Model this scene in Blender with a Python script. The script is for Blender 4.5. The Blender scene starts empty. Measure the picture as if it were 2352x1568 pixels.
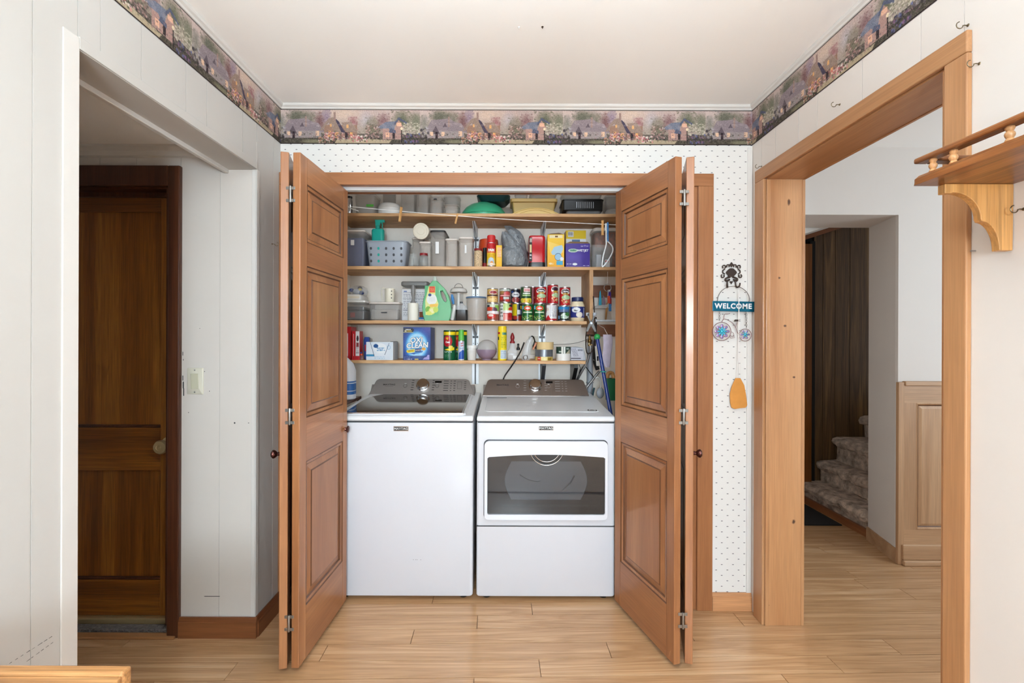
import bpy, bmesh, math, random
import numpy as np
from mathutils import Matrix, Vector, noise
from mathutils.geometry import tessellate_polygon

# ------------------------------------------------------------------ camera, world, light, exposure
SC = bpy.context.scene
COL = SC.collection
FPX, VPX, VPY, EYE, ROLL = 1045.0, 1163.0, 777.0, 1.305, 0.0035   # focal length (px of a 2352 frame), vanishing point, eye height
cam_d = bpy.data.cameras.new('camera')
cam_d.sensor_fit = 'HORIZONTAL'
cam_d.sensor_width = 36.0
cam_d.lens = 36.0 * FPX / 2352.0
cam_d.shift_x = (1176.0 - VPX) / 2352.0
cam_d.shift_y = -(784.0 - VPY) / 2352.0
cam_d.clip_start = 0.02
cam = bpy.data.objects.new('camera', cam_d)
COL.objects.link(cam)
cam.location = (0, 0, EYE)
cam.rotation_mode = 'XYZ'
cam.rotation_euler = (Matrix.Rotation(math.pi / 2, 3, 'X') @ Matrix.Rotation(ROLL, 3, 'Z')).to_euler()
SC.camera = cam

world = bpy.data.worlds.new('world')
SC.world = world
world.use_nodes = True
world.node_tree.nodes['Background'].inputs[0].default_value = (0.93, 0.97, 1.0, 1)
world.node_tree.nodes['Background'].inputs[1].default_value = 1.0

SC.view_settings.view_transform = 'Standard'
SC.view_settings.look = 'None'
SC.view_settings.gamma = 1.0
SC.view_settings.use_curve_mapping = False
SC.view_settings.exposure = 0.3
SC.cycles.use_adaptive_sampling = True
SC.cycles.adaptive_threshold = 0.09
SC.cycles.adaptive_min_samples = 20

def area_light(name, loc, rot, sx, sy, power, col=(1, 1, 1)):
    d = bpy.data.lights.new(name, 'AREA')
    d.shape = 'RECTANGLE'; d.size = sx; d.size_y = sy; d.energy = power; d.color = col
    o = bpy.data.objects.new(name, d); COL.objects.link(o)
    o.location = loc; o.rotation_euler = rot
    return o
DAY = (0.80, 0.98, 1.14)
# daylight fill in unseen openings behind the camera, one more added next door
WIN = [(-1.95, 1.0, .85), (0.1, 2.1, .06), (2.05, 1.0, .85)]          # centre x, width, sill height
WTOP = 2.12
for wcx, ww, sill in WIN:
    area_light('daylight_fill', (wcx, -2.97, (sill + WTOP) / 2), (math.pi / 2, 0, 0), ww - 0.1, WTOP - sill - .1, 25 if ww > 1.5 else 4, DAY)
area_light('daylight_fill', (4.02, 1.0, 1.5), (math.pi / 2, 0, math.pi / 2), 1.3, 1.2, 34, DAY)  # fill light for the next room, from an added unseen window

# ------------------------------------------------------------------ helpers
def lin(c):
    out = []
    for v in c[:3]:
        v = v / 255.0
        out.append(v / 12.92 if v <= 0.04045 else ((v + 0.055) / 1.055) ** 2.4)
    return (out[0], out[1], out[2], 1.0)

def wp(x, y, Y):                      # photo pixel + distance -> world X, Z
    dx, dy = x - VPX, y - VPY
    dx, dy = dx + ROLL * dy, dy - ROLL * dx
    return dx * Y / FPX, EYE - dy * Y / FPX
def wx(x, Y, y=VPY): return wp(x, y, Y)[0]
def wz(y, Y, x=VPX): return wp(x, y, Y)[1]

MATS = {}
FULL = {'wall_white_dimmed', 'hall_white_lifted', 'wall_white_right', 'ceiling_paint', 'trim_white', 'closet_plaster', 'plain_wall', 'groove_dark', 'enamel', 'enamel_top', 'lamp_glass', 'chrome', 'steel', 'zinc', 'white_metal', 'carpet', 'rope_white', 'drum_grey', 'dark_liner', 'ivory_plastic', 'rocker'}
def newmat(name):
    m = bpy.data.materials.new(name); m.use_nodes = True
    nt = m.node_tree
    return m, nt, nt.nodes['Principled BSDF'], nt.nodes, nt.links

def pbr(name, col, rough=0.5, metal=0.0, alpha=1.0, coat=0.0, spec=0.5, bump=None, mottle=0.0, mscale=6.0, trans=0.0):
    m, nt, b, N, L = newmat(name)
    c = lin(col)
    if name not in FULL: c = tuple(v * .82 for v in c[:3]) + (1.0,)
    b.inputs['Base Color'].default_value = c
    b.inputs['Roughness'].default_value = rough
    b.inputs['Metallic'].default_value = metal
    b.inputs['Alpha'].default_value = alpha
    b.inputs['Coat Weight'].default_value = coat
    b.inputs['Coat Roughness'].default_value = 0.08
    b.inputs['Specular IOR Level'].default_value = spec
    b.inputs['Transmission Weight'].default_value = trans
    if mottle or bump:
        tc = N.new('ShaderNodeTexCoord')
        nz = N.new('ShaderNodeTexNoise'); nz.inputs['Scale'].default_value = mscale; nz.inputs['Detail'].default_value = 4
        L.new(tc.outputs['Object'], nz.inputs['Vector'])
    if mottle:
        r = N.new('ShaderNodeValToRGB')
        r.color_ramp.elements[0].position = 0.3; r.color_ramp.elements[1].position = 0.7
        r.color_ramp.elements[0].color = tuple(v * (1 - mottle) for v in c[:3]) + (1,)
        r.color_ramp.elements[1].color = tuple(min(1, v * (1 + mottle)) for v in c[:3]) + (1,)
        L.new(nz.outputs['Fac'], r.inputs['Fac']); L.new(r.outputs['Color'], b.inputs['Base Color'])
    if bump:
        n2 = N.new('ShaderNodeTexNoise'); n2.inputs['Scale'].default_value = bump[0]; n2.inputs['Detail'].default_value = 3
        L.new(tc.outputs['Object'], n2.inputs['Vector'])
        bp = N.new('ShaderNodeBump'); bp.inputs['Strength'].default_value = bump[1]; bp.inputs['Distance'].default_value = bump[2]
        L.new(n2.outputs['Fac'], bp.inputs['Height']); L.new(bp.outputs['Normal'], b.inputs['Normal'])
    MATS[name] = m
    return m

def wood(name, cl, cm, cd, axis='z', rough=0.4, cross=9.0, along=0.55, coat=0.0, fine=0.25, distort=1.2, knots=0.0, vary=0.12, rings=0.0):
    """Long-grain timber: stretched noise along `axis`, a fine pore layer, a random shift and tone for each board."""
    m, nt, b, N, L = newmat(name)
    b.inputs['Roughness'].default_value = rough
    b.inputs['Coat Weight'].default_value = coat
    b.inputs['Coat Roughness'].default_value = 0.12
    tc = N.new('ShaderNodeTexCoord'); oi = N.new('ShaderNodeObjectInfo')
    mul = N.new('ShaderNodeVectorMath'); mul.operation = 'SCALE'; mul.inputs[0].default_value = (13.1, 7.7, 21.3)
    L.new(oi.outputs['Random'], mul.inputs['Scale'])
    add = N.new('ShaderNodeVectorMath'); add.operation = 'ADD'
    L.new(tc.outputs['Object'], add.inputs[0]); L.new(mul.outputs[0], add.inputs[1])
    def mapped(a, c):
        mp = N.new('ShaderNodeMapping')
        mp.inputs['Scale'].default_value = tuple(a if ax == axis else c for ax in 'xyz')
        L.new(add.outputs[0], mp.inputs['Vector']); return mp
    g = N.new('ShaderNodeTexNoise'); g.inputs['Scale'].default_value = 1.0; g.inputs['Detail'].default_value = 5
    g.inputs['Distortion'].default_value = distort
    L.new(mapped(along, cross).outputs[0], g.inputs['Vector'])
    src = g.outputs['Fac']
    if rings:
        mm = N.new('ShaderNodeMath'); mm.operation = 'MULTIPLY'; mm.inputs[1].default_value = rings
        L.new(src, mm.inputs[0])
        sn = N.new('ShaderNodeMath'); sn.operation = 'PINGPONG'; sn.inputs[1].default_value = 1.0
        L.new(mm.outputs[0], sn.inputs[0])
        mx = N.new('ShaderNodeMath'); mx.operation = 'MULTIPLY_ADD'; mx.inputs[1].default_value = 0.45; 
        md = N.new('ShaderNodeMath'); md.operation = 'MULTIPLY'; md.inputs[1].default_value = 0.6
        L.new(src, md.inputs[0]); L.new(sn.outputs[0], mx.inputs[0]); L.new(md.outputs[0], mx.inputs[2])
        src = mx.outputs[0]
    ramp = N.new('ShaderNodeValToRGB')
    e = ramp.color_ramp.elements
    e[0].position = 0.25; e[0].color = lin(cd); e[1].position = 0.75; e[1].color = lin(cl)
    k = e.new(0.5); k.color = lin(cm)
    L.new(src, ramp.inputs['Fac'])
    f = N.new('ShaderNodeTexNoise'); f.inputs['Scale'].default_value = 1.0; f.inputs['Detail'].default_value = 2
    L.new(mapped(6.0, 190.0).outputs[0], f.inputs['Vector'])
    fr = N.new('ShaderNodeMapRange'); fr.inputs[1].default_value = 0.35; fr.inputs[2].default_value = 0.65
    fr.inputs[3].default_value = 1 - fine; fr.inputs[4].default_value = 1 + fine * 0.35
    L.new(f.outputs['Fac'], fr.inputs['Value'])
    vr = N.new('ShaderNodeMapRange'); vr.inputs[3].default_value = 1 - vary; vr.inputs[4].default_value = 1 + vary
    L.new(oi.outputs['Random'], vr.inputs['Value'])
    m1 = N.new('ShaderNodeMath'); m1.operation = 'MULTIPLY'
    L.new(fr.outputs[0], m1.inputs[0]); L.new(vr.outputs[0], m1.inputs[1])
    sc = N.new('ShaderNodeVectorMath'); sc.operation = 'SCALE'
    L.new(ramp.outputs['Color'], sc.inputs[0]); L.new(m1.outputs[0], sc.inputs['Scale'])
    out = sc.outputs[0]
    if knots:
        vo = N.new('ShaderNodeTexVoronoi'); vo.inputs['Scale'].default_value = 1.0
        L.new(mapped(knots * 0.55, knots).outputs[0], vo.inputs['Vector'])
        kr = N.new('ShaderNodeValToRGB')
        ke = kr.color_ramp.elements
        ke[0].position = 0.025; ke[0].color = (1, 1, 1, 1); ke[1].position = 0.075; ke[1].color = (0, 0, 0, 1)
        L.new(vo.outputs['Distance'], kr.inputs['Fac'])
        mxk = N.new('ShaderNodeMix'); mxk.data_type = 'RGBA'
        L.new(kr.outputs['Color'], mxk.inputs['Factor'])
        L.new(out, mxk.inputs[6]); mxk.inputs[7].default_value = lin((62, 40, 26))
        out = mxk.outputs[2]
    L.new(out, b.inputs['Base Color'])
    MATS[name] = m
    return m

def print_mat(name, rough=0.4, coat=0.0):
    m, nt, b, N, L = newmat(name)
    a = N.new('ShaderNodeAttribute'); a.attribute_name = 'print'
    L.new(a.outputs['Color'], b.inputs['Base Color'])
    b.inputs['Roughness'].default_value = rough
    b.inputs['Specular IOR Level'].default_value = .3
    b.inputs['Coat Weight'].default_value = coat
    MATS[name] = m
    return m

class MB:
    def __init__(s): s.v = []; s.f = []
    def add(s, vs, fs):
        o = len(s.v); s.v += [tuple(p) for p in vs]; s.f += [tuple(i + o for i in q) for q in fs]; return s
    def box(s, x0, x1, y0, y1, z0, z1):
        vs = [(x, y, z) for z in (z0, z1) for y in (y0, y1) for x in (x0, x1)]
        return s.add(vs, [(0, 2, 3, 1), (4, 5, 7, 6), (0, 1, 5, 4), (2, 6, 7, 3), (0, 4, 6, 2), (1, 3, 7, 5)])
    def rings(s, rs, cap0=True, cap1=True, close=True):
        n = len(rs[0]); vs = [p for r in rs for p in r]; fs = []
        for i in range(len(rs) - 1):
            for j in range(n if close else n - 1):
                k = (j + 1) % n
                fs.append((i * n + j, i * n + k, (i + 1) * n + k, (i + 1) * n + j))
        if cap0: fs.append(tuple(range(n - 1, -1, -1)))
        if cap1: fs.append(tuple(range((len(rs) - 1) * n, len(rs) * n)))
        return s.add(vs, fs)
    def loft(s, secs, n=4, cap0=True, cap1=True, cx=0, cy=0):
        """stacked rounded rectangles: (z, half x, half y, corner radius[, shift x, shift y])"""
        rs = []
        for q in secs:
            z, hx, hy, r = q[:4]; ox, oy = (q[4], q[5]) if len(q) > 4 else (0, 0)
            r = min(r, hx, hy); ring = []
            for ci, (sx, sy) in enumerate(((1, 1), (-1, 1), (-1, -1), (1, -1))):
                for k in range(n + 1):
                    a = math.pi / 2 * (ci + k / n)
                    ring.append((cx + ox + sx * (hx - r) + r * math.cos(a), cy + oy + sy * (hy - r) + r * math.sin(a), z))
            rs.append(ring)
        return s.rings(rs, cap0, cap1)
    def lathe(s, prof, seg=24, c=(0, 0, 0), cap0=True, cap1=True):
        rs = [[(c[0] + r * math.cos(2 * math.pi * j / seg), c[1] + r * math.sin(2 * math.pi * j / seg), c[2] + z) for j in range(seg)] for r, z in prof]
        return s.rings(rs, cap0, cap1)
    def tube(s, pts, r, seg=8, closed=False, flat=1.0):
        P = [Vector(p) for p in pts]
        if not closed and 4 <= len(P) <= 16 and seg > 4:            # smooth bends
            R0 = list(r) if isinstance(r, (list, tuple)) else [r] * len(P); Q = []; R1 = []
            for i in range(len(P) - 1):
                a, b, c, d = P[max(i - 1, 0)], P[i], P[i + 1], P[min(i + 2, len(P) - 1)]
                for k in range(4):
                    t = k / 4; Q.append(.5 * (2 * b + (c - a) * t + (2 * a - 5 * b + 4 * c - d) * t * t + (3 * b - a - 3 * c + d) * t ** 3)); R1.append(R0[i] + (R0[i + 1] - R0[i]) * t)
            Q.append(P[-1]); R1.append(R0[-1]); P = Q; r = R1
        n = len(P); rs = []; up = None
        for i in range(n):
            if closed: t = P[(i + 1) % n] - P[i - 1]
            else: t = P[min(i + 1, n - 1)] - P[max(i - 1, 0)]
            t.normalize()
            if up is None:
                up = Vector((0, 0, 1)) if abs(t.z) < 0.9 else Vector((1, 0, 0))
            a = t.cross(up)
            if a.length < 1e-6: a = t.cross(Vector((0.3, 1, 0.2)))
            a.normalize(); b = a.cross(t).normalized(); up = b
            rr = r[i] if isinstance(r, (list, tuple)) else r
            rs.append([tuple(P[i] + a * rr * math.cos(2 * math.pi * j / seg) + b * rr * flat * math.sin(2 * math.pi * j / seg)) for j in range(seg)])
        if closed:
            rs.append(rs[0]); return s.rings(rs, False, False)
        return s.rings(rs)
    def prism(s, poly, a, b, axis='y'):
        """polygon in the plane across `axis`, pushed from a to b"""
        def P(p, t): return {'x': (t, p[0], p[1]), 'y': (p[0], t, p[1]), 'z': (p[0], p[1], t)}[axis]
        return s.rings([[P(p, a) for p in poly], [P(p, b) for p in poly]])
    def plate(s, outer, holes, y0, y1):
        loops = [list(outer)] + [list(h) for h in holes]
        flat = [p for l in loops for p in l]; n = len(flat)
        tris = tessellate_polygon([[Vector((p[0], p[1], 0)) for p in l] for l in loops])
        vs = [(p[0], y0, p[1]) for p in flat] + [(p[0], y1, p[1]) for p in flat]
        fs = [tuple(t) for t in tris] + [tuple(i + n for i in reversed(t)) for t in tris]
        o = 0
        for l in loops:
            m = len(l)
            for i in range(m):
                j = (i + 1) % m; fs.append((o + i, o + j, o + j + n, o + i + n))
            o += m
        return s.add(vs, fs)
    def ball(s, c, rx, ry=None, rz=None, seg=20, rg=10):
        ry = rx if ry is None else ry; rz = rx if rz is None else rz
        rs = []
        for i in range(rg + 1):
            t = math.pi * min(max(i / rg, 0.004), 0.996)
            rs.append([(c[0] + rx * math.sin(t) * math.cos(2 * math.pi * j / seg), c[1] + ry * math.sin(t) * math.sin(2 * math.pi * j / seg), c[2] - rz * math.cos(t)) for j in range(seg)])
        return s.rings(rs)
    def torus(s, c, R, r, axis='y', seg=24, k=8, a0=0, a1=None):
        cl = a1 is None; a1 = 2 * math.pi if cl else a1
        m = seg if cl else seg + 1; pts = []
        for i in range(m):
            a = a0 + (a1 - a0) * i / seg; u, w = R * math.cos(a), R * math.sin(a)
            pts.append({'y': (c[0] + u, c[1], c[2] + w), 'x': (c[0], c[1] + u, c[2] + w), 'z': (c[0] + u, c[1] + w, c[2])}[axis])
        return s.tube(pts, r, k, cl)
    def xf(s, M):
        s.v = [tuple(M @ Vector(p)) for p in s.v]; return s
    def build(s, name, mat, parent=None, smooth=False, bevel=0, loc=None, rot=None, seg=2):
        me = bpy.data.meshes.new(name)
        me.from_pydata(s.v, [], s.f)
        bm = bmesh.new(); bm.from_mesh(me)
        bmesh.ops.recalc_face_normals(bm, faces=bm.faces)
        if smooth:
            for f in bm.faces: f.smooth = True
            for e in bm.edges:
                if len(e.link_faces) == 2 and e.calc_face_angle(0) > 0.62: e.smooth = False
        bm.to_mesh(me); bm.free()
        me.materials.append(MATS[mat] if isinstance(mat, str) else mat)
        o = bpy.data.objects.new(name, me); COL.objects.link(o)
        if parent: o.parent = parent
        if loc: o.location = loc
        if rot: o.rotation_euler = rot
        if bevel:
            md = o.modifiers.new('bevel', 'BEVEL'); md.width = bevel; md.segments = seg; md.limit_method = 'ANGLE'; md.angle_limit = 0.6
            md.harden_normals = False
        return o

def tag(o, label=None, cat=None, group=None, kind=None):
    if label: o['label'] = label
    if cat: o['category'] = cat
    if group: o['group'] = group
    if kind: o['kind'] = kind
    return o
def thing(name, label, cat, loc=(0, 0, 0), rz=0, group=None, kind=None):
    o = bpy.data.objects.new(name, None); COL.objects.link(o)
    o.empty_display_size = 0.05
    o.location = loc; o.rotation_euler = (0, 0, rz)
    return tag(o, label, cat, group, kind)
def empty(name, parent, loc=(0, 0, 0), rot=(0, 0, 0)):
    o = bpy.data.objects.new(name, None); COL.objects.link(o); o.parent = parent
    o.location = loc; o.rotation_euler = rot; o.empty_display_size = 0.02
    return o
def struct(o, label, cat): return tag(o, label, cat, None, 'structure')
def B(*a): return MB().box(*a)

def text(body, size, mat, parent, loc, name='lettering', bold=0.0, align='CENTER', shear=0.0, sx=1.0, rot=0.0, depth=0.0003, cyl=None, space=1.0):
    """writing as thin raised mesh facing -Y; cyl = radius to wrap it round an upright cylinder centred on the parent"""
    cu = bpy.data.curves.new(name, 'FONT'); cu.body = body; cu.size = size; cu.align_x = align; cu.align_y = 'CENTER'
    cu.offset = bold; cu.shear = shear; cu.resolution_u = 3; cu.space_character = space
    t = bpy.data.objects.new(name, cu); COL.objects.link(t)
    bpy.context.view_layer.update()
    me = bpy.data.meshes.new_from_object(t.evaluated_get(bpy.context.evaluated_depsgraph_get()))
    bpy.data.objects.remove(t); bpy.data.curves.remove(cu)
    ca, sa = math.cos(rot), math.sin(rot)
    for v in me.vertices:
        x, y = v.co.x * sx, v.co.y
        x, y = x * ca - y * sa, x * sa + y * ca
        if cyl:
            a = x / cyl
            v.co = (loc[0] + cyl * math.sin(a), loc[1] - cyl * math.cos(a), loc[2] + y)
        else:
            v.co = (x, 0, y)
    me.materials.clear(); me.materials.append(MATS[mat])
    o = bpy.data.objects.new(name, me); COL.objects.link(o); o.parent = parent
    if not cyl: o.location = loc
    return o

class Cv:
    """a small colour canvas for printed paper; coordinates 0..1, y down"""
    def __init__(s, w, h, c): s.w, s.h = w, h; s.a = np.empty((h, w, 3)); s.a[:] = c; s.Y, s.X = np.mgrid[0:h, 0:w]; s.X = (s.X + .5) / w; s.Y = (s.Y + .5) / h
    def put(s, m, c, op=1.0):
        m = np.clip(m, 0, 1)[..., None] * op; s.a = s.a * (1 - m) + np.array(c, float) * m; return s
    def rect(s, x0, y0, x1, y1, c, op=1.0): return s.put(((s.X >= x0) & (s.X < x1) & (s.Y >= y0) & (s.Y < y1)).astype(float), c, op)
    def ell(s, cx, cy, rx, ry, c, soft=0.0, op=1.0):
        d = np.sqrt(((s.X - cx) / rx) ** 2 + ((s.Y - cy) / ry) ** 2)
        return s.put((d < 1).astype(float) if not soft else np.clip((1 - d) / soft, 0, 1), c, op)
    def poly(s, pts, c, op=1.0):
        m = np.zeros((s.h, s.w), bool); n = len(pts)
        for i in range(n):
            (x0, y0), (x1, y1) = pts[i], pts[(i + 1) % n]
            if y0 == y1: continue
            m ^= ((s.Y >= min(y0, y1)) & (s.Y < max(y0, y1)) & (s.X < x0 + (s.Y - y0) * (x1 - x0) / (y1 - y0)))
        return s.put(m.astype(float), c, op)
    def vgrad(s, c0, c1, y0=0, y1=1):
        t = np.clip((s.Y - y0) / (y1 - y0), 0, 1)[..., None]; s.a = np.array(c0, float) * (1 - t) + np.array(c1, float) * t; return s
    def speck(s, amp, seed=0, cell=1, x0=0, y0=0, x1=1, y1=1):
        r = np.random.RandomState(seed); n = r.uniform(-amp, amp, (s.h // cell + 1, s.w // cell + 1, 1))
        n = np.repeat(np.repeat(n, cell, 0), cell, 1)[:s.h, :s.w]
        m = ((s.X >= x0) & (s.X < x1) & (s.Y >= y0) & (s.Y < y1))[..., None]
        s.a = s.a + n * m; return s
    def dots(s, n, x0, y0, x1, y1, r, cols, seed=0, asp=1.0, op=1.0):
        R = random.Random(seed)
        for i in range(n): s.ell(R.uniform(x0, x1), R.uniform(y0, y1), r * R.uniform(.6, 1.4), r * asp * R.uniform(.6, 1.4), R.choice(cols), 0.5, op)
        return s
    def lines(s, n, x0, y0, x1, y1, c, seed=0, fill=0.5):
        """rows of small print"""
        R = random.Random(seed); p = (y1 - y0) / n
        for i in range(n):
            yy = y0 + i * p; xx = x0
            while xx < x1:
                w = R.uniform(.02, .07) * 1.5; s.rect(xx, yy, min(x1, xx + w), yy + p * fill, c, R.uniform(.5, .9)); xx += w + R.uniform(.01, .03)
        return s
    def star(s, cx, cy, r, c, asp=1.0):
        return s.poly([(cx + (r if k % 2 == 0 else r * .42) * math.sin(math.pi * k / 5), cy - asp * (r if k % 2 == 0 else r * .42) * math.cos(math.pi * k / 5)) for k in range(10)], c)
    def linear(s):
        c = np.clip(s.a, 0, 255) / 255.0
        return np.where(c <= .04045, c / 12.92, ((c + .055) / 1.055) ** 2.4) * .78

def print_mesh(name, P, cols, mat, parent):
    h, w = P.shape[:2]
    me = bpy.data.meshes.new(name)
    idx = np.arange(h * w).reshape(h, w)
    q = np.stack([idx[:-1, :-1], idx[1:, :-1], idx[1:, 1:], idx[:-1, 1:]], -1).reshape(-1, 4)
    me.vertices.add(h * w); me.vertices.foreach_set('co', P.reshape(-1).astype(np.float32))
    me.loops.add(q.size); me.loops.foreach_set('vertex_index', q.reshape(-1).astype(np.int32))
    me.polygons.add(len(q)); me.polygons.foreach_set('loop_start', (np.arange(len(q)) * 4).astype(np.int32))
    me.polygons.foreach_set('use_smooth', np.ones(len(q), bool))
    me.update(calc_edges=True)
    at = me.attributes.new('print', 'FLOAT_COLOR', 'POINT')
    at.data.foreach_set('color', np.concatenate([cols.reshape(-1, 3), np.ones((h * w, 1))], 1).astype(np.float32).reshape(-1))
    me.materials.append(MATS[mat])
    o = bpy.data.objects.new(name, me); COL.objects.link(o); o.parent = parent
    return o
def print_flat(name, cv, x0, x1, z0, z1, y, parent, mat='print'):
    X = np.linspace(x0, x1, cv.w); Z = np.linspace(z1, z0, cv.h)
    P = np.zeros((cv.h, cv.w, 3)); P[..., 0] = X[None]; P[..., 1] = y; P[..., 2] = Z[:, None]
    return print_mesh(name, P, cv.linear(), mat, parent)
def print_cyl(name, cv, r, z0, z1, parent, arc=2 * math.pi, mat='print', turn=0.0):
    A = np.linspace(-arc / 2, arc / 2, cv.w) + turn; Z = np.linspace(z1, z0, cv.h)
    P = np.zeros((cv.h, cv.w, 3)); P[..., 0] = r * np.sin(A)[None]; P[..., 1] = -r * np.cos(A)[None]; P[..., 2] = Z[:, None]
    return print_mesh(name, P, cv.linear(), mat, parent)

# ------------------------------------------------------------------ materials
pbr('hall_white_lifted', (212, 204, 196), 0.75, mottle=.015, mscale=3)  # same paint as the left wall, lightened where the hall gets less light
pbr('wall_white_dimmed', (193, 188, 182), 0.75, mottle=.015, mscale=3)  # same paint as the hall, darkened to offset strong light on the left wall
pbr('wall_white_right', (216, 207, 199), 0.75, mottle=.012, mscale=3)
pbr('ceiling_paint', (250, 247, 243), 0.85)
pbr('trim_white', (214, 209, 203), 0.5)
pbr('closet_plaster', (250, 241, 230), 0.85, mottle=.04, mscale=9)
pbr('plain_wall', (236, 234, 230), 0.8)
wood('door_wood', (176, 122, 80), (159, 104, 64), (138, 86, 51), 'z', 0.36, 7, .5, coat=.15, fine=.12, vary=.05)
wood('door_wood_h', (176, 122, 80), (159, 104, 64), (138, 86, 51), 'x', 0.36, 7, .5, coat=.15, fine=.12, vary=.05)
wood('door_glaze', (112, 72, 44), (96, 58, 33), (76, 44, 24), 'z', 0.4, 7, .5, fine=.12, vary=.05)
wood('pine_z', (190, 141, 98), (178, 127, 84), (158, 105, 64), 'z', 0.45, 7, .45, coat=.1, fine=.1, vary=.05)
wood('pine_y', (186, 137, 94), (170, 119, 76), (146, 96, 57), 'y', 0.45, 7, .45, coat=.1, fine=.1, knots=3.1, vary=.05)
wood('pine_x', (186, 137, 94), (170, 119, 76), (146, 96, 57), 'x', 0.45, 7, .45, coat=.1, fine=.1, knots=3.1, vary=.05)
wood('wainscot_z', (196, 158, 121), (182, 142, 105), (163, 122, 86), 'z', 0.5, 7, .45, fine=.12, knots=2.6, vary=.04)
wood('wainscot_x', (196, 158, 121), (182, 142, 105), (163, 122, 86), 'x', 0.5, 7, .45, fine=.12, vary=.04)
wood('floor_oak', (205, 165, 126), (197, 154, 113), (174, 130, 90), 'x', 0.27, 11, .62, coat=.25, fine=.12, distort=2.0, vary=.035, rings=4.0)
wood('brown_base', (150, 94, 56), (132, 78, 44), (108, 60, 33), 'x', 0.4, 8, .5, fine=.15)
wood('brown_base_y', (150, 94, 56), (132, 78, 44), (108, 60, 33), 'y', 0.4, 8, .5, fine=.15)
wood('closet_base', (206, 150, 104), (190, 134, 90), (168, 112, 70), 'x', 0.4, 8, .5, fine=.15)
wood('dark_door', (166, 106, 40), (132, 77, 23), (92, 50, 14), 'z', 0.33, 10, .35, coat=.2, fine=.3, vary=.05)
wood('dark_door_h', (166, 106, 40), (132, 77, 23), (92, 50, 14), 'x', 0.33, 10, .35, coat=.2, fine=.3, vary=.05)
wood('dark_frame', (96, 54, 32), (74, 39, 22), (54, 27, 14), 'z', 0.3, 10, .35, coat=.2, fine=.25, vary=.03)
wood('stair_panel', (126, 94, 54), (102, 74, 40), (74, 50, 26), 'z', 0.55, 9, .4, fine=.3, distort=2.5, vary=.08, rings=4)
wood('shelf_board', (212, 170, 124), (199, 154, 108), (176, 130, 88), 'x', 0.6, 16, 4.0, fine=.2, vary=.05)
wood('shelf_divider', (204, 162, 116), (186, 142, 98), (160, 116, 76), 'z', 0.6, 30, 9.0, fine=.2, vary=.05)
wood('oak_shelf', (166, 108, 58), (140, 84, 41), (98, 56, 25), 'y', 0.35, 12, .7, coat=.25, fine=.3, rings=4)
wood('oak_shelf_x', (166, 108, 58), (140, 84, 41), (98, 56, 25), 'x', 0.35, 12, .7, coat=.25, fine=.3, rings=4)
wood('oak_bracket', (222, 168, 104), (206, 148, 84), (178, 118, 60), 'z', 0.4, 10, .7, coat=.15, fine=.25)
wood('spindle', (208, 160, 112), (192, 140, 92), (166, 114, 70), 'z', 0.4, 20, 2, fine=.2)
wood('butcher', (196, 146, 94), (172, 122, 74), (132, 86, 48), 'x', 0.45, 30, 2.2, fine=.3, distort=1.0)
wood('peg_wood', (226, 176, 112), (212, 158, 94), (186, 130, 72), 'z', 0.6, 60, 6, fine=.2)
pbr('enamel', (211, 213, 220), 0.28, coat=.4)
pbr('enamel_top', (222, 223, 226), 0.3, coat=.3)
pbr('seam', (60, 62, 66), 0.6)
pbr('console_grey', (176, 170, 166), 0.36, metal=.6, bump=(400, .04, .0005))
pbr('console_brown_reflect', (138, 122, 112), 0.38, metal=.6, bump=(400, .04, .0005))  # same metal as the washer's console, its brown reflection put into the colour
pbr('console_ink', (42, 39, 39), 0.5)
pbr('console_pale_ink', (168, 160, 154), 0.5)
pbr('display', (18, 17, 18), 0.2)
pbr('chrome', (220, 220, 222), 0.16, metal=1)
pbr('steel', (190, 192, 196), 0.3, metal=1)
pbr('braid', (170, 168, 166), 0.38, metal=.9, bump=(900, .6, .001))
pbr('zinc', (226, 229, 233), 0.35, metal=.15, mottle=.1, mscale=40)
pbr('white_metal', (228, 230, 232), 0.4, metal=.2)
pbr('brass', (226, 204, 156), 0.28, metal=.75)
pbr('hinge_steel', (168, 164, 158), .35, metal=.9)
pbr('old_brass', (150, 112, 62), 0.35, metal=1)
pbr('lid_glass', (22, 19, 18), 0.04, coat=1.0, spec=.8)
pbr('dark_liner', (112, 107, 105), 0.45)
pbr('drum_grey', (186, 189, 193), 0.4, metal=.2)
pbr('black_plastic', (26, 25, 25), 0.35)
pbr('dark_grey_plastic', (70, 70, 74), 0.4)
pbr('grey_plastic', (128, 126, 124), 0.4)
pbr('light_grey_plastic', (176, 180, 188), 0.4)
pbr('white_plastic', (236, 233, 228), 0.4)
pbr('cream_plastic', (232, 222, 202), 0.45)
pbr('ivory_plastic', (214, 208, 190), 0.4)
pbr('milky', (222, 212, 202), 0.3, alpha=.34)
pbr('milky_dim', (200, 192, 184), 0.3, alpha=.26)
pbr('clear', (215, 214, 212), 0.12, alpha=.13)
pbr('clear_blue', (120, 135, 175), 0.15, alpha=.25)
pbr('clear_glass', (225, 230, 228), 0.05, alpha=.12)
pbr('basket_grey', (180, 188, 200), 0.35, alpha=.82)
pbr('lid_pale', (226, 214, 204), 0.45)
pbr('dark_blue_cloth', (40, 56, 112), 0.8)
pbr('teal', (32, 172, 156), 0.35)
pbr('bowl_green', (62, 172, 128), 0.28)
pbr('dark_teal', (12, 62, 70), 0.4)
pbr('tub_yellow', (232, 196, 118), 0.4)
pbr('red_gloss', (196, 18, 30), 0.25, coat=.4)
pbr('red_dark', (140, 22, 28), 0.4)
pbr('red_print', (206, 36, 34), 0.45)
pbr('orange_red', (216, 76, 34), 0.4)
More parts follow.
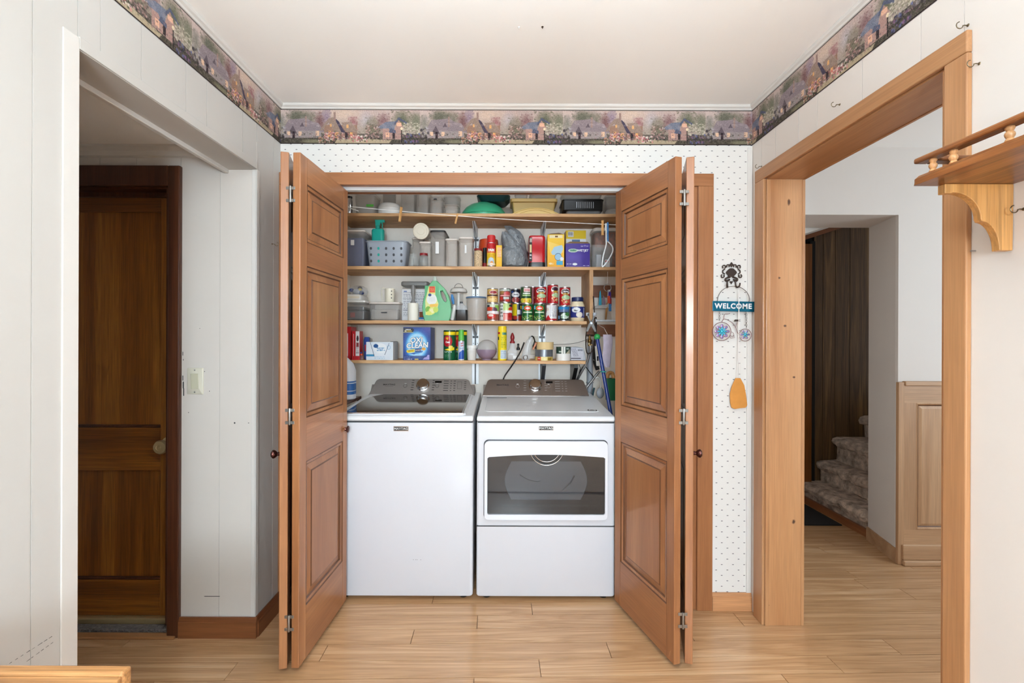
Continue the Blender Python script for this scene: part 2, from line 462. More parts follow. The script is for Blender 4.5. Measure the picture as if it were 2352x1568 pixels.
pbr('jug_green', (92, 178, 122), 0.18, coat=.5)
pbr('jug_cap', (212, 226, 214), 0.35)
pbr('yellow', (240, 206, 30), 0.4)
pbr('yellow_box', (246, 190, 40), 0.45)
pbr('purple', (58, 26, 140), 0.35, coat=.2)
pbr('blue', (34, 74, 160), 0.4)
pbr('navy', (28, 42, 92), 0.4)
pbr('sky_blue', (64, 132, 196), 0.4)
pbr('pole_blue', (22, 52, 128), 0.22, coat=.5)
pbr('ball_green', (40, 160, 78), 0.4)
pbr('green', (20, 110, 66), 0.4)
pbr('lime', (96, 190, 76), 0.4)
pbr('white_ink', (248, 248, 248), 0.5)
pbr('dark_ink', (28, 26, 40), 0.5)
pbr('mauve', (148, 126, 146), 0.4)
pbr('pale_cloth', (220, 208, 228), 0.85, bump=(160, .4, .002), mottle=.06, mscale=40)
pbr('cardboard', (150, 116, 84), 0.8)
pbr('paper', (240, 240, 240), 0.7)
pbr('grey_bag', (122, 126, 130), 0.3, coat=.2, bump=(55, .7, .012))
pbr('clear_bag', (232, 236, 242), 0.2, alpha=.3)
pbr('mayo', (236, 220, 186), 0.3, coat=.3)
pbr('masking', (226, 196, 142), 0.7)
pbr('duct', (130, 134, 142), 0.32, metal=.6)
pbr('popcorn', (206, 178, 140), 0.6, mottle=.5, mscale=170)
pbr('pretzel', (146, 74, 34), 0.5, mottle=.6, mscale=60)
pbr('rope_white', (244, 240, 236), 0.8)
pbr('iron', (70, 56, 48), 0.55, metal=.4)
pbr('rusty_wire', (150, 112, 112), 0.5, metal=.5)
pbr('sign_teal', (22, 116, 146), 0.28, metal=.55)
pbr('petal_blue', (70, 190, 220), 0.25, metal=.5)
pbr('petal_violet', (176, 150, 200), 0.25, metal=.5)
pbr('tape_clear', (216, 200, 184), 0.2, alpha=.45)
pbr('leather', (222, 150, 66), 0.6, bump=(60, .2, .001), mottle=.06, mscale=30)
pbr('bleach_white', (236, 238, 244), 0.35)
pbr('carpet', (184, 162, 144), 0.95, bump=(60, 1.0, .015), mottle=.5, mscale=20)
pbr('mat_grey', (120, 112, 108), 0.95, bump=(110, 1.0, .01), mottle=.25, mscale=90)
pbr('black_mat', (24, 22, 22), 0.9)
pbr('scuff', (74, 72, 72), 0.8)
pbr('groove_dark', (196, 191, 186), 0.9)
pbr('subfloor', (120, 82, 52), 0.8)
pbr('copper_knob', (96, 58, 52), 0.22, metal=.9)
pbr('lamp_glass', (246, 240, 230), 0.4)
print_mat('print', 0.5)
print_mat('print_gloss', 0.3, .15)
print_mat('print_paper', 0.7)

def glass_mat(name, tint, gl=0.02):
    m, nt, b, N, L = newmat(name)
    N.remove(b)
    out = N['Material Output']
    t = N.new('ShaderNodeBsdfTransparent'); t.inputs[0].default_value = lin(tint)
    g = N.new('ShaderNodeBsdfGlossy'); g.inputs['Roughness'].default_value = gl
    fr = N.new('ShaderNodeFresnel'); fr.inputs['IOR'].default_value = 1.55
    mx = N.new('ShaderNodeMixShader')
    L.new(fr.outputs[0], mx.inputs[0]); L.new(t.outputs[0], mx.inputs[1]); L.new(g.outputs[0], mx.inputs[2])
    L.new(mx.outputs[0], out.inputs[0])
    MATS[name] = m
glass_mat('door_glass', (206, 207, 209), 0.03)
glass_mat('pane_glass', (250, 250, 250), 0.0)

def wallpaper():
    m, nt, b, N, L = newmat('dotted_wallpaper')
    b.inputs['Roughness'].default_value = 0.7
    tc = N.new('ShaderNodeTexCoord'); sp = N.new('ShaderNodeSeparateXYZ'); L.new(tc.outputs['Object'], sp.inputs[0])
    def M(op, a, b_=None, c_=None):
        n = N.new('ShaderNodeMath'); n.operation = op
        for i, v in enumerate((a, b_, c_)):
            if v is None: continue
            if isinstance(v, (int, float)): n.inputs[i].default_value = v
            else: L.new(v, n.inputs[i])
        return n.outputs[0]
    v = M('DIVIDE', M('ADD', sp.outputs['Z'], 0.0075), 0.0263); row = M('FLOOR', v)
    par = M('MULTIPLY', M('MODULO', row, 2.0), 0.5)
    u = M('ADD', M('DIVIDE', M('ADD', sp.outputs['X'], 3.0), 0.0543), par)
    fx = M('DIVIDE', M('MULTIPLY', M('SUBTRACT', M('FRACT', u), 0.5), 0.0543), 0.0048)
    fz = M('DIVIDE', M('MULTIPLY', M('SUBTRACT', M('FRACT', v), 0.5), 0.0263), 0.0019)
    d = M('LESS_THAN', M('ADD', M('MULTIPLY', fx, fx), M('MULTIPLY', fz, fz)), 1.0)
    mx = N.new('ShaderNodeMix'); mx.data_type = 'RGBA'; L.new(d, mx.inputs['Factor'])
    mx.inputs[6].default_value = lin((222, 219, 214)); mx.inputs[7].default_value = lin((112, 108, 110))
    L.new(mx.outputs[2], b.inputs['Base Color'])
    MATS['dotted_wallpaper'] = m
wallpaper()
# ------------------------------------------------------------------ room shell
XL, XR, YB, CE = -1.095, 1.186, 2.2, 2.43          # left wall, right wall, closet wall, ceiling height
HY = 1.99                                          # far wall of the side hall
OL0, OL1, OLZ = 1.159, HY, 2.044                   # opening in the left wall
OR0, OR1, ORZ = 1.2212, 2.0777, 2.035              # opening in the right wall
CX0, CX1, CHZ = -1.02, 0.92, 2.06                  # closet opening
RX = 1.347                                         # far face of the right wall
SY = 2.66                                          # far wall of the next room
rnd = random.Random(7)

# floor: a dark base with separate strip boards laid on it
fl = MB().box(-3, 4.2, -3.1, 0.62, -.06, 0).box(-3, 4.2, 0.62, 4.6, -.06, -.007).build('floor', 'subfloor')
fl.data.materials.append(MATS['floor_oak'])
for p in fl.data.polygons:
    if p.index < 6: p.material_index = 1
struct(fl, 'light oak strip flooring through the room, closet and passage', 'floor')
ANG = math.radians(1.2); PW = 0.0985
known = {0: [.14, 1.33], 1: [-.75, .437], 2: [-.404, .82], 3: [-.127, 1.09], 4: [.13, 1.30], 5: [-.36, .86], -1: [-.116, 1.08]}
ca, sa = math.cos(ANG), math.sin(ANG)
for row in range(-11, 26):
    v0 = 1.7545 + row * PW
    js = known.get(row)
    if js is None:
        st = rnd.uniform(-.6, .6); js = [st]
    else: js = list(js)
    js.sort()
    while js[0] > -2.6: js.insert(0, js[0] - 1.21)
    while js[-1] < 3.0: js.append(js[-1] + 1.21)
    for a, b in zip(js[:-1], js[1:]):
        if a < -2.0 and v0 > 2.1: continue
        L = b - a - .0026
        o = B(0, L, 0, PW - .0026, -.006, 0).build('plank', 'floor_oak', fl)
        o.location = (a * ca - 0, v0 + a * sa, 0); o.rotation_euler = (0, 0, ANG)

ce = B(-3, 4.2, -3.1, 4.6, CE, CE + .06).build('ceiling', 'ceiling_paint')
struct(ce, 'flat off-white painted ceiling', 'ceiling')

def boards(parent, axis, fixed, thick, edges, z0, z1, mat, name='wall_board', gap=.0026):
    for a, b in zip(edges[:-1], edges[1:]):
        a2, b2 = a + gap / 2, b - gap / 2
        m = B(min(fixed, fixed + thick), max(fixed, fixed + thick), a2, b2, z0, z1) if axis == 'x' else B(a2, b2, min(fixed, fixed + thick), max(fixed, fixed + thick), z0, z1)
        m.build(name, mat, parent)

# left wall: backing, then grooved boards of uneven width
wl = MB().box(-1.215, XL - .0018, -.0, OL0, 0, CE).box(-1.215, XL - .0018, OL0, OL1, OLZ, CE).box(-1.215, XL - .0018, HY + .006, YB, 0, CE).build('wall_left', 'groove_dark')
struct(wl, 'off-white grooved panelling on the left, with an open doorway', 'wall')
boards(wl, 'x', XL, -.0018, [0.0, .12, .31, .47, .62, .86, 1.049, OL0], 0, CE, 'wall_white_dimmed')
boards(wl, 'x', XL, -.0018, [OL0, 1.224, 1.361, 1.55, 1.658, 1.885, OL1], OLZ, CE, 'wall_white_dimmed')
boards(wl, 'x', XL, -.0018, [HY, 2.135, YB], 0, CE, 'wall_white_dimmed')
# soffit and jamb faces of the doorway
B(-1.218, XL, OL0, OL1, OLZ - .006, OLZ).build('soffit', 'wall_white_dimmed', wl)
B(-1.22, XL, OL0 - .004, OL0, 0, OLZ).build('jamb', 'wall_white_dimmed', wl)
B(-1.235, -1.215, OL0, OL1 - .002, OLZ - .022, OLZ + .02).build('soffit_strip', 'trim_white', wl, bevel=.003)
B(XL, XL + .004, 1.118, OL0 + .002, 0, 2.068).build('corner_strip', 'trim_white', wl, bevel=.0015)
B(XL, XL + .004, OL0 + .002, OL1, OLZ - .004, OLZ + .028).build('head_strip', 'wall_white_dimmed', wl, bevel=.0015)
# scuffs left by furniture
for (x0, y0, x1, y1, n) in ((8, 1534, 127, 1458, 9), (62, 1520, 128, 1472, 6)):
    R = random.Random(n)
    for i in range(n):
        t0 = i / n + R.uniform(0, .02); t1 = t0 + R.uniform(.45, .85) / n
        pts = []
        for t in (t0, t1):
            px, py = x0 + (x1 - x0) * t, y0 + (y1 - y0) * t
            Y = FPX * XL / (px - VPX); pts.append((Y, wz(py, Y, px)))
        (ya, za), (yb, zb) = pts; w = R.uniform(.0008, .002)
        MB().add([(XL + .0006, ya, za), (XL + .0006, yb, zb), (XL + .0006, yb, zb + w), (XL + .0006, ya, za + w * .6)], [(0, 1, 2, 3)]).build('scuff', 'scuff', wl)

# hall far wall with the brown door
DX1, DX0 = -1.470, -2.27
hw = MB().box(DX1, XL - .006, HY + .0018, HY + .12, 0, CE).box(-2.8, DX0, HY + .0018, HY + .12, 0, CE).box(DX0, DX1, HY + .0018, HY + .12, 1.985, CE).build('wall_hall_far', 'groove_dark')
struct(hw, 'off-white grooved panelling beside the brown door', 'wall')
boards(hw, 'y', HY, .0022, [-1.425, -1.253, -1.113, XL + .0015], 0, 2.16, 'hall_white_lifted')
boards(hw, 'y', HY, .0022, [-2.35, -2.05, -1.78, -1.62, -1.425], 2.05, 2.16, 'hall_white_lifted')
B(-1.113, XL + .003, HY - .004, HY, .085, OLZ - .005).build('corner_strip', 'trim_white', hw, bevel=.0015)
B(XL - .001, XL + .004, HY - .004, HY + .018, .085, OLZ - .005).build('corner_strip', 'trim_white', hw, bevel=.0015)
hl = B(-2.8, -2.7, .8, HY, 0, CE).build('wall_hall_left', 'plain_wall'); struct(hl, 'plain end wall of the side hall', 'wall')
hn = B(-2.8, -1.215, .7, .8, 0, CE).build('wall_hall_near', 'plain_wall'); struct(hn, 'plain near wall of the side hall', 'wall')
hc = B(-2.8, -1.235, .8, HY + .005, 2.135, 2.18).build('ceiling_hall', 'ceiling_paint'); struct(hc, 'lower ceiling of the side hall', 'ceiling')
t = MB().prism([(HY, 2.09), (HY - .012, 2.094), (HY - .02, 2.112), (HY - .034, 2.125), (HY - .036, 2.135), (HY, 2.135)], -2.7, -1.24, 'x').build('trim_1', 'trim_white'); struct(t, 'white crown strip above the brown door', 'trim')

# brown panelled door
d = thing('door_1', 'dark brown panelled wooden door at the end of the side hall', 'door', (0, 0, 0), kind='structure')
DY = 2.06
def panelled(parent, x0, x1, zs, yf, th, mv, mh, stile, recess=.012):
    """stiles, rails and set-in panels between heights zs = [(z0, z1) of each panel]"""
    B(x0, x0 + stile, yf, yf + th, zs[0][2], zs[-1][3]).build('stile', mv, parent, bevel=.003)
    B(x1 - stile, x1, yf, yf + th, zs[0][2], zs[-1][3]).build('stile', mv, parent, bevel=.003)
lf = empty('door_leaf', d)
for a, b in ((DX0 + .01, DX0 + .12), (-1.565, DX1 - .004)): B(a, b, DY, DY + .04, .045, 1.98).build('stile', 'dark_door', lf, bevel=.002)
for a, b in ((.045, .205), (.70, .895), (1.872, 1.98)): B(DX0 + .12, -1.565, DY + .001, DY + .04, a, b).build('rail', 'dark_door_h', lf, bevel=.003)
for a, b in ((.205, .70), (.895, 1.872)):
    B(DX0 + .12, -1.565, DY + .014, DY + .03, a, b).build('panel', 'dark_door', lf)
    B(DX0 + .12, -1.565, DY + .003, DY + .02, a, a + .012).build('moulding', 'dark_frame', lf, bevel=.005)
B(DX1 - .001, -1.419, HY - .018, HY + .004, 0, 2.051).build('casing', 'dark_frame', d, bevel=.005)
B(DX0 - .05, DX0, HY - .018, HY + .004, 0, 2.051).build('casing', 'dark_frame', d, bevel=.005)
B(DX0, DX1 - .001, HY - .018, HY + .004, 1.962, 2.051).build('casing', 'dark_frame', d, bevel=.004)
B(DX0, DX1, HY + .004, HY + .09, 1.955, 1.985).build('head_jamb', 'dark_frame', d)
B(DX0, DX1, DY - .012, DY - .001, 1.935, 1.958).build('stop', 'dark_frame', d)
B(DX1 - .022, DX1, HY + .005, DY, .045, 1.955).build('jamb', 'dark_frame', d)
B(DX0, DX1, DY - .02, DY + .03, .012, .044).build('threshold', 'brass', d, bevel=.006)
B(DX0, -1.43, HY - .03, HY + .005, 0, .012).build('sill', 'pine_x', d, bevel=.003)
kn = MB().lathe([(.034, 0), (.036, .004), (.03, .008), (.014, .012), (.013, .026), (.020, .034), (.029, .042), (.031, .054), (.027, .062), (.012, .066), (.010, .064), (.008, .068)], 28)
kn.xf(Matrix.Rotation(math.pi / 2, 4, 'X'))
kx, kz = wp(376, 1024, DY - .03)
kn.build('knob', 'brass', d, True, loc=(kx + .004, DY, kz))
m = MB().box(-2.2, -1.475, HY + .008, DY - .022, .002, .022).build('door_mat', 'mat_grey', bevel=.004)
tag(m, 'grey ribbed door mat in front of the brown door', 'mat')
m.location.z = .0

# chips and nail marks on the hall wall
for px_, py_, w_, h_ in ((539, 971, 4, 4), (487, 1369, 36, 1.5), (470, 853, 2, 2), (481, 898, 2, 2), (433, 947, 2, 2), (420, 812, 1.6, 9), (421, 826, 1.4, 4), (420, 868, 2, 12), (421, 884, 3, 16), (422, 900, 2.4, 18), (571, 971, 3, 1.5), (459, 754, 1.6, 1.6)):
    a_, b_ = wp(px_, py_, HY); q_ = HY / FPX / 2
    MB().loft([(0, w_ * q_, h_ * q_, min(w_, h_) * q_ * .9), (.0003, w_ * q_ * .8, h_ * q_ * .8, min(w_, h_) * q_ * .7)], 2).xf(Matrix.Rotation(math.pi / 2, 4, 'X')).build('chip', 'scuff', hw, loc=(a_, HY - .0002, b_))

# switch on the hall wall
sx, sz = wp(448, 875, HY - .004)
sw = thing('light_switch', 'ivory rocker light switch on the white wall beside the brown door', 'light switch', (sx, HY, sz))
MB().loft([(0, .035, .058, .003), (.004, .034, .057, .003), (.006, .031, .054, .002)]).xf(Matrix.Rotation(math.pi / 2, 4, 'X')).build('plate', 'ivory_plastic', sw, True, loc=(0, -.0003, 0))
pbr('rocker', (196, 192, 168), .35)
B(-.0165, .0165, -.009, -.006, -.034, .034).build('rocker', 'rocker', sw, bevel=.002, rot=(math.radians(3), 0, 0))
for z in (-.048, .048): MB().lathe([(.003, 0), (.003, .001)], 10).xf(Matrix.Rotation(math.pi / 2, 4, 'X')).build('screw', 'steel', sw, loc=(0, -.0062, z))

# baseboards, brown on the hall side
def baseboard(name, axis, a, b, fixed, sgn, h, mat, label):
    prof = [(0, 0), (.014, 0), (.014, h * .78), (.011, h * .80), (.011, h * .84), (.006, h), (0, h)]
    if axis == 'x': o = MB().prism([(fixed + sgn * p[0], p[1]) for p in prof], a, b, 'x')
    else: o = MB().prism([(fixed + sgn * p[0], p[1]) for p in prof], a, b, 'y')
    return struct(o.build(name, mat), label, 'baseboard')
baseboard('baseboard_hall', 'x', -1.419, XL + .014, HY - .0045, -1, .087, 'brown_base', 'brown wooden baseboard below the light switch')
baseboard('baseboard_left', 'y', HY - .004, YB, XL + .0045, 1, .087, 'brown_base_y', 'short brown baseboard beside the folded closet door')

# closet wall: dotted wallpaper round the opening
bw = MB().box(XL - .12, CX0, YB, YB + .115, 0, CE).box(CX1, RX, YB, YB + .115, 0, CE).box(CX0, CX1, YB, YB + .115, CHZ, CE).build('wall_back', 'dotted_wallpaper')
struct(bw, 'white dotted wallpaper round the laundry closet', 'wall')
B(XR - .024, XR - .001, YB - .006, YB, 0, CE - .2).build('corner_strip', 'trim_white', bw, bevel=.002)
baseboard('baseboard_back', 'x', .9955, XR - .001, YB - .0005, -1, .083, 'closet_base', 'short wooden baseboard right of the closet')
# casing of the closet
cs = thing('trim_2', 'reddish wooden casing round the closet opening', 'trim', kind='structure')
B(CX0 - .074, CX0, YB - .016, YB, 0, 2.04).build('casing', 'door_wood', cs, bevel=.002)
B(CX1, CX1 + .074, YB - .016, YB, 0, 2.04).build('casing', 'door_wood', cs, bevel=.002)
B(CX0 - .074, CX1 + .074, YB - .016, YB, 2.0405, 2.1).build('casing', 'door_wood_h', cs, bevel=.002)
B(CX1 - .018, CX1 + .0, YB - .002, YB + .115, 0, CHZ).build('jamb', 'door_wood', cs)
B(CX0, CX0 + .018, YB - .002, YB + .115, 0, CHZ).build('jamb', 'door_wood', cs)
B(CX0, CX1, YB - .002, YB + .115, CHZ - .012, CHZ + .0).build('head_jamb', 'door_wood_h', cs)
B(CX0, CX1, YB + .1, YB + .115, 2.035, CHZ - .012).build('stop', 'door_wood_h', cs)
tr = MB().box(CX0 + .02, CX1 - .02, YB + .035, YB + .065, 2.03, CHZ - .012).build('door_track', 'white_metal')
tag(tr, 'white metal sliding track along the top of the closet', 'track')

# closet interior
CYB, CXL, CXR = 3.04, -1.04, 1.02
cb = B(CXL - .05, CXR + .05, CYB, CYB + .06, 0, CE).build('wall_closet_back', 'closet_plaster'); struct(cb, 'off-white plaster back wall of the closet', 'wall')
c1 = B(CXL - .06, CXL, YB + .115, CYB, 0, CE).build('wall_closet_left', 'closet_plaster'); struct(c1, 'left end wall inside the closet', 'wall')
c2 = B(CXR, CXR + .06, YB + .115, CYB, 0, CE).build('wall_closet_right', 'closet_plaster'); struct(c2, 'right end wall inside the closet', 'wall')

# right wall and its timber doorway
wr = MB().box(XR + .0018, RX, 0, OR0, 0, CE).box(XR + .0018, RX, OR0, OR1, ORZ + .018, CE).box(XR + .0018, RX, OR1, YB, 0, CE).build('wall_right', 'groove_dark')
struct(wr, 'cream grooved panelling on the right with a timber-framed doorway', 'wall')
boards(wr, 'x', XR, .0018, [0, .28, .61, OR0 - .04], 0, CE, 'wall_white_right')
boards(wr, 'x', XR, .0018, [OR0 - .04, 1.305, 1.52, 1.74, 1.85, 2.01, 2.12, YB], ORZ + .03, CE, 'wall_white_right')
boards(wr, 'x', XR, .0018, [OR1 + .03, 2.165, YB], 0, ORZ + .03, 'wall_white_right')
fr = thing('trim_3', 'knotty pine frame round the doorway on the right', 'trim', kind='structure')
PX = XR - .015
B(PX, XR - .0002, OR0 - .062, OR0, 0, ORZ + .004).build('casing', 'pine_z', fr, bevel=.003)
B(PX, XR - .0002, OR1, OR1 + .074, 0, ORZ + .004).build('casing', 'pine_z', fr, bevel=.003)
B(PX, XR - .0002, OR0 - .062, OR1 + .074, ORZ + .0045, ORZ + .062).build('casing', 'pine_y', fr, bevel=.003)
B(XR, RX, OR1 - .002, OR1 + .0, 0, ORZ).build('jamb', 'pine_z', fr)
B(XR, RX, OR0, OR0 + .018, 0, ORZ).build('jamb', 'pine_z', fr)
B(XR, RX, OR0, OR1 - .003, ORZ, ORZ + .017).build('head_jamb', 'pine_y', fr)
B(XR - .004, XR + .014, OR1 - .008, OR1 - .0025, 0, ORZ - .001).build('stop', 'pine_z', fr, bevel=.002)
B(RX, RX + .015, OR1 - .004, OR1 + .07, 0, ORZ + .004).build('casing', 'pine_z', fr, bevel=.003)
B(RX, RX + .015, OR0 - .062, OR0 + .004, 0, ORZ + .004).build('casing', 'pine_z', fr, bevel=.003)
B(RX, RX + .015, OR0 - .062, OR1 + .07, ORZ - .002, ORZ + .062).build('casing', 'pine_y', fr, bevel=.003)
# knots in the timber
def knot(px, py, w, h, axis, parent, seed):
    R = random.Random(seed); rim = []; core = []; w *= 1.15; h *= 1.15
    if axis == 'y':
        Y = OR1 - .0026; x, z = wp(px, py, Y)
        for k in range(14):
            a = 2 * math.pi * k / 14; q = R.uniform(.8, 1.15)
            rim.append((x + w * q * math.cos(a), Y, z + h * q * math.sin(a))); core.append((x + w * .62 * q * math.cos(a), Y, z + h * .66 * q * math.sin(a)))
    MB().rings([rim, core], False, False).build('knot', 'knot_dark', parent)
    MB().add(core, [tuple(range(14))]).build('knot', 'knot_core', parent)
pbr('knot_dark', (150, 104, 68), .6); pbr('knot_core', (84, 54, 34), .5)
for i, (a, b, w, h) in enumerate(((1812, 464, .006, .014), (1767, 530, .004, .004), (1790, 638, .005, .005), (1803, 748, .007, .005), (1824, 866, .006, .005), (1823, 1198, .007, .009), (1762, 1390, .009, .006))):
    knot(a, b, w, h, 'y', fr, i)

# crown strips
pr = [(0, 0), (.006, .0), (.010, .006), (.018, .010), (.022, .016), (.022, .02), (0, .02)]
z0 = CE - .0205
o = MB().prism([(YB - p[0], z0 + p[1]) for p in pr], XL, XR, 'x').build('trim_4', 'trim_white'); struct(o, 'thin white crown strip above the closet', 'trim')
o = MB().prism([(XL + p[0], z0 + p[1]) for p in pr], 0, YB, 'y').build('trim_5', 'trim_white'); struct(o, 'thin white crown strip along the left wall', 'trim')
o = MB().prism([(XR - p[0], z0 + p[1]) for p in pr], 0, YB, 'y').build('trim_6', 'trim_white'); struct(o, 'thin white crown strip along the right wall', 'trim')

# printed border below the crown: a repeating row of made-up cottages
def border_canvas():
    w, h = 400, 100
    c = Cv(w, h, (206, 192, 184))
    c.vgrad((214, 196, 188), (178, 170, 156), 0, .75)
    c.ell(.47, .12, .16, .3, (232, 212, 192), .8, .8); c.ell(.0, .1, .1, .25, (218, 204, 196), .8, .7); c.ell(.62, .3, .06, .3, (204, 204, 214), .9, .6)
    T = [(.20, .30, .10, .33, (128, 128, 112)), (.13, .22, .07, .26, (112, 116, 100)), (.30, .38, .045, .36, (136, 104, 104)), (.345, .2, .035, .3, (164, 148, 162)), (.67, .55, .07, .4, (126, 124, 104)), (.745, .38, .05, .32, (148, 118, 120)),
         (.87, .3, .07, .34, (110, 116, 94)), (.97, .35, .06, .35, (132, 136, 116)), (.53, .42, .035, .25, (168, 118, 122)), (.03, .4, .04, .3, (150, 150, 140))]
    for x, y, rx, ry, col in T:
        c.ell(x, y, rx, ry, col, .7, .85)
        c.dots(60, x - rx, y - ry * .8, x + rx, y + ry * .8, .0065, [tuple(v + d for v in col) for d in (-16, -8, 8, 16)], int(x * 1000), 3.6, .45)
    c.rect(0, .80, 1, 1, (96, 92, 80)); c.rect(0, .70, 1, .84, (84, 78, 74), .6)
    c.speck(22, 1, 2, 0, .68, 1, 1)
    c.poly([(.42, .86), (.56, .84), (.80, .88), (.78, .99), (.40, .99)], (190, 178, 150)); c.ell(.25, .92, .10, .07, (138, 136, 112), .5)
    def cottage(x, roof, rd, wall, win, parts):
        for kind, pts in parts:
            P = [(x + a, b) for a, b in pts]
            if kind == 'w': c.poly(P, wall)
            elif kind == 'r': c.poly(P, roof)
            elif kind == 'd': c.poly(P, rd)
            elif kind == 'g': c.poly(P, win)
            elif kind == 'k': c.poly(P, (66, 54, 60))
            elif kind == 'c': c.poly(P, (176, 152, 142))
    R = lambda a, b, p, q: [(a, b), (p, b), (p, q), (a, q)]
    cottage(.10, (158, 148, 152), (118, 108, 114), (170, 162, 160), (238, 206, 176), [('w', R(-.05, .55, .21, .82)), ('r', [(-.06, .60), (-.02, .30), (.10, .26), (.15, .36), (.19, .40), (.23, .66), (.15, .62)]),
        ('d', [(-.02, .70), (.01, .46), (.04, .70)]), ('c', R(.095, .2, .108, .5)), ('g', R(-.03, .64, -.008, .75)), ('g', R(.05, .64, .072, .76)), ('g', R(.17, .62, .195, .76)), ('k', R(.008, .64, .024, .84)), ('d', [(.06, .5), (.075, .38), (.09, .5)])])
    cottage(.36, (168, 150, 136), (92, 86, 104), (170, 140, 122), (240, 190, 130), [('w', R(-.03, .45, .20, .84)), ('r', [(.0, .26), (.04, .22), (.12, .66), (.05, .70), (.0, .38), (-.05, .62), (-.06, .60)]), ('d', [(.04, .24), (.07, .34), (.12, .68), (.09, .66)]),
        ('r', [(.09, .38), (.16, .36), (.20, .60), (.20, .66), (.12, .64)]), ('c', R(.035, .08, .05, .32)), ('r', [(.02, .70), (.05, .56), (.09, .70), (.07, .68), (.05, .64), (.035, .68)]), ('g', R(.045, .66, .07, .82)), ('g', R(-.005, .62, .015, .80)), ('g', R(.15, .66, .168, .80)), ('k', R(.115, .66, .135, .86)), ('g', R(.125, .44, .14, .54)), ('g', R(.01, .42, .022, .5))])
    cottage(.74, (134, 142, 158), (106, 114, 134), (190, 160, 150), (240, 196, 168), [('w', R(-.0, .55, .13, .86)), ('w', [(.08, .55), (.11, .30), (.15, .55)]), ('r', [(-.04, .52), (.02, .36), (.09, .34), (.08, .58), (.05, .62), (.04, .54), (-.02, .56)]), ('d', [(.07, .44), (.11, .22), (.18, .40), (.165, .42), (.11, .30), (.085, .46)]),
        ('g', R(.02, .66, .045, .8)), ('g', R(.095, .38, .13, .48)), ('k', R(.068, .66, .085, .84)), ('d', [(.04, .66), (.055, .54), (.09, .6), (.09, .68)])])
    pk = [(222, 150, 150), (206, 120, 128), (236, 196, 190), (240, 232, 224)]
    c.dots(90, .33, .66, .52, .86, .0065, pk + [(120, 110, 130), (96, 100, 80)], 3, 3.4, .8)
    c.dots(70, .29, .80, .40, .98, .0065, [(226, 218, 208), (206, 140, 138), (196, 160, 130), (84, 84, 66)], 4, 3.4, .85)
    c.dots(60, .53, .74, .63, .92, .008, pk + [(228, 224, 210), (90, 90, 70)], 5, 3.4, .85)
    c.dots(100, .62, .42, .72, .84, .0065, [(200, 160, 156), (160, 130, 124), (94, 84, 78), (226, 200, 190)], 6, 3.4, .7)
    c.dots(120, .88, .38, 1.0, .74, .0065, [(214, 206, 186), (196, 196, 176), (150, 150, 126), (230, 222, 206)], 7, 3.2, .75)
    c.dots(40, .88, .70, 1.0, .95, .008, [(112, 120, 168), (84, 84, 110), (150, 118, 150), (60, 60, 56)], 8, 5, .85)
    c.dots(24, .0, .5, .06, .9, .010, [(190, 188, 190), (110, 104, 112), (70, 66, 68)], 9, 4, .8)
    c.rect(.868, .56, .874, .95, (40, 36, 36), .8); c.ell(.871, .55, .008, .04, (250, 236, 200))
    for y_, k_ in ((.62, 60), (.70, 90), (.78, 110)): c.dots(k_, 0, y_, 1, y_ + .12, .006, [(70, 64, 62), (120, 104, 108), (96, 100, 84), (176, 136, 140), (150, 146, 140)], int(y_ * 100), 3.4, .55)
    c.dots(60, 0, .02, 1, .5, .016, [(214, 200, 192), (196, 186, 184)], 77, 3.4, .25)
    c.speck(13, 11, 1); c.speck(8, 12, 2)
    c.a *= np.array([.96, .93, .93])
    c.rect(0, 0, 1, .022, (58, 46, 46)); c.rect(0, .97, 1, 1, (58, 46, 46))
    c.a = (c.a - 150) * 1.12 + 148
    return c
BC = border_canvas(); BL = BC.linear(); PER = .69; ZB0, ZB1 = 2.2415, 2.4085
def border(name, label, pt, length, phase):
    n = int(length / PER * BC.w); Z = np.linspace(ZB1, ZB0, BC.h)
    t = np.linspace(0, length, n)
    P = np.zeros((BC.h, n, 3)); xy = np.array([pt(a) for a in t])
    P[..., 0] = xy[None, :, 0]; P[..., 1] = xy[None, :, 1]; P[..., 2] = Z[:, None]
    ci = (((t + phase) / PER * BC.w).astype(int)) % BC.w
    o = print_mesh(name, P, BL[:, ci], 'print_paper', None)
    return tag(o, label, 'wallpaper border')
border('wallpaper_border', 'printed cottage border above the closet', lambda a: (XL + a, YB - .0015), XR - XL, PER * (.13 - 45 / 328 + .03))
border('wallpaper_border', 'printed cottage border along the left wall', lambda a: (XL + .0015, a), YB - .0015, PER * .714)
border('wallpaper_border', 'printed cottage border along the right wall', lambda a: (XR - .0015, YB - .0015 - a), YB - .0015, PER * .74)

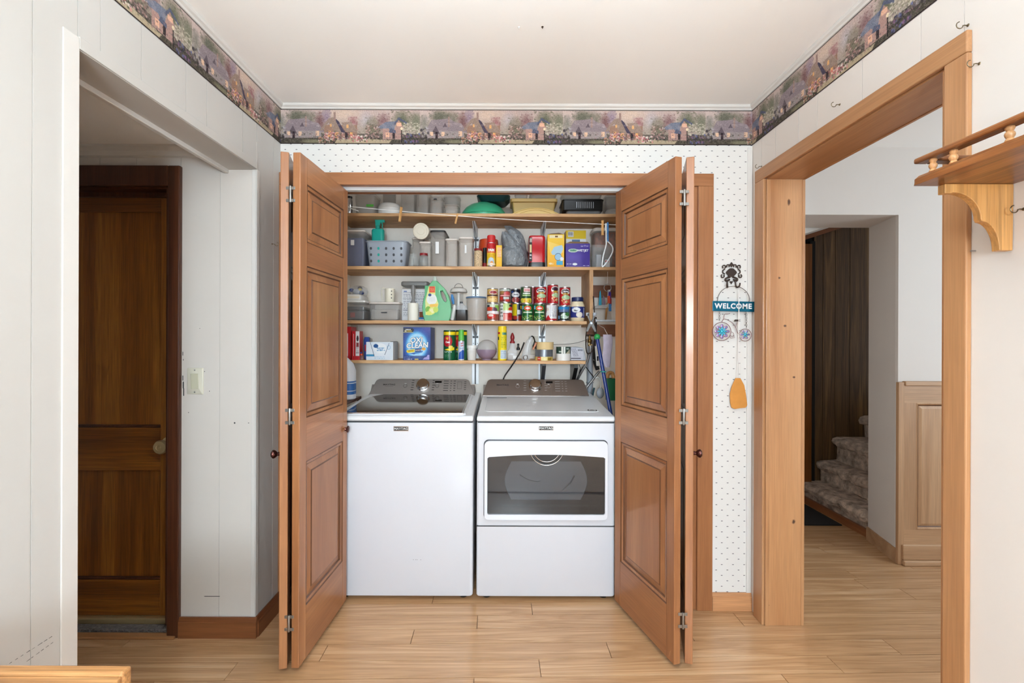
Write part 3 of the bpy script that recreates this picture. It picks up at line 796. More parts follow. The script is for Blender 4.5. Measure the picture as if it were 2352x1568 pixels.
# ------------------------------------------------------------------ next room, stairs
nw = MB().box(wx(2063, SY), 4.1, SY, SY + .02, 0, CE).box(RX, wx(2063, SY), SY, SY + .02, 2.035, CE).build('wall_far_room', 'wall_white_right')
struct(nw, 'white wall above the wainscot in the next room', 'wall')
jx0, jx1 = wx(2063, SY), 2.365
jw = MB().prism([(jx0, SY + .0201), (jx1, SY + .31), (jx1 + .5, SY + .31), (jx1 + .5, SY + .0201)], 0, CE, 'z').build('wall_stair_side', 'wall_white_right'); struct(jw, 'white return wall beside the stairs', 'wall')
o = B(RX, jx1, SY + .0201, SY + .31, 2.035, CE).build('wall_stair_head', 'wall_white_right'); struct(o, 'white header over the stair opening', 'wall')
o = B(4.03, 4.1, -.1, .35, 0, CE).build('wall_next_right', 'plain_wall'); struct(o, 'right wall of the next room', 'wall')
B(4.03, 4.1, 1.75, SY, 0, CE).build('wall_piece', 'plain_wall', o); B(4.03, 4.1, .35, 1.75, 0, .87).build('wall_piece', 'plain_wall', o); B(4.03, 4.1, .35, 1.75, 2.13, CE).build('wall_piece', 'plain_wall', o)
o = B(RX - .16, 4.1, -.1, 0, 0, CE).build('wall_next_near', 'plain_wall'); struct(o, 'near wall of the next room', 'wall')
# wainscot: frame, raised panels, base
ws = thing('wainscot', 'knotty wooden wainscot panelling in the next room', 'wainscot', (0, SY, 0))
w0 = wx(2058, SY); wz1 = wz(877, SY, 2090)
B(w0 - .0, w0 + .035, -.02, 0, 0, wz1).build('corner_post', 'wainscot_z', ws, bevel=.003)
B(w0 + .035, 4.0, -.026, 0, wz1 - .02, wz1 + .006).build('cap', 'wainscot_x', ws, bevel=.004)
pz0, pz1 = wz(1214, SY, 2110), wz(924, SY, 2110)
B(w0 + .035, 4.0, -.014, 0, pz1, wz1 - .02).build('rail', 'wainscot_x', ws)
B(w0 + .035, 4.0, -.014, 0, .12, pz0).build('rail', 'wainscot_x', ws)
xs = w0 + .035; px0 = wx(2100, SY)
pw = .34
k = 0
while xs < 3.9:
    B(xs, px0, -.014, 0, pz0, pz1).build('stile', 'wainscot_z', ws)
    rr = []
    for ins, dp in ((0, -.014), (.006, -.018), (.014, -.008), (.02, -.006), (.035, -.012)):
        rr.append([(px0 + ins, dp, pz0 + ins), (px0 + pw - ins, dp, pz0 + ins), (px0 + pw - ins, dp, pz1 - ins), (px0 + ins, dp, pz1 - ins)])
    MB().rings(rr[:3], False, False).rings(rr[3:], False, True).build('panel', 'wainscot_z', ws)
    MB().rings(rr[2:4], False, False).build('glazed_line', 'door_glaze', ws)
    xs = px0 + pw; px0 = xs + .1; k += 1
B(w0 + .02, 4.0, -.03, -.0005, .03, .12).build('base_board', 'wainscot_x', ws, bevel=.006)
B(w0 + .02, 4.0, -.04, -.0005, 0, .03).build('base_shoe', 'wainscot_x', ws, bevel=.006)
o = MB().prism([(jx0 + .001, SY), (jx0 - .012, SY), (jx1 - .013, SY + .309), (jx1 + .003, SY + .309)], 0, .085, 'z').build('baseboard_stair', 'wainscot_x'); struct(o, 'wooden baseboard along the return wall by the stairs', 'baseboard')
# carpeted stairs rising to the right
st = thing('staircase', 'staircase with mottled brown-grey carpet in the passage', 'stairs', (2.39, 2.98, 0))
YFW = 3.70
YF = YFW - .005 - 2.98
treads, runs = [0, .164, .327, .515, .69, .86], [0, .15, .275, .50, .76, 1.0]
for i in range(5):
    a, b, zt = runs[i], runs[i + 1] + .04, treads[i + 1]; riser = treads[i + 1] - treads[i]
    prof = [(a + .02, zt - riser + .0), (a + .02, zt - .075), (a - .012, zt - .06), (a - .022, zt - .032), (a - .010, zt - .008), (a + .02, zt), (b, zt), (b, zt - riser)]
    rs = []
    nY = 44
    for q in range(nY + 1):
        y = YF * q / nY; rg = []
        for (px, pz) in prof:
            jt = noise.noise(Vector((px * 9 + i * 3, y * 14, pz * 14))) * .014 + noise.noise(Vector((px * 30 + i, y * 40, pz * 30))) * .005
            rg.append((px + jt, y, pz + jt * .8))
        rs.append(rg)
    MB().rings(rs).build('step', 'carpet', st, True)
B(-.008, .012, 0, YF, 0, .05).build('skirt', 'brown_base_y', st)
sp = thing('wall_stair_panel', 'dark brown grooved panelling behind the stairs', 'wall', (0, YFW, 0), kind='structure')
B(1.2, 4.2, .006, .06, 0, 2.43).build('backing', 'black_mat', sp)
xs = 2.50
for wdt in (.075, .10, .12, .21, .12, .2, .25, .3):
    B(xs, xs + wdt - .004, 0, .006, 0, 2.43).build('wall_board', 'stair_panel', sp); xs += wdt
# sloping ceiling with a timber strip
za, zb = wz(550, 3.67, 1850), wz(505, 3.67, 1990)
xa, xb = wx(1850, 3.67), wx(1990, 3.67); sl = (zb - za) / (xb - xa)
f = lambda x: za + sl * (x - xa)
MB().prism([(1.3, f(1.3) - .0), (3.0, f(3.0)), (3.0, f(3.0) + .035), (1.3, f(1.3) + .035)], -.035, -.002, 'y').build('sloping_trim', 'brown_base', sp)
o = MB().prism([(1.3, f(1.3) + .036), (3.2, f(3.2) + .036), (3.2, f(3.2) + .08), (1.3, f(1.3) + .08)], 2.98, YFW - .01, 'y').build('ceiling_stair', 'plain_wall'); struct(o, 'sloping white ceiling over the stairs', 'ceiling')
o = B(1.45, wx(1862, YFW - .03), YFW - .045, YFW - .002, 0, f(2.3) - .001).build('door_4', 'dark_door'); struct(o, 'edge of a brown door at the foot of the stairs', 'door')
B(wx(1862, YFW - .03), wx(1874, YFW - .03), YFW - .02, YFW - .002, 0, 2.1).build('stop', 'black_mat', o)  # black strip stands for the dark gap beside the door edge
o = B(RX, RX + .05, SY + .3, 3.76, 0, CE).build('wall_passage_left', 'plain_wall'); struct(o, 'left wall of the stair passage', 'wall')
m = B(1.45, 2.36, 3.19, 3.62, .0, .008).build('floor_mat', 'black_mat', bevel=.002); tag(m, 'black mat on the floor at the foot of the stairs', 'mat')

# ------------------------------------------------------------------ space behind the camera (daylight comes from here)
rw = thing('wall_rear', 'rear wall with windows behind the viewer', 'wall', kind='structure')
xs = -2.85
for wcx, ww, sill in WIN + [(9, 0, 0)]:
    x1 = min(wcx - ww / 2, 2.85)
    B(xs, x1, -3.0, -2.9, 0, CE).build('wall_piece', 'plain_wall', rw)
    if ww:
        B(x1, x1 + ww, -3.0, -2.9, 0, sill).build('wall_piece', 'plain_wall', rw); B(x1, x1 + ww, -3.0, -2.9, WTOP, CE).build('wall_piece', 'plain_wall', rw)
    xs = x1 + ww
for i, (wcx, ww, sill) in enumerate(WIN):  # side windows added for light; middle one lengthened to brighten the ceiling
    wn = thing('window_%d' % (i + 1), ('white framed window lengthened to a patio door for light, behind the viewer', 'added white framed window behind the viewer, %s' % ('left' if wcx < 0 else 'right'))[ww < 1.5], 'window', (wcx, -2.93, 0), kind='structure')
    h = ww / 2
    for a, b, c, e in ((-h, -h + .06, sill, WTOP), (h - .06, h, sill, WTOP), (-.04, .04, sill + .06, WTOP - .06), (-h + .06, h - .06, sill, sill + .06), (-h + .06, h - .06, WTOP - .06, WTOP)):
        B(a, b, -.02, .03, c, e).build('frame', 'trim_white', wn)
for nm, args in (('wall_rear_left', (-2.9, -2.8, -3, 0, 0, CE)), ('wall_rear_right', (2.8, 2.9, -3, 0, 0, CE)), ('wall_return_left', (-2.85, -1.215, -.1, 0, 0, CE))):
    struct(B(*args).build(nm, 'plain_wall'), 'plain wall behind the viewer', 'wall')

# added unseen lamps: an uplighter bowl for the ceiling, a globe for frontal fill
lp = thing('added_pendant_lamp', 'added uplighting white bowl pendant lamp above the viewer', 'lamp', (0.05, .3, CE))
MB().lathe([(.05, -.025), (.06, -.02), (.062, 0)], 28).build('canopy', 'brass', lp, True)
for k in range(3): MB().tube([(0, 0, -.02), (.2 * math.cos(k * 2.094), .2 * math.sin(k * 2.094), -.475)], .002, 6).build('chain', 'brass', lp, True)
MB().lathe([(.001, -.57), (.1, -.56), (.18, -.52), (.21, -.475), (.206, -.475), (.176, -.514), (.098, -.553), (.001, -.563)], 36).build('bowl', 'lamp_glass', lp, True)
ld = bpy.data.lights.new('uplight_fill', 'AREA'); ld.shape = 'DISK'; ld.size = .34; ld.energy = 34; ld.color = (.82, 1.0, 1.13)
lo = bpy.data.objects.new('uplight_fill', ld); COL.objects.link(lo); lo.parent = lp; lo.location = (0, 0, -.5); lo.rotation_euler = (math.pi, 0, 0)
lp = thing('added_floor_lamp', 'added globe floor lamp behind the viewer for fill light', 'lamp', (0.1, -1.7, 0))
MB().lathe([(.14, 0), (.14, .012), (.03, .02), (.012, .04), (.012, 1.21)], 28).build('stand', 'brass', lp, True)
LAMP_W = 190.0
gm, nt_, gb, N_, L_ = newmat('glowing_globe'); gb.inputs['Base Color'].default_value = (.9, .9, .9, 1)
gb.inputs['Emission Color'].default_value = (.82, 1.0, 1.13, 1); gb.inputs['Emission Strength'].default_value = LAMP_W / (math.pi * 4 * math.pi * .28 ** 2)
MATS['glowing_globe'] = gm
MB().ball((0, 0, 1.5), .28, seg=32, rg=16).build('globe', 'glowing_globe', lp, True)

# added strip light brightening the closet, hidden behind the head of the opening
lp = thing('added_strip_light', 'added white strip light brightening the closet from above the opening', 'lamp', (-.05, YB + .1155, 2.34))
B(-.6, .6, 0, .045, -.0, .06).build('housing', 'trim_white', lp, bevel=.004)
MB().tube([(-.56, .03, -.016), (.56, .03, -.016)], .013, 12).build('tube', 'lamp_glass', lp, True)
ld = bpy.data.lights.new('closet_fill', 'AREA'); ld.shape = 'RECTANGLE'; ld.size = 1.1; ld.size_y = .05; ld.energy = 1.8; ld.color = (.88, .98, 1.06)
lo = bpy.data.objects.new('closet_fill', ld); COL.objects.link(lo); lo.parent = lp; lo.location = (0, .046, -.032); lo.rotation_euler = (math.radians(25), 0, 0)

# screw holes and hooks in the ceiling
for px, py, mt in ((1192, 62, 'white_plastic'), (1246, 61, 'iron')):
    Y = (CE - EYE) * FPX / (VPY - py); X = wx(px, Y, py)
    o = MB().lathe([(.004, 0), (.004, -.002), (.0015, -.003), (.0015, -.006)], 12).build('ceiling_screw', mt, None, True, loc=(X, Y, CE))
    tag(o, 'small %s screw in the ceiling' % ('white' if mt[0] == 'w' else 'dark'), 'screw')
# ------------------------------------------------------------------ bifold closet doors
LW, LT, LZ0, LZ1 = .468, .03, .024, 2.024
RP = ((0, .0), (.005, .0035), (.016, .0055), (.021, .0115), (.048, .0055), (.053, .0025), (.054, .0022))
def raised_panel(x0, x1, z0, z1, t, pick):
    m = MB()
    for s in (-1, 1):
        rr = []
        for ins, dp in RP:
            y = (0 if s < 0 else t) - s * dp
            rr.append([(x0 + ins, y, z0 + ins), (x1 - ins, y, z0 + ins), (x1 - ins, y, z1 - ins), (x0 + ins, y, z1 - ins)])
        for k in pick:
            if k == 'c': m.rings([rr[-2], rr[-1]], False, True)
            else: m.rings([rr[k], rr[k + 1]], False, False)
    return m
def leaf(parent, p0, p1, side):
    """leaf from its hinge end p0 to p1 (plan); thickness grows to the left of the direction"""
    dx, dy = p1[0] - p0[0], p1[1] - p0[1]
    lf = empty('door_leaf', parent, (p0[0], p0[1], 0), (0, 0, math.atan2(dy, dx)))
    st = .056
    for a, b in ((0, st), (LW - st + .006, LW)): B(a, b, 0, LT, LZ0, LZ1).build('stile', 'door_wood', lf, bevel=.0025)
    zs = [LZ0, .235, .812, .985, 1.592, 1.686, 1.918, LZ1]
    for a, b in ((0, 1), (2, 3), (4, 5), (6, 7)): B(st, LW - st + .006, .0006, LT - .0006, zs[a], zs[b]).build('rail', 'door_wood_h', lf)
    for a, b in ((1, 2), (3, 4), (5, 6)): raised_panel(st, LW - st + .006, zs[a], zs[b], LT, (1, 3, 'c')).build('panel', 'door_wood', lf); raised_panel(st, LW - st + .006, zs[a], zs[b], LT, (0, 2, 4)).build('glazed_moulding', 'door_glaze', lf)
    return lf
def hinge(parent, x, y, z, gap):
    h = empty('hinge', parent, (x, y, z))
    MB().lathe([(.004, -.032), (.0045, -.03), (.0045, .03), (.004, .032)], 12).build('barrel', 'hinge_steel', h, True)
    for s in (-1, 1):
        for dz in (-.024, .024): B(min(0, s * (gap + .012)), max(0, s * (gap + .012)), .0005, .003, dz - .006, dz + .006).build('leaf_plate', 'hinge_steel', h, bevel=.001)
    return h
def knob_at(parent, loc, rz):
    k = MB().lathe([(.009, 0), (.008, .006), (.007, .012), (.013, .018), (.0165, .024), (.0165, .029), (.012, .034), (.004, .036)], 24)
    k.xf(Matrix.Rotation(math.pi / 2, 4, 'X'))
    return k.build('knob', 'copper_knob', parent, True, loc=loc, rot=(0, 0, rz))

d2 = thing('door_2', 'left bifold closet door in reddish wood, folded open', 'door', kind='structure')
# inner leaf: room-side end at (-.80, 1.763), track end at (-.779, 2.23)
a0, a1 = (-.800, 1.763), (-.779, 2.231)
l1 = leaf(d2, a0, a1, 1)                                   # thickness to the left (-x): fine
ang = math.atan2(2.231 - 1.763, -.985 + .845)
b0 = (-.845, 1.763); l2 = leaf(d2, b0, (b0[0] + math.cos(ang), b0[1] + math.sin(ang)), 1)
for z in (.2, 1.0, 1.86): hinge(d2, -.8375, 1.7595, z, .006)
knob_at(l1, (LW - .05, 0, .82 + .0), 0).location = (LW - .028, LT + .0, .85)
d3 = thing('door_3', 'right bifold closet door in reddish wood, folded open', 'door', kind='structure')
c0, c1 = (.6625, 1.788), (.535, 2.24)
an = math.atan2(c1[1] - c0[1], c1[0] - c0[0])
# thickness must grow to the right, so start from the far end
far = (c0[0] + LW * math.cos(an), c0[1] + LW * math.sin(an))
l3 = leaf(d3, far, c0, -1)
e0 = (.738, 1.79); ang2 = math.atan2(.45, .13)
l4 = leaf(d3, e0, (e0[0] + math.cos(ang2), e0[1] + math.sin(ang2)), 1)
for z in (.2, 1.0, 1.86): hinge(d3, .6975, 1.786, z, .006)
# knobs
for o in list(l1.children):
    if o.name.startswith('knob'): bpy.data.objects.remove(o)
knob_at(l1, (LW - .022, LT * 0 - .0, .862), 0).scale = (1, .5, 1)
knob_at(l2, (.03, LT, .85), math.pi)
knob_at(l4, (.03, 0, .85), 0)

# ------------------------------------------------------------------ washer and dryer
def machine(name, label, x0, x1, yf, cons_mat, ink, cx0, cx1, ct0, ct1):
    W = x1 - x0; hw = W / 2; cx = (x0 + x1) / 2
    r = thing(name, label, name if name != 'clothes_dryer' else 'dryer', (cx, yf, 0))
    MB().loft([(.022, hw - .004, .345, .014), (.028, hw, .349, .016), (.884, hw, .349, .016)], cx=0, cy=.35).build('cabinet', 'enamel', r, True)
    for sx in (-1, 1):
        for y in (.05, .64): MB().lathe([(.02, 0), (.022, .006), (.012, .01), (.012, .03)], 14, (sx * (hw - .05), y, 0)).build('foot', 'black_plastic', r, True)
    B(-hw + .006, hw - .006, .006, .69, .884, .8915).build('seam', 'seam', r)
    prof = [(0, .8915), (-.001, .904), (.003, .912), (.014, .917), (.50, .951), (.695, .956), (.695, .8915)]
    MB().prism(prof, -hw, hw, 'x').build('top_deck', 'enamel_top', r, bevel=.008, seg=3)
    # sloped console
    yc, zc = 2.80 - yf, .953
    co = empty('console', r, (0, yc, zc), (-math.radians(36), 0, 0))
    Lc = .118
    a0, a1, b0, b1 = cx0 - cx, cx1 - cx, ct0 - cx, ct1 - cx
    pts = [(a0, 0), (a1, 0)]
    for k in range(7):
        t = k / 6 * math.pi / 2; pts.append((b1 - .022 + .022 * math.cos(t) + (a1 - b1) * .2 * (1 - k / 6), Lc - .022 + .022 * math.sin(t)))
    for k in range(7):
        t = k / 6 * math.pi / 2; pts.append((b0 + .022 - .022 * math.sin(t) - (b0 - a0) * .2 * (k / 6), Lc - .022 + .022 * math.cos(t)))
    MB().prism(pts, 0, .03, 'y').build('face', cons_mat, co, bevel=.003)
    B(a0 + .004, a1 - .004, .02, .1, -.03, Lc - .03).build('back_shell', 'console_grey', co)
    B(a0 + .004, a1 - .004, -.003, .0, -.004, .002).build('lower_strip', 'chrome', co, bevel=.001)
    return r, co, cx, hw, Lc
def console_bits(co, knob_x, disp_x, brand_x, ink, Lc, washer):
    kz = Lc * .60
    K = MB().lathe([(.040, 0), (.041, .004), (.036, .007), (.035, .026), (.031, .030), (.0, .030)], 36)
    K.xf(Matrix.Rotation(math.pi / 2, 4, 'X')).build('dial', 'chrome', co, True, loc=(knob_x, -.0005, kz))
    text('MAYTAG', .015, 'console_ink', co, (brand_x, -.0008, kz + .004), bold=.0004, sx=1.25)
    B(brand_x - .026, brand_x + .026, -.0006, 0, kz - .0085, kz - .0078).build('underline', ink, co)
    B(disp_x, disp_x + .042, -.0012, 0, kz + .018, kz + .032).build('display', 'display', co, bevel=.001)
    R = random.Random(3)
    for sx, off in ((-1, -.058), (1, .058)):
        for k in range(5):
            w = R.uniform(.012, .02); x = knob_x + off + (-w if sx < 0 else 0) * .9
            B(x, x + w, -.0006, 0, kz + .034 - k * .017, kz + .038 - k * .017).build('legend', ink, co)
    for x in (knob_x - .11, disp_x + .016):
        MB().torus((0, 0, 0), .011, .0009, 'y', 20, 6).build('button_ring', ink, co, loc=(x, -.0006, kz - .004))
        B(x - .006, x + .006, -.0015, 0, kz + .010, kz + .0125).build('button_light', 'white_ink', co)
    for c in range(3):
        for k in range(5):
            w = (.030, .008, .012)[c]; x = disp_x + (.056, .098, .118)[c]
            B(x, x + w, -.0006, 0, kz + .03 - k * .017, kz + .0335 - k * .017).build('legend', ink, co)
    if washer:
        for xx in (disp_x + .142, disp_x + .168):
            B(xx, xx + .001, -.0006, 0, kz - .024, kz + .028).build('legend_frame', ink, co)
        for zz in (-.024, .027): B(disp_x + .142, disp_x + .169, -.0006, 0, kz + zz, kz + zz + .001).build('legend_frame', ink, co)
        for k in range(5): B(disp_x + .184, disp_x + .197, -.0006, 0, kz + .026 - k * .014, kz + .029 - k * .014).build('legend', ink, co)
def badge(r, x, z, w):
    b = empty('badge', r, (x, 0, z))
    MB().loft([(0, w, w * .34, .001), (.003, w * .97, w * .31, .001)]).xf(Matrix.Rotation(math.pi / 2, 4, 'X')).build('badge_rim', 'chrome', b, True)
    MB().loft([(0.0030, w * .93, w * .25, .001), (.0036, w * .92, w * .24, .001)]).xf(Matrix.Rotation(math.pi / 2, 4, 'X')).build('badge_plate', 'console_ink', b, True)
    text('MAYTAG', w * .40, 'white_ink', b, (0, -.0040, 0), bold=.0001, sx=1.12)

YM = 2.262
wsr, co, cx, hw, Lc = machine('washing_machine', 'white top-loading washing machine with glass lid, left of the dryer', -.862, -.163, YM, 'console_grey', 'console_ink', wx(846, 2.80), wx(1091, 2.80), wx(868, 2.88), wx(1077, 2.88))
wsr['category'] = 'washing machine'
console_bits(co, wx(971, 2.83) - cx, wx(998, 2.83) - cx, wx(893, 2.83) - cx, 'console_ink', Lc, True)
badge(wsr, wx(922, YM) - cx, wz(984, YM, 922), .038)
# glass lid following the deck slope
sl = math.atan2(.034, .486)
ld_ = empty('lid', wsr, (0, .010, .9172), (sl, 0, 0))
MB().loft([(0, .315, .252, .02), (.010, .313, .250, .02)], cx=-.004, cy=.262).build('lid_frame', 'enamel_top', ld_, True)
gp = [(-.30, .018), (.285, .018), (.29, .03), (.29, .49), (-.23, .49), (-.29, .40), (-.30, .30)]
MB().prism(gp, .010, .0135, 'z').build('lid_glass', 'lid_glass', ld_, bevel=.0015)
B(-.31, .30, .002, .014, .009, .0145).build('lid_trim', 'chrome', ld_, bevel=.002)
MB().tube([(.296, .02, .012), (.297, .25, .012), (.297, .48, .012)], .003, 8).build('lid_trim', 'chrome', ld_, True)
for i in range(5): B(-.30 + i * .11, -.28 + i * .11, .0, .0012, -.0462, -.0452).build('seam_clip', 'black_plastic', ld_)
# a row of tiny rating dots near the foot of the front
for dx in (-.018, -.006, .002, .022): MB().lathe([(.0014, 0), (.0014, .0006)], 8).xf(Matrix.Rotation(math.pi / 2, 4, 'X')).build('front_dot', 'seam', wsr, loc=(wx(959, YM) - cx + dx * .9, -.0004, wz(1285, YM, 959)))

dry, co, cx, hw, Lc = machine('clothes_dryer', 'white front-loading clothes dryer with dark door window', -.146, .545, YM, 'console_brown_reflect', 'console_ink', wx(1108, 2.80), wx(1354, 2.80), wx(1122, 2.88), wx(1339, 2.88))
dry['category'] = 'clothes dryer'
console_bits(co, wx(1230, 2.83) - cx, wx(1255, 2.83) - cx, wx(1155, 2.83) - cx, 'console_pale_ink', Lc, False)
badge(dry, wx(1255, YM) - cx, wz(983, YM, 1255), .038)
B(-hw + .002, hw - .002, -.0006, .006, wz(1209, YM), wz(1206.5, YM)).build('toe_seam', 'seam', dry)
B(-hw + .03, -hw + .15, .46, .47, .9485, .9502).build('deck_mark', 'console_ink', dry)
o = MB().lathe([(.026, 0), (.026, .0012)], 28).build('deck_emblem', 'console_ink', dry, True, loc=(wx(1361, 2.40) - cx, .14, .9268)); o.rotation_euler = (sl, 0, 0)
MB().torus((0, 0, .0014), .017, .0012, 'z', 24, 6).build('emblem_ring', 'white_ink', o, True)
# loose deck inset panel
MB().loft([(0, .30, .17, .03), (.002, .298, .168, .03)], cx=-.01, cy=.26).build('deck_inset', 'enamel_top', dry, True, loc=(0, .016, .9172), rot=(sl, 0, 0))
# door: white frame, arched window
dr = empty('door', dry, (0, 0, 0))
X0, X1 = wx(1114, YM) - cx, wx(1395, YM) - cx
Z1, Z0 = wz(1011, YM), wz(1190, YM)
mxx, mzz = (X0 + X1) / 2, (Z0 + Z1) / 2
def rr_poly(x0, x1, z0, z1, r, n=6):
    P = []
    for ci, (ccx, ccz) in enumerate(((x1 - r, z1 - r), (x0 + r, z1 - r), (x0 + r, z0 + r), (x1 - r, z0 + r))):
        for k in range(n + 1):
            a = math.pi / 2 * (ci + k / n); P.append((ccx + r * math.cos(a), ccz + r * math.sin(a)))
    return P
wX0, wX1 = wx(1121, YM) - cx, wx(1389, YM) - cx
wZ1, wZ0 = wz(1047, YM), wz(1178, YM)
win = [(wX1 - .006, wZ0), (wX1, wZ0 + .006), (wX1, wZ1 - .006), (wX1 - .008, wZ1)]
for k in range(1, 12):
    t = k / 12; win.append((wX1 - .008 + (wX0 - wX1 + .016) * t, wZ1 + .0125 * math.sin(math.pi * t)))
win += [(wX0 + .008, wZ1), (wX0, wZ1 - .006), (wX0, wZ0 + .006), (wX0 + .006, wZ0)]
MB().plate(rr_poly(X0, X1, Z0, Z1, .022), [win], -.022, -.002).build('door_frame', 'enamel', dr, bevel=.006, seg=3)
MB().plate(rr_poly(X0 - .004, X1 + .004, Z0 - .004, Z1 + .004, .024), [rr_poly(X0 + .03, X1 - .03, Z0 + .03, Z1 - .07, .02)], -.002, -.0005).build('door_gasket', 'seam', dr)
shr = [((p[0] - mxx) * .998 + mxx, (p[1] - mzz) * .998 + mzz) for p in win]
MB().prism(shr, -.014, -.011, 'y').build('door_glass', 'door_glass', dr)
# liner behind the glass: a splayed tray with a drum opening
tray = []
for f_, y in ((1.0, -.0105), (.985, -.009)):
    tray.append([((p[0] - mxx) * f_ + mxx, y, (p[1] - mzz) * f_ + mzz) for p in win])
cxw, czw = wx(1255, YM) - cx, wz(1102, YM)
def drum_poly(sx=1.0, sz=1.0, y=0.0):
    P = []
    top, bot = .096, -.095
    for k in range(9):      # right side bowed
        t = k / 8; z = bot + (top - bot) * t; P.append((cxw + sx * (.172 + .033 * math.sin(math.pi * t)), y, czw + sz * z))
    for k in range(9):
        t = k / 8; z = top + (bot - top) * t; P.append((cxw - sx * (.172 + .033 * math.sin(math.pi * t)), y, czw + sz * z))
    return P
MB().plate([(p[0], p[1]) for p in shr], [[(p[0], p[2]) for p in drum_poly()]], -.009, -.004).build('door_liner', 'dark_liner', dr)
MB().rings([drum_poly(1, 1, -.0065), drum_poly(.99, .98, -.0045)], False, True).build('drum_window', 'drum_grey', dr)
B(cxw - .22, cxw + .21, -.0093, -.009, czw - .128, czw - .118).build('liner_ledge', 'grey_plastic', dr)
MB().tube([(cxw - .13, -.0085, czw + .03), (cxw - .09, -.0085, czw + .005), (cxw - .05, -.0085, czw - .004), (cxw - .03, -.0085, czw - .002)], .0022, 6).build('drum_baffle', 'steel', dr, True)
MB().tube([(cxw + .08, -.0085, czw - .05), (cxw + .12, -.0085, czw - .01), (cxw + .14, -.0085, czw + .025)], .0028, 6).build('drum_baffle', 'steel', dr, True)
# scooped handle at the top of the window
hcx, hcz, hr = cxw + .002, wz(1027, YM), .084
A = lambda R, n=18: [(hcx + R * math.cos(a), hcz + R * math.sin(a)) for a in [math.pi + math.asin((hcz - (wZ1 + .0122)) / R) + (math.pi - 2 * math.asin((hcz - (wZ1 + .0122)) / R)) * k / n for k in range(n + 1)]]
MB().prism(A(hr * .93), -.0165, -.0145, 'y').build('handle_scoop', 'black_plastic', dr)
MB().tube([(p[0], -.017, p[1]) for p in A(hr)], .0022, 8).build('handle_ring', 'chrome', dr, True)
MB().tube([(p[0], -.017, p[1]) for p in A(hr * .80)], .0018, 8).build('handle_ring', 'chrome', dr, True)

# bag end and cord between the machines is left to the dark gap; low rack with the bleach bottle stands left of the washer
# ------------------------------------------------------------------ closet shelves
SF, SD = 2.735, .305
Z1, Z2, Z3, Z4 = 2.056, 1.737, 1.411, 1.1715
xr = wx(1348, SF)
for z, x1, lab in ((Z1, CXR - .002, 'topmost wooden closet shelf, holding plastic tubs and the green bowl'), (Z2, CXR - .002, 'second wooden closet shelf from the top, holding the purple box'), (Z3, xr, 'third wooden closet shelf, holding the stacked cans'), (Z4, xr - .006, 'lowest wooden closet shelf, above the machines')):
    o = B(CXL + .002, x1, SF, CYB - .0098, z - .019, z).build('shelf', 'shelf_board', bevel=.0015); tag(o, lab, 'shelf', 'closet shelves')
o = B(wx(1354, SF), wx(1362, SF), SF, CYB - .001, Z3 - .03, Z2 - .0195).build('shelf_divider', 'shelf_divider'); tag(o, 'upright wooden divider between second and third closet shelf', 'divider')
for z in (1.62, 1.36):
    o = B(wx(1362, SF) + .012, CXR - .002, CYB - .02, CYB - .001, z - .04, z + .04).build('wall_cleat', 'brown_base'); tag(o, 'brown wooden cleat on the closet wall, %s' % ('upper one behind the hanging bags' if z > 1.5 else 'lower one behind the grey rod'), 'cleat')
# slotted wall standards with folded steel brackets
for px, lab in ((1092, 'left slotted metal shelf standard, above the washer edge'), (1245, 'right slotted metal shelf standard, behind the red cans')):
    X = wx(px, CYB - .01)
    s = thing('shelf_standard', lab, 'shelf bracket', (X, CYB - .001, 0), group='shelf standards')
    for a, b in ((-.023, -.004), (.004, .023)): B(a, b, -.008, 0, 1.0, 1.98).build('rail', 'white_metal', s, bevel=.001)
    B(-.004, .004, -.004, 0, 1.0, 1.98).build('slot', 'dark_grey_plastic', s)
    for z in (Z1, Z2, Z3):
        zz = z - .0195
        for sx in (-1, 1):
            m = MB()
            rs = []
            for y, zl, x0, x1 in ((-.010, .07, .003, .014), (-.03, .055, .003, .014), (-.12, .03, .003, .012), (-.195, .014, .002, .009), (-.21, .006, .003, .006)):
                rs.append([(sx * x0, y, zz - .0004), (sx * x1, y, zz - .0004), (sx * x1, y, zz - zl * .8), (sx * (x0 + x1) / 2, y, zz - zl), (sx * x0, y, zz - zl * .85)])
            m.rings(rs).build('bracket_arm', 'zinc', s, True)
        B(-.019, .019, -.0095, -.0082, zz - .085, zz - .07).build('bracket_clip', 'dark_grey_plastic', s)
        for q in (-.0135, .0135): MB().lathe([(.003, 0), (.003, .001)], 8).xf(Matrix.Rotation(math.pi / 2, 4, 'X')).build('screw', 'grey_plastic', s, loc=(q, -.0081, zz - .12))
    if px > 1200:
        MB().prism([(-.012, Z4 - .0195), (-.19, Z4 - .0195), (-.19, Z4 - .035), (-.012, .98)], -.012, .012, 'x').build('lower_bracket', 'dark_grey_plastic', s)
b5 = MB().prism([(3.03, Z4 - .0195), (2.85, Z4 - .0195), (2.85, Z4 - .05), (3.03, .98)], wx(1318, 2.87), wx(1327, 2.87), 'x').build('shelf_bracket', 'black_plastic'); tag(b5, 'black steel bracket under the lowest shelf beside the hoses', 'shelf bracket')

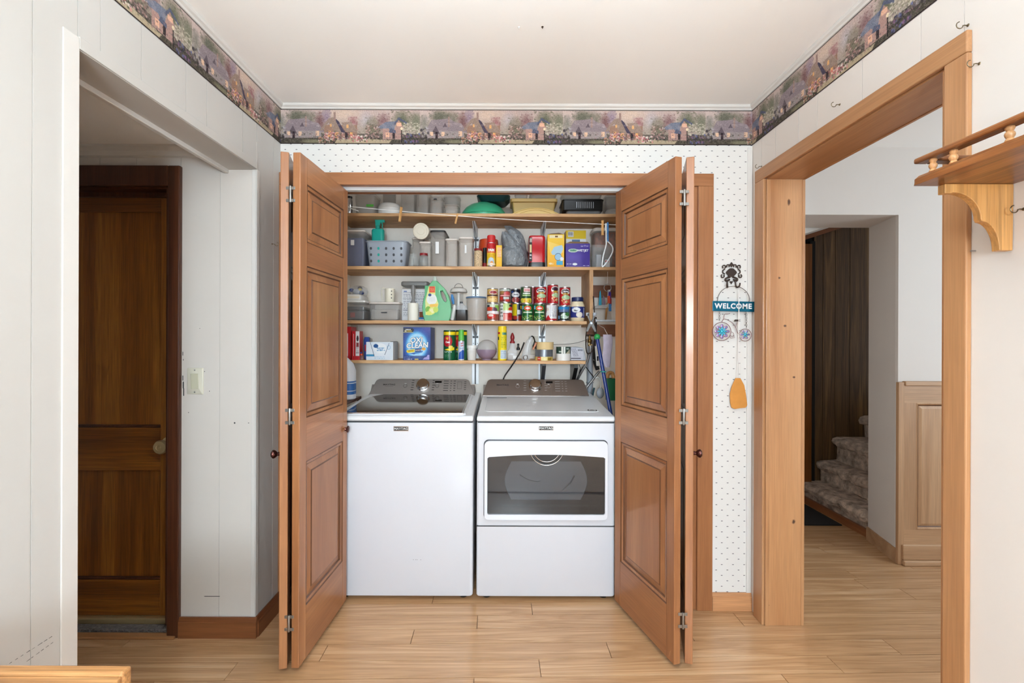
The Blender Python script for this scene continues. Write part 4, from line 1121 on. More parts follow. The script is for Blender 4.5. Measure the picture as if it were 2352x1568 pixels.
# ------------------------------------------------------------------ builders for shelf goods
def spot(x0, x1, yt, Yf, zb, y=None):
    ym = yt if y is None else y
    X = (wx(x0, Yf, ym) + wx(x1, Yf, ym)) / 2
    return X, (x1 - x0) * Yf / FPX, wz(yt, Yf, (x0 + x1) / 2) - zb
def tub(name, label, cat, x0, x1, yt, Yf, d, zb, body='milky', lid='milky', lidh=.012, r=.02, taper=.88, over=.003, group=None, solid=False):
    X, w, h = spot(x0, x1, yt, Yf, zb)
    t = thing(name, label, cat, (X, Yf + d / 2, zb), group=group)
    hx, hy = w / 2, d / 2; zt = h - lidh; wl = .002
    secs = [(0, hx * taper - .004, hy * taper - .004, r), (.004, hx * taper, hy * taper, r), (zt, hx - over, hy - over, r)]
    if not solid: secs += [(zt, hx - over - wl, hy - over - wl, r - wl), (.006, hx * taper - wl, hy * taper - wl, r - wl)]
    MB().loft(secs, 4).build('body', body, t, True)
    if lid: MB().loft([(zt + .0003, hx - .001, hy - .001, r + .002), (zt + .001, hx, hy, r + .002), (h - .003, hx, hy, r + .002), (h, hx - .004, hy - .004, r)], 4).build('lid', lid, t, True)
    return t, w, h, d
def carton(name, label, cat, x0, x1, yt, Yf, d, zb, mat, cv=None, rz=0, pm='print'):
    X, w, h = spot(x0, x1, yt, Yf, zb)
    t = thing(name, label, cat, (X, Yf + d / 2, zb), rz)
    B(-w / 2, w / 2, -d / 2, d / 2, 0, h).build('carton', mat, t, bevel=.0012)
    if cv: print_flat('printed_face', cv, -w / 2 + .001, w / 2 - .001, .001, h - .001, -d / 2 - .0004, t, pm)
    return t, w, h, d
def can(label, x0, x1, yt, Yc, zb, cv, h=None, group='food cans on the third shelf', name='food_can', cat='can', arc=2 * math.pi, turn=0.0):
    X, w, hh = spot(x0, x1, yt, Yc, zb); h = h or hh
    r = w / 2
    t = thing(name, label, cat, (X, Yc, zb), group=group)
    MB().lathe([(r * .9, .002), (r, 0), (r, .003), (r * .975, .005), (r * .975, h - .005), (r, h - .003), (r, h), (r * .93, h), (r * .92, h - .004), (0.001, h - .004)], 32).build('tin', 'steel', t, True)
    print_cyl('wrapper', cv, r * .99, .0055, h - .0055, t, arc, 'print_gloss', turn)
    return t, r, h
def ribs(parent, n, w, z0, z1, y, mat): pass

S = 'clear plastic container'
# ---- top shelf (goods cut off by the head of the opening)
X, w, h = spot(798, 808, 445, 2.80, Z1)
t = thing('canister', 'chrome canister at the left end of the top shelf', 'canister', (X, 2.80, Z1))
MB().lathe([(.016, 0), (.018, .003), (.018, .10), (.015, .105), (.015, .115), (0.001, .116)], 20).build('body', 'chrome', t, True); MB().lathe([(.0165, .106), (.0165, .118), (.001, .12)], 20).build('lid', 'black_plastic', t, True)
t, w, h, d = tub('food_container', 'grey food container with a bright green label on the top shelf', 'container', 811, 861, 442, 2.75, .15, Z1, 'milky_dim', 'milky_dim', .014, .03)
X = wx(848, 2.745) - t.location.x; B(X - .022, X + .022, -d / 2 - .0012, -d / 2 - .0004, .042, .056).build('label', 'lime', t, bevel=.0005)
X, w, h = spot(869, 921, 457, 2.82, Z1)
t = thing('round_tub', 'white round tub on the top shelf beside the green-labelled container', 'tub', (X, 2.82, Z1))
MB().lathe([(.066, 0), (.069, .003), (.069, .05), (.066, .062), (.058, .072), (.03, .078), (.001, .079)], 36).build('body', 'white_plastic', t, True); MB().torus((0, 0, .048), .0695, .0018, 'z', 36, 6).build('rim', 'white_plastic', t, True)
tub('food_container', 'small grey container standing behind the white round tub', 'container', 877, 906, 436, 2.91, .07, Z1, 'milky_dim', 'milky_dim', .01, .012)
tub('storage_bin', 'tall translucent bin on the top shelf, left of its twin', 'bin', 919, 952, 425, 2.77, .18, Z1, 'milky_dim', None, .0, .01, .93)
tub('storage_bin', 'tall translucent bin on the top shelf, right of its twin', 'bin', 954, 984, 425, 2.77, .18, Z1, 'milky_dim', None, .0, .01, .93)
t, w, h, d = tub('food_container', 'narrow clear canister with pull-tab lid on the top shelf', 'container', 984, 1016, 447, 2.76, .12, Z1, 'milky_dim', 'milky', .012, .018)
MB().loft([(0, .011, .005, .004), (.006, .009, .004, .004)]).build('tab', 'dark_grey_plastic', t, True, loc=(0, -d / 2 - .004, h - .03))
t, w, h, d = tub('food_container', 'shallow oval tub in front, beside the green bowl', 'container', 1017, 1053, 468, 2.745, .12, Z1, 'milky', 'milky', .01, .03)
tub('food_container', 'larger oval tub behind the shallow one beside the green bowl', 'container', 1017, 1056, 447, 2.875, .12, Z1, 'milky_dim', 'milky_dim', .012, .03)
X, w, h = spot(1057, 1166, 448, 2.88, Z1); r = w / 2
t = thing('mixing_bowl', 'large green plastic bowl turned upside down on the top shelf', 'bowl', (X, 2.885, Z1))
MB().lathe([(r - .004, .004), (r, 0), (r + .001, .006), (r - .004, .010), (r * .965, .020), (r * .90, .042), (r * .78, .066), (r * .60, .085), (r * .38, .096), (r * .36, .099), (.001, .1)], 48).build('bowl', 'bowl_green', t, True)
MB().torus((0, 0, .016), r * .985, .0025, 'z', 48, 6).build('rim', 'bowl_green', t, True)
t = thing('plastic_tray', 'dark teal tray resting on the upturned green bowl', 'tray', (wx(1133, 2.9), 2.9, Z1 + .1005))
MB().loft([(0, .075, .07, .03), (.01, .085, .08, .03), (.03, .10, .095, .03), (.034, .104, .099, .03)]).build('body', 'dark_teal', t, True); MB().torus((.09, -.07, .02), .008, .003, 'y', 12, 6).build('handle', 'dark_teal', t, True)
t, w, h, d = tub('food_tub', 'square pale-yellow tub stacked on the top shelf', 'tub', 1172, 1281, 455, 2.86, .165, Z1, 'tub_yellow', 'tub_yellow', .022, .012, .82, .012)
t = thing('tub_lid', 'round yellow lid leaning before the square yellow tub', 'lid', (wx(1229, 2.775), 2.770, Z1), group=None)
arc = [(-.148 + .296 * k / 24, .040 * (1 - ((k - 12) / 12) ** 2)) for k in range(25)]
MB().prism([(x, max(z, .0005)) for x, z in arc] + [(.148, 0), (-.148, 0)], -.002, .002, 'y').build('disc', 'tub_yellow', t, True)
MB().tube([(x, -.002, z + .002) for x, z in arc], .0035, 8).build('bead', 'tub_yellow', t, True); MB().tube([(x * .88, -.0035, max(.002, z - .009)) for x, z in arc[2:-2]], .0018, 8).build('bead', 'tub_yellow', t, True)
tub('food_container', 'flat grey box lying on the square yellow tub', 'container', 1182, 1213, 438, 2.90, .1, wz(455, 2.86) + .001, 'milky_dim', 'milky_dim', .01, .01)
tub('food_container', 'pale flat box on the yellow tub, right of another', 'container', 1217, 1280, 441, 2.87, .12, wz(455, 2.86) + .001, 'milky_dim', 'milky', .01, .012)
t, w, h, d = tub('food_tray', 'ribbed black plastic tray on the top shelf', 'tray', 1292, 1388, 456, 2.76, .2, Z1 + .0285, 'black_plastic', 'black_plastic', .008, .02, .96, .004)
for k in range(9): B(-.042 + k * .0125, -.038 + k * .0125, -d / 2 - .003, -d / 2 + .002, .012, h - .02).build('rib', 'steel' if k < 1 else 'light_grey_plastic', t, bevel=.001)
tub('tray_lid', 'clear lid under the ribbed black tray', 'lid', 1301, 1382, 483, 2.75, .2, Z1, 'clear', 'clear', .006, .02, .97)
tub('food_container', 'clear box lying on the ribbed black tray', 'container', 1292, 1386, 438, 2.80, .16, Z1 + .029 + spot(1292, 1388, 456, 2.76, Z1 + .0285)[2], 'milky_dim', 'milky_dim', .01, .02)
t = thing('domed_cover', 'grey domed cover at the right end of the top shelf', 'cover', (wx(1409, 2.8), 2.80, Z1))
MB().lathe([(.06, 0), (.062, .004), (.06, .02), (.05, .035), (.03, .042), (.001, .043)], 32).build('dome', 'milky', t, True); MB().torus((0, 0, .003), .061, .003, 'z', 32, 6).build('rim', 'milky', t, True)
t, w, h, d = tub('food_container', 'grey container behind the domed cover on the top shelf', 'container', 1390, 1440, 448, 2.88, .12, Z1, 'milky_dim', 'milky_dim', .01, .02)

# ---- second shelf
t, w, h, d = tub('storage_bin', 'clear bin full of dark blue cloth at the left of the second shelf', 'bin', 776, 838, 527, 2.76, .24, Z2, 'clear', 'lid_pale', .012, .014, .92)
MB().loft([(.008, w * .42, d * .42, .01), (h * .55, w * .43, d * .43, .012), (h * .8, w * .40, d * .38, .02)]).build('contents', 'dark_blue_cloth', t, True)
B(-w * .02, w * .1, -d / 2 - .0006, -d / 2 + .004, h * .58, h * .72).build('label', 'paper', t)
# basket with holes
X, w, h = spot(838, 935, 552, 2.755, Z2); d = .15
bs = thing('plastic_basket', 'grey perforated basket holding a teal spray bottle', 'basket', (X, 2.755 + d / 2, Z2))
hx, hy = w / 2, d / 2
MB().loft([(0, hx * .84, hy * .84, .03), (.003, hx * .86, hy * .86, .03), (h - .006, hx * .98, hy * .98, .03), (h - .006, hx * .98 - .003, hy * .98 - .003, .027), (.006, hx * .86 - .003, hy * .86 - .003, .027)], 6).build('body', 'basket_grey', bs, True)
MB().tube([(px_, py_, h - .004) for px_, py_ in rr_poly(-hx, hx, -hy, hy, .03)], .003, 8, True).build('rim', 'basket_grey', bs, True)
for row in range(3):
    for cidx in range(5):
        u = -.36 + cidx * .18; zz = h * (.22 + row * .24); f_ = .86 + .12 * zz / h
        MB().loft([(0, .0065, .0085, .0064), (.0012, .0065, .0085, .0064)], 5).xf(Matrix.Rotation(math.pi / 2, 4, 'X')).build('hole', 'teal' if cidx in (1,) else 'dark_grey_plastic', bs, True, loc=(u * w, -hy * f_ - .0004, zz))
sb = thing('spray_bottle', 'teal trigger spray bottle standing in the perforated basket', 'spray bottle', (wx(868, 2.83), 2.83, Z2 + .0065))
bz = wz(528, 2.83) - Z2 - .0065
MB().loft([(0, .036, .026, .02), (.004, .038, .028, .02), (bz - .008, .038, .028, .02), (bz, .034, .024, .02)], 5).build('body', 'teal', sb, True)
MB().lathe([(.014, 0), (.014, .02), (.012, .022)], 20, (-.003, 0, bz)).build('collar', 'teal', sb, True)
tz = bz + .02
MB().prism([(-.016, tz), (.010, tz), (.012, tz + .02), (.028, tz + .024), (.040, tz + .024), (.040, tz + .038), (.018, tz + .046), (-.014, tz + .048), (-.022, tz + .044), (-.018, tz + .03)], -.010, .010, 'y').build('spray_head', 'teal', sb, bevel=.003)
MB().tube([(.020, 0, tz + .026), (.026, 0, tz + .010), (.024, 0, tz - .004), (.030, 0, tz - .014)], .0035, 8).build('trigger', 'teal', sb, True)
B(-.016, .034, -.0288, -.0282, .02, .088).build('label', 'paper', sb); B(-.014, .014, -.0292, -.0288, .036, .058).build('label_print', 'dark_ink', sb)
br = thing('scrub_brush', 'white scrub brush with grey handle in the perforated basket', 'brush', (wx(890, 2.80), 2.79, Z2 + .0065))
MB().tube([(.03, 0, .012), (.018, 0, .05), (.002, .01, .085), (-.006, .015, .103)], [.010, .012, .009, .006], 10).build('brush_head', 'white_plastic', br, True)
MB().tube([(-.006, .015, .10), (-.012, .02, .118), (-.006, .024, .132), (.006, .02, .118), (.002, .015, .10)], .005, 8).build('handle', 'grey_plastic', br, True)
tub('food_container', 'leaning clear canister behind the two small jars', 'container', 945, 972, 545, 2.865, .08, Z2, 'milky', 'lid_pale', .012, .012, .8)
X, w, h = spot(947, 987, 512, 2.80, Z2)
lidz = wz(532, 2.80)
t = thing('storage_jar', 'cream round jar lying on its side on the clear canisters', 'jar', (wx(967, 2.80), 2.80, lidz))
MB().lathe([(.048, 0), (.050, .004), (.050, .016), (.047, .02), (.040, .0205), (.038, .0185), (.022, .0185), (.021, .0205), (.001, .0205)], 40).xf(Matrix.Rotation(math.pi / 2 + .12, 4, 'X')).build('lid', 'cream_plastic', t, True, loc=(0, .0, 0))
MB().lathe([(.040, 0), (.043, .01), (.043, .1), (.045, .11)], 32).xf(Matrix.Rotation(-math.pi / 2 + .12, 4, 'X')).build('jar_body', 'milky', t, True)
t, w, h, d = tub('food_container', 'short clear canister under the cream jar on the second shelf', 'container', 962, 991, 554, 2.775, .09, Z2, 'milky', 'lid_pale', .012, .012, .92)
def glass_jar(label, x0, x1, yt, Yc, lid):
    X, w, h = spot(x0, x1, yt, Yc, Z2); r = w / 2
    t = thing('glass_jar', label, 'jar', (X, Yc, Z2), group='small glass jars')
    hb = h - (.012 if lid else 0)
    MB().lathe([(r * .9, 0), (r, .004), (r, hb * .55), (r * .82, hb * .75), (r * .78, hb * .8), (r * .8, hb), (r * .76, hb), (r * .74, hb * .8), (r * .94, hb * .5), (r * .94, .006), (.001, .006)], 28).build('glass', 'clear_glass', t, True)
    if lid: MB().lathe([(r * .84, hb - .002), (r * .86, hb + .002), (r * .86, h - .002), (r * .82, h), (.001, h)], 28).build('lid', 'red_dark', t, True)
    else: MB().lathe([(r * .86, hb - .003), (r * .88, hb), (r * .88, hb + .004), (r * .8, hb + .005), (.001, hb + .004)], 28).build('lid', 'clear_glass', t, True)
glass_jar('squat glass jar with a glass lid on the second shelf', 938, 963, 585, 2.755, False)
glass_jar('small glass jar with a red lid on the second shelf', 962.5, 984, 582, 2.755, True)
t, w, h, d = tub('food_container', 'tall clear canister with black lid and white label', 'container', 987, 1023, 528, 2.75, .2, Z2, 'milky_dim', 'black_plastic', .012, .014, .92)
B(-.012, .008, -d / 2 - .0006, -d / 2 + .004, h * .36, h * .68).build('label', 'paper', t)
tub('food_container', 'unlabelled pale canister between the black-lidded and the labelled one', 'container', 1022, 1051, 547, 2.75, .12, Z2, 'milky', 'lid_pale', .012, .014, .94)
t, w, h, d = tub('food_container', 'pale canister with a narrow white label beside the shelf standard', 'container', 1052.5, 1087, 543, 2.75, .12, Z2, 'milky', 'lid_pale', .013, .016, .92)
B(-.006, .005, -d / 2 - .0006, -d / 2 + .004, h * .45, h * .72).build('label', 'paper', t)
X, w, h = spot(1089, 1108, 571, 2.765, Z2); r = w / 2
t = thing('seed_jar', 'glass jar of popping corn with a patterned lid', 'jar', (X, 2.765, Z2))
MB().lathe([(r * .92, 0), (r, .003), (r, h - .02), (r * .8, h - .013), (.001, h - .013)], 24).build('seeds', 'popcorn', t, True); MB().lathe([(r * .92, h - .0125), (r * .98, h - .011), (r * .98, h - .001), (.001, h)], 24).build('lid', 'red_dark', t, True)
X, w, h = spot(1098, 1147, 552, 2.93, Z2)
t = thing('coffee_tin', 'red and orange tin behind the cooking spray', 'tin', (X, 2.93, Z2))
MB().lathe([(.062, 0), (.064, .003), (.064, .11), (.06, .112)], 32).build('body', 'red_dark', t, True); MB().lathe([(.0665, .1125), (.0665, .13), (.06, h), (.001, h)], 32).build('lid', 'orange_red', t, True)
t = thing('flashlight', 'black and red flashlight between the corn jar and cooking spray', 'flashlight', (wx(1113, 2.80), 2.80, Z2))
MB().lathe([(.017, 0), (.017, .022), (.013, .03)], 20).build('head', 'red_dark', t, True); MB().lathe([(.013, .0301), (.013, .12), (.011, .124), (.001, .124)], 20).build('barrel', 'black_plastic', t, True)
cv = Cv(110, 100, (240, 200, 40)).rect(0, 0, 1, .22, (196, 30, 32)).rect(.3, .20, .72, .40, (206, 40, 40)).rect(.3, .36, .7, .44, (232, 120, 70)).lines(4, .36, .5, .66, .66, (190, 120, 30), 1).ell(.5, .86, .13, .22, (196, 214, 226)).ell(.52, .9, .06, .1, (238, 150, 70)).ell(.5, .93, .2, .05, (244, 224, 200))
X, w, h = spot(1118, 1139, 541, 2.765, Z2); r = w / 2
t = thing('cooking_spray', 'yellow cooking spray can with a red cap', 'spray can', (X, 2.765, Z2))
hb = h * .74
MB().lathe([(r * .95, 0), (r, .002), (r, .006), (r * .97, .007), (r * .97, hb), (r * .9, hb + .004)], 28).build('tin', 'steel', t, True); print_cyl('wrapper', cv, r * .985, .007, hb, t)
MB().lathe([(r * .93, hb + .0042), (r * .95, hb + .006), (r * .92, h - .006), (r * .8, h), (.001, h)], 28).build('cap', 'red_print', t, True)
text('PAM', .021, 'white_ink', t, (0, 0, hb * .70), bold=.0012, cyl=r * .985 + .0006)
cv = Cv(30, 60, (248, 196, 50)).rect(.2, .1, .9, .55, (246, 206, 150)).lines(8, .25, .12, .9, .6, (226, 130, 60), 2).rect(0, .75, 1, 1, (246, 190, 36))
carton('food_box', 'small yellow box half hidden by the grey bag', 'box', 1139.5, 1153, 563, 2.745, .045, Z2, 'yellow_box', cv)
# grey plastic carrier bag
X, w, h = spot(1147, 1214, 560, 2.80, Z2)
bg = thing('plastic_bag', 'knotted grey plastic carrier bag on the second shelf', 'bag', (X, 2.835, Z2))
m = MB(); rs = []
prof = [(.02, .0), (.055, .002), (.078, .014), (.086, .04), (.088, .07), (.084, .10), (.074, .125), (.055, .145), (.036, .158), (.024, .168)]
for i, (r, z) in enumerate(prof):
    ring = []
    for k in range(40):
        a = 2 * math.pi * k / 40
        n1 = noise.noise(Vector((math.cos(a) * 2.2, math.sin(a) * 2.2, z * 26))) * .012 + noise.noise(Vector((math.cos(a) * 5, math.sin(a) * 5, z * 50 + 3))) * .006
        q = r * (w / .176) + n1 * min(1, r / .05)
        ring.append((q * math.cos(a), q * math.sin(a) * .85, z + (n1 * .5 if i > 1 else 0)))
    rs.append(ring)
m.rings(rs).build('sack', 'grey_bag', bg, True)
def flap(secs, sd):
    rs = []
    for i, (x, y, z, rx, ry) in enumerate(secs):
        ring = []
        for k in range(28):
            a = 2 * math.pi * k / 28; q = 1 + .28 * noise.noise(Vector((math.cos(a) * 3 + sd, math.sin(a) * 3, i * .25)))
            ring.append((x + rx * q * math.cos(a), y + ry * q * math.sin(a), z + .004 * noise.noise(Vector((k * .5, i, sd)))))
        rs.append(ring)
    MB().rings(rs).build('handle', 'grey_bag', bg, True)
flap([(.006, 0, .12, .066, .05), (.018, -.005, .15, .056, .036), (.022, -.008, .175, .048, .026), (.016, -.01, .205, .043, .018), (.0, -.01, .232, .038, .012), (-.022, -.008, .252, .030, .008), (-.040, -.006, .268, .018, .004)], 1)
flap([(.0, -.01, .12, .068, .05), (-.012, -.02, .15, .056, .038), (-.028, -.026, .175, .044, .028), (-.042, -.028, .198, .034, .018), (-.052, -.028, .216, .024, .010), (-.06, -.028, .226, .012, .005)], 5)
text('S', .032, 'dark_ink', bg, (.026, -.034, .188), rot=.2)
# red appliance
X, w, h = spot(1214, 1252, 543, 2.80, Z2); r = w / 2
t = thing('kitchen_gadget', 'red gadget with a black base on the second shelf', 'appliance', (X, 2.81, Z2))
MB().loft([(0, r * 1.0, .045, .02), (.004, r * 1.02, .046, .02), (.032, r * .98, .044, .02)], 5).build('base', 'black_plastic', t, True)
MB().loft([(.0322, r * .97, .043, .02), (h - .01, r * .99, .044, .02), (h, r * .9, .038, .02)], 5).build('body', 'red_gloss', t, True)
cv = Cv(14, 50, (30, 26, 26)).rect(.2, .05, .9, .2, (190, 180, 170)).rect(.2, .3, .8, .62, (226, 206, 150)).rect(.2, .7, .8, .76, (220, 220, 220)).rect(.2, .84, .7, .88, (230, 230, 230))
print_flat('side_label', cv, -r * .95, -r * .60, .036, h - .014, -.0445, t)
# yellow pad box
cv = Cv(100, 180, (250, 196, 44)).vgrad((250, 206, 60), (246, 176, 40)).rect(.12, .02, .9, .11, (244, 226, 180)).rect(.45, .04, .62, .09, (130, 90, 40)).poly([(.0, .2), (.95, .36), (.95, .55), (.2, .62)], (252, 216, 120), .7)
cv.poly([(.40, .38), (.86, .32), (.94, .44), (.80, .60), (.30, .62), (.22, .54)], (176, 208, 226)).ell(.64, .68, .21, .115, (40, 60, 90)).ell(.64, .68, .19, .10, (160, 200, 226)).ell(.86, .74, .10, .055, (236, 240, 244)).rect(.54, .80, .92, .92, (70, 176, 214)).ell(.18, .88, .10, .03, (250, 226, 160)).lines(2, .12, .86, .36, .92, (250, 240, 220), 3)
t, w, h, d = carton('pad_box', 'yellow box of cleaning pads beside the purple box', 'box', 1258.5, 1297, 538, 2.77, .10, Z2, 'yellow_box', cv, -.05)
MB().add([(-w / 2, -d / 2, h), (w / 2, -d / 2, h), (w * .2, -.02, h + .016), (-w * .3, -.02, h + .012)], [(0, 1, 2, 3)]).build('flap', 'cardboard', t)
cv = Cv(50, 60, (250, 214, 40)).rect(.1, .03, .38, .16, (240, 240, 240)).rect(0, .22, 1, .6, (236, 238, 240)).rect(.3, .24, .7, .5, (96, 120, 150))
for k in range(6): cv.rect(.12 + k * .04, .05, .135 + k * .04, .13, (40, 40, 40))
carton('cleaner_box', 'yellow and white box standing behind the purple box', 'box', 1300, 1346, 529, 2.87, .09, Z2, 'yellow_box', cv)
cv = Cv(130, 130, (58, 28, 142)).ell(.32, .58, .5, .28, (84, 54, 176), .9, .7).ell(.3, .3, .2, .08, (196, 214, 196)).ell(.3, .29, .15, .045, (120, 170, 150)).lines(2, .62, .06, .96, .16, (200, 190, 226), 4).ell(.38, .88, .1, .05, (236, 238, 244)).lines(1, .04, .86, .24, .91, (240, 240, 250), 5).lines(1, .72, .93, .98, .98, (240, 240, 250), 6)
t, w, h, d = carton('pad_box', 'purple mop pad box with white lettering', 'box', 1299.5, 1355, 559, 2.745, .10, Z2, 'purple', cv, 0, 'print_gloss')
text('WETJET', .0185, 'white_ink', t, (w * .21, -d / 2 - .001, h * .70), bold=.0004, sx=1.05)
text('Swiffer', .016, 'green', t, (-w * .19, -d / 2 - .001, h * .70), bold=.0003, sx=.8)
MB().add([(-w / 2, -d / 2, h + .0002), (w / 2, -d / 2, h + .0002), (w * .42, -d / 2 + .02, h + .014), (-w * .3, -d / 2 + .02, h + .016)], [(0, 1, 2, 3)]).build('flap', 'cardboard', t)
t, w, h, d = tub('snack_tub', 'clear tub of brown contents with white lid, behind the hanger', 'tub', 1364, 1420, 522, 2.85, .15, Z2 + .0, 'clear', 'white_plastic', .022, .03, .95)
MB().loft([(.006, w * .43, d * .43, .025), (h - .03, w * .44, d * .44, .028)], 5).build('contents', 'pretzel', t, True)
t, w, h, d = tub('parts_box', 'clear lidless box of small parts at the right of the second shelf', 'box', 1359, 1410, 562, 2.76, .085, Z2, 'clear', None, 0, .012, .92)
B(-w * .25, -w * .02, -.02, .02, .006, h * .6).build('contents', 'light_grey_plastic', t, bevel=.003); B(.02, w * .36, -.02, .015, .006, h * .38).build('contents', 'paper', t, bevel=.002); B(.02, w * .3, -.022, -.0205, h * .26, h * .34).build('contents', 'red_print', t)

# clothes line with pegs and bent hangers
p0 = Vector((wx(790, 2.60, 473), 2.60, wz(473, 2.60, 790))); p1 = Vector((wx(1410, 2.60, 518), 2.60, wz(516, 2.60, 1410)))
pts = []
for k in range(31):
    t_ = k / 30; p = p0.lerp(p1, t_); p.z -= .012 * math.sin(math.pi * t_); pts.append(tuple(p))
ln = MB().tube([(CXL + .0005, 2.6, p0.z + .012)] + pts + [(.66, 2.6, p1.z - .002), (CXR - .0005, 2.6, p1.z - .008)], .0017, 8).build('clothes_line', 'rope_white', smooth=True); tag(ln, 'thin white clothes line strung across the closet', 'line')
tl = MB().tube([(p0.x + .01, 2.598, p0.z - .0), (p0.x + .05, 2.596, p0.z - .018), (p0.x + .085, 2.594, p0.z - .03)], .0018, 6).build('line_tail', 'rope_white', ln, True)
def peg(px, py, tilt, lab, sc=1.0):
    X = wx(px, 2.60, py); k = min(range(31), key=lambda i: abs(pts[i][0] - X)); z = pts[k][2]
    t = thing('clothes_peg', lab, 'clothes peg', (X, 2.60, z), group='wooden clothes pegs')
    q = empty('jaw', t, rot=(0, tilt, 0)); q.scale = (sc, sc, sc)
    for s in (-1, 1): B(s * .0035 - .003, s * .0035 + .003, -.0055, .0055, -.062, .022).build('half', 'peg_wood', q, bevel=.001)
    MB().torus((0, 0, -.02), .004, .0014, 'y', 12, 6).build('spring', 'steel', q, True)
peg(921, 480, .12, 'wooden clothes peg on the line below the white round tub')
peg(1050, 492, .22, 'wooden clothes peg on the line left of the metal bracket', .72)
peg(1384, 514, 0.0, 'wooden clothes peg on the line beside the hanging hooks')
hg = thing('hanger', 'bent white metal hanger hooked over the clothes line', 'hanger', (wx(1394, 2.6, 513), 2.60, wz(515.5, 2.6, 1394)))
MB().tube([(-.006, .010, -.03), (-.006, .008, .0), (-.006, .0, .0045), (-.006, -.008, .0), (-.006, -.01, -.02), (-.006, -.01, -.09), (-.006, -.01, -.12), (-.022, -.01, -.18), (-.028, -.01, -.235), (-.022, -.012, -.24), (.006, -.012, -.205), (.030, -.01, -.16), (.030, -.01, -.13), (.010, -.01, -.105), (-.002, -.008, -.095)], .0038, 8).build('wire', 'white_metal', hg, True)
MB().tube([(.004, .010, -.03), (.004, .008, .0), (.004, .0, .005), (.004, -.008, .0), (.004, -.01, -.10)], .0045, 8).build('strap', 'sky_blue', hg, True)

# ---- third shelf
t, w, h, d = tub('storage_box', 'dark clear box at the left end of the third shelf', 'box', 786, 838, 689, 2.75, .24, Z3, 'clear', 'white_plastic', .013, .01, .94)
B(-w * .42, w * .42, -d * .4, d * .4, .006, h * .5).build('contents', 'dark_grey_plastic', t, bevel=.008); B(-w * .2, w * .02, -d * .42, -d * .405, h * .15, h * .4).build('contents', 'red_dark', t, bevel=.003); B(-w * .4, w * .4, -d * .38, d * .38, h * .51, h * .7).build('contents', 'dark_grey_plastic', t, bevel=.008)
zt = Z3 + h + .0005
t = thing('paper_pack', 'white wrapped pack lying on the dark clear box', 'pack', (wx(815, 2.85), 2.85, zt))
MB().loft([(0, .058, .08, .012), (.004, .062, .084, .014), (.030, .062, .084, .014), (.036, .056, .078, .014)], 4).build('pack', 'white_plastic', t, True); B(-.055, .055, -.0846, -.084, .012, .026).build('label', 'cream_plastic', t)
zt += .0365
t = thing('bag_of_odds', 'clear plastic bag of odds and ends atop the paper pack', 'bag', (wx(822, 2.85), 2.85, zt))
rs = []
for i, (r, z) in enumerate([(.03, 0), (.058, .003), (.064, .022), (.055, .045), (.03, .058), (.01, .062)]):
    rs.append([((r + noise.noise(Vector((k * .7, z * 40, 1))) * .008) * math.cos(2 * math.pi * k / 24), (r + noise.noise(Vector((k * .5, z * 40, 4))) * .008) * .8 * math.sin(2 * math.pi * k / 24), z) for k in range(24)])
MB().rings(rs).build('bag', 'clear_bag', t, True)
for x, y, z, mt, sc in ((-.03, -.03, .03, 'blue', .012), (.0, -.03, .022, 'light_grey_plastic', .018), (.03, -.028, .014, 'navy', .014), (.022, -.03, .034, 'yellow', .009), (-.015, -.036, .012, 'clear_glass', .011), (.012, .0, .046, 'black_plastic', .012)):
    MB().ball((x, y, z), sc * 1.3, sc, sc, 12, 6).build('contents', mt, t, True)
t, w, h, d = tub('storage_box', 'clear lidded box with a printed mark on the third shelf', 'box', 846, 918, 693, 2.75, .095, Z3, 'clear', 'lid_pale', .012, .014, .94)
B(-w * .42, w * .42, -d * .42, d * .42, .006, h * .62).build('contents', 'milky', t, bevel=.01); B(-.018, .018, -d / 2 + .0012, -d / 2 + .0016, h * .40, h * .45).build('mark', 'dark_ink', t)
X, w, h2 = spot(886, 909, 664, 2.82, Z3 + h + .0005); r = w / 2
t = thing('measuring_cup', 'off-white measuring cup standing on the clear lidded box', 'cup', (X, 2.797, Z3 + h + .0005))
MB().lathe([(r * .82, 0), (r * .86, .003), (r, h2), (r * .94, h2), (r * .8, .006), (.001, .006)], 28).build('cup', 'ivory_plastic', t, True)
MB().tube([(-r * .9, -.005, h2 - .003), (-r * 1.5, -.008, h2), (-r * 1.45, -.008, h2 * .3), (-r * 1.25, -.006, h2 * .18)], .005, 8, flat=.6).build('handle', 'ivory_plastic', t, True)
for k in range(3): MB().lathe([(.0035, 0), (.0035, .0006)], 8).xf(Matrix.Rotation(math.pi / 2, 4, 'X')).build('mark', 'dark_ink', t, loc=(r * .55, -r * .82, h2 * (.3 + .25 * k)))
cv = Cv(80, 100, (236, 236, 238)).lines(14, .06, .1, .94, .9, (120, 124, 140), 7, .35).rect(.08, .05, .2, .09, (110, 130, 180)).rect(.7, .72, .9, .9, (146, 80, 46)).rect(.68, .9, .96, .96, (60, 130, 190)).rect(.04, .3, .96, .31, (160, 160, 170)).rect(.04, .66, .5, .675, (60, 60, 70))
X, w, h = spot(921, 983, 646, 2.85, Z3)
t = thing('storage_canister', 'large square canister with grey lid and printed paper label', 'canister', (X, 2.85 + .07, Z3)); d = .14
MB().loft([(0, w * .47, d * .47, .02), (.004, w * .48, d * .48, .02), (h - .045, w * .49, d * .49, .02), (h - .036, w * .46, d * .46, .02), (h - .025, w * .46, d * .46, .02)], 5).build('body', 'clear', t, True)
MB().loft([(h - .026, w * .50, d * .52, .022), (h - .022, w * .515, d * .53, .024), (h - .006, w * .515, d * .53, .024), (h, w * .49, d * .5, .022)], 5).build('lid', 'grey_plastic', t, True)
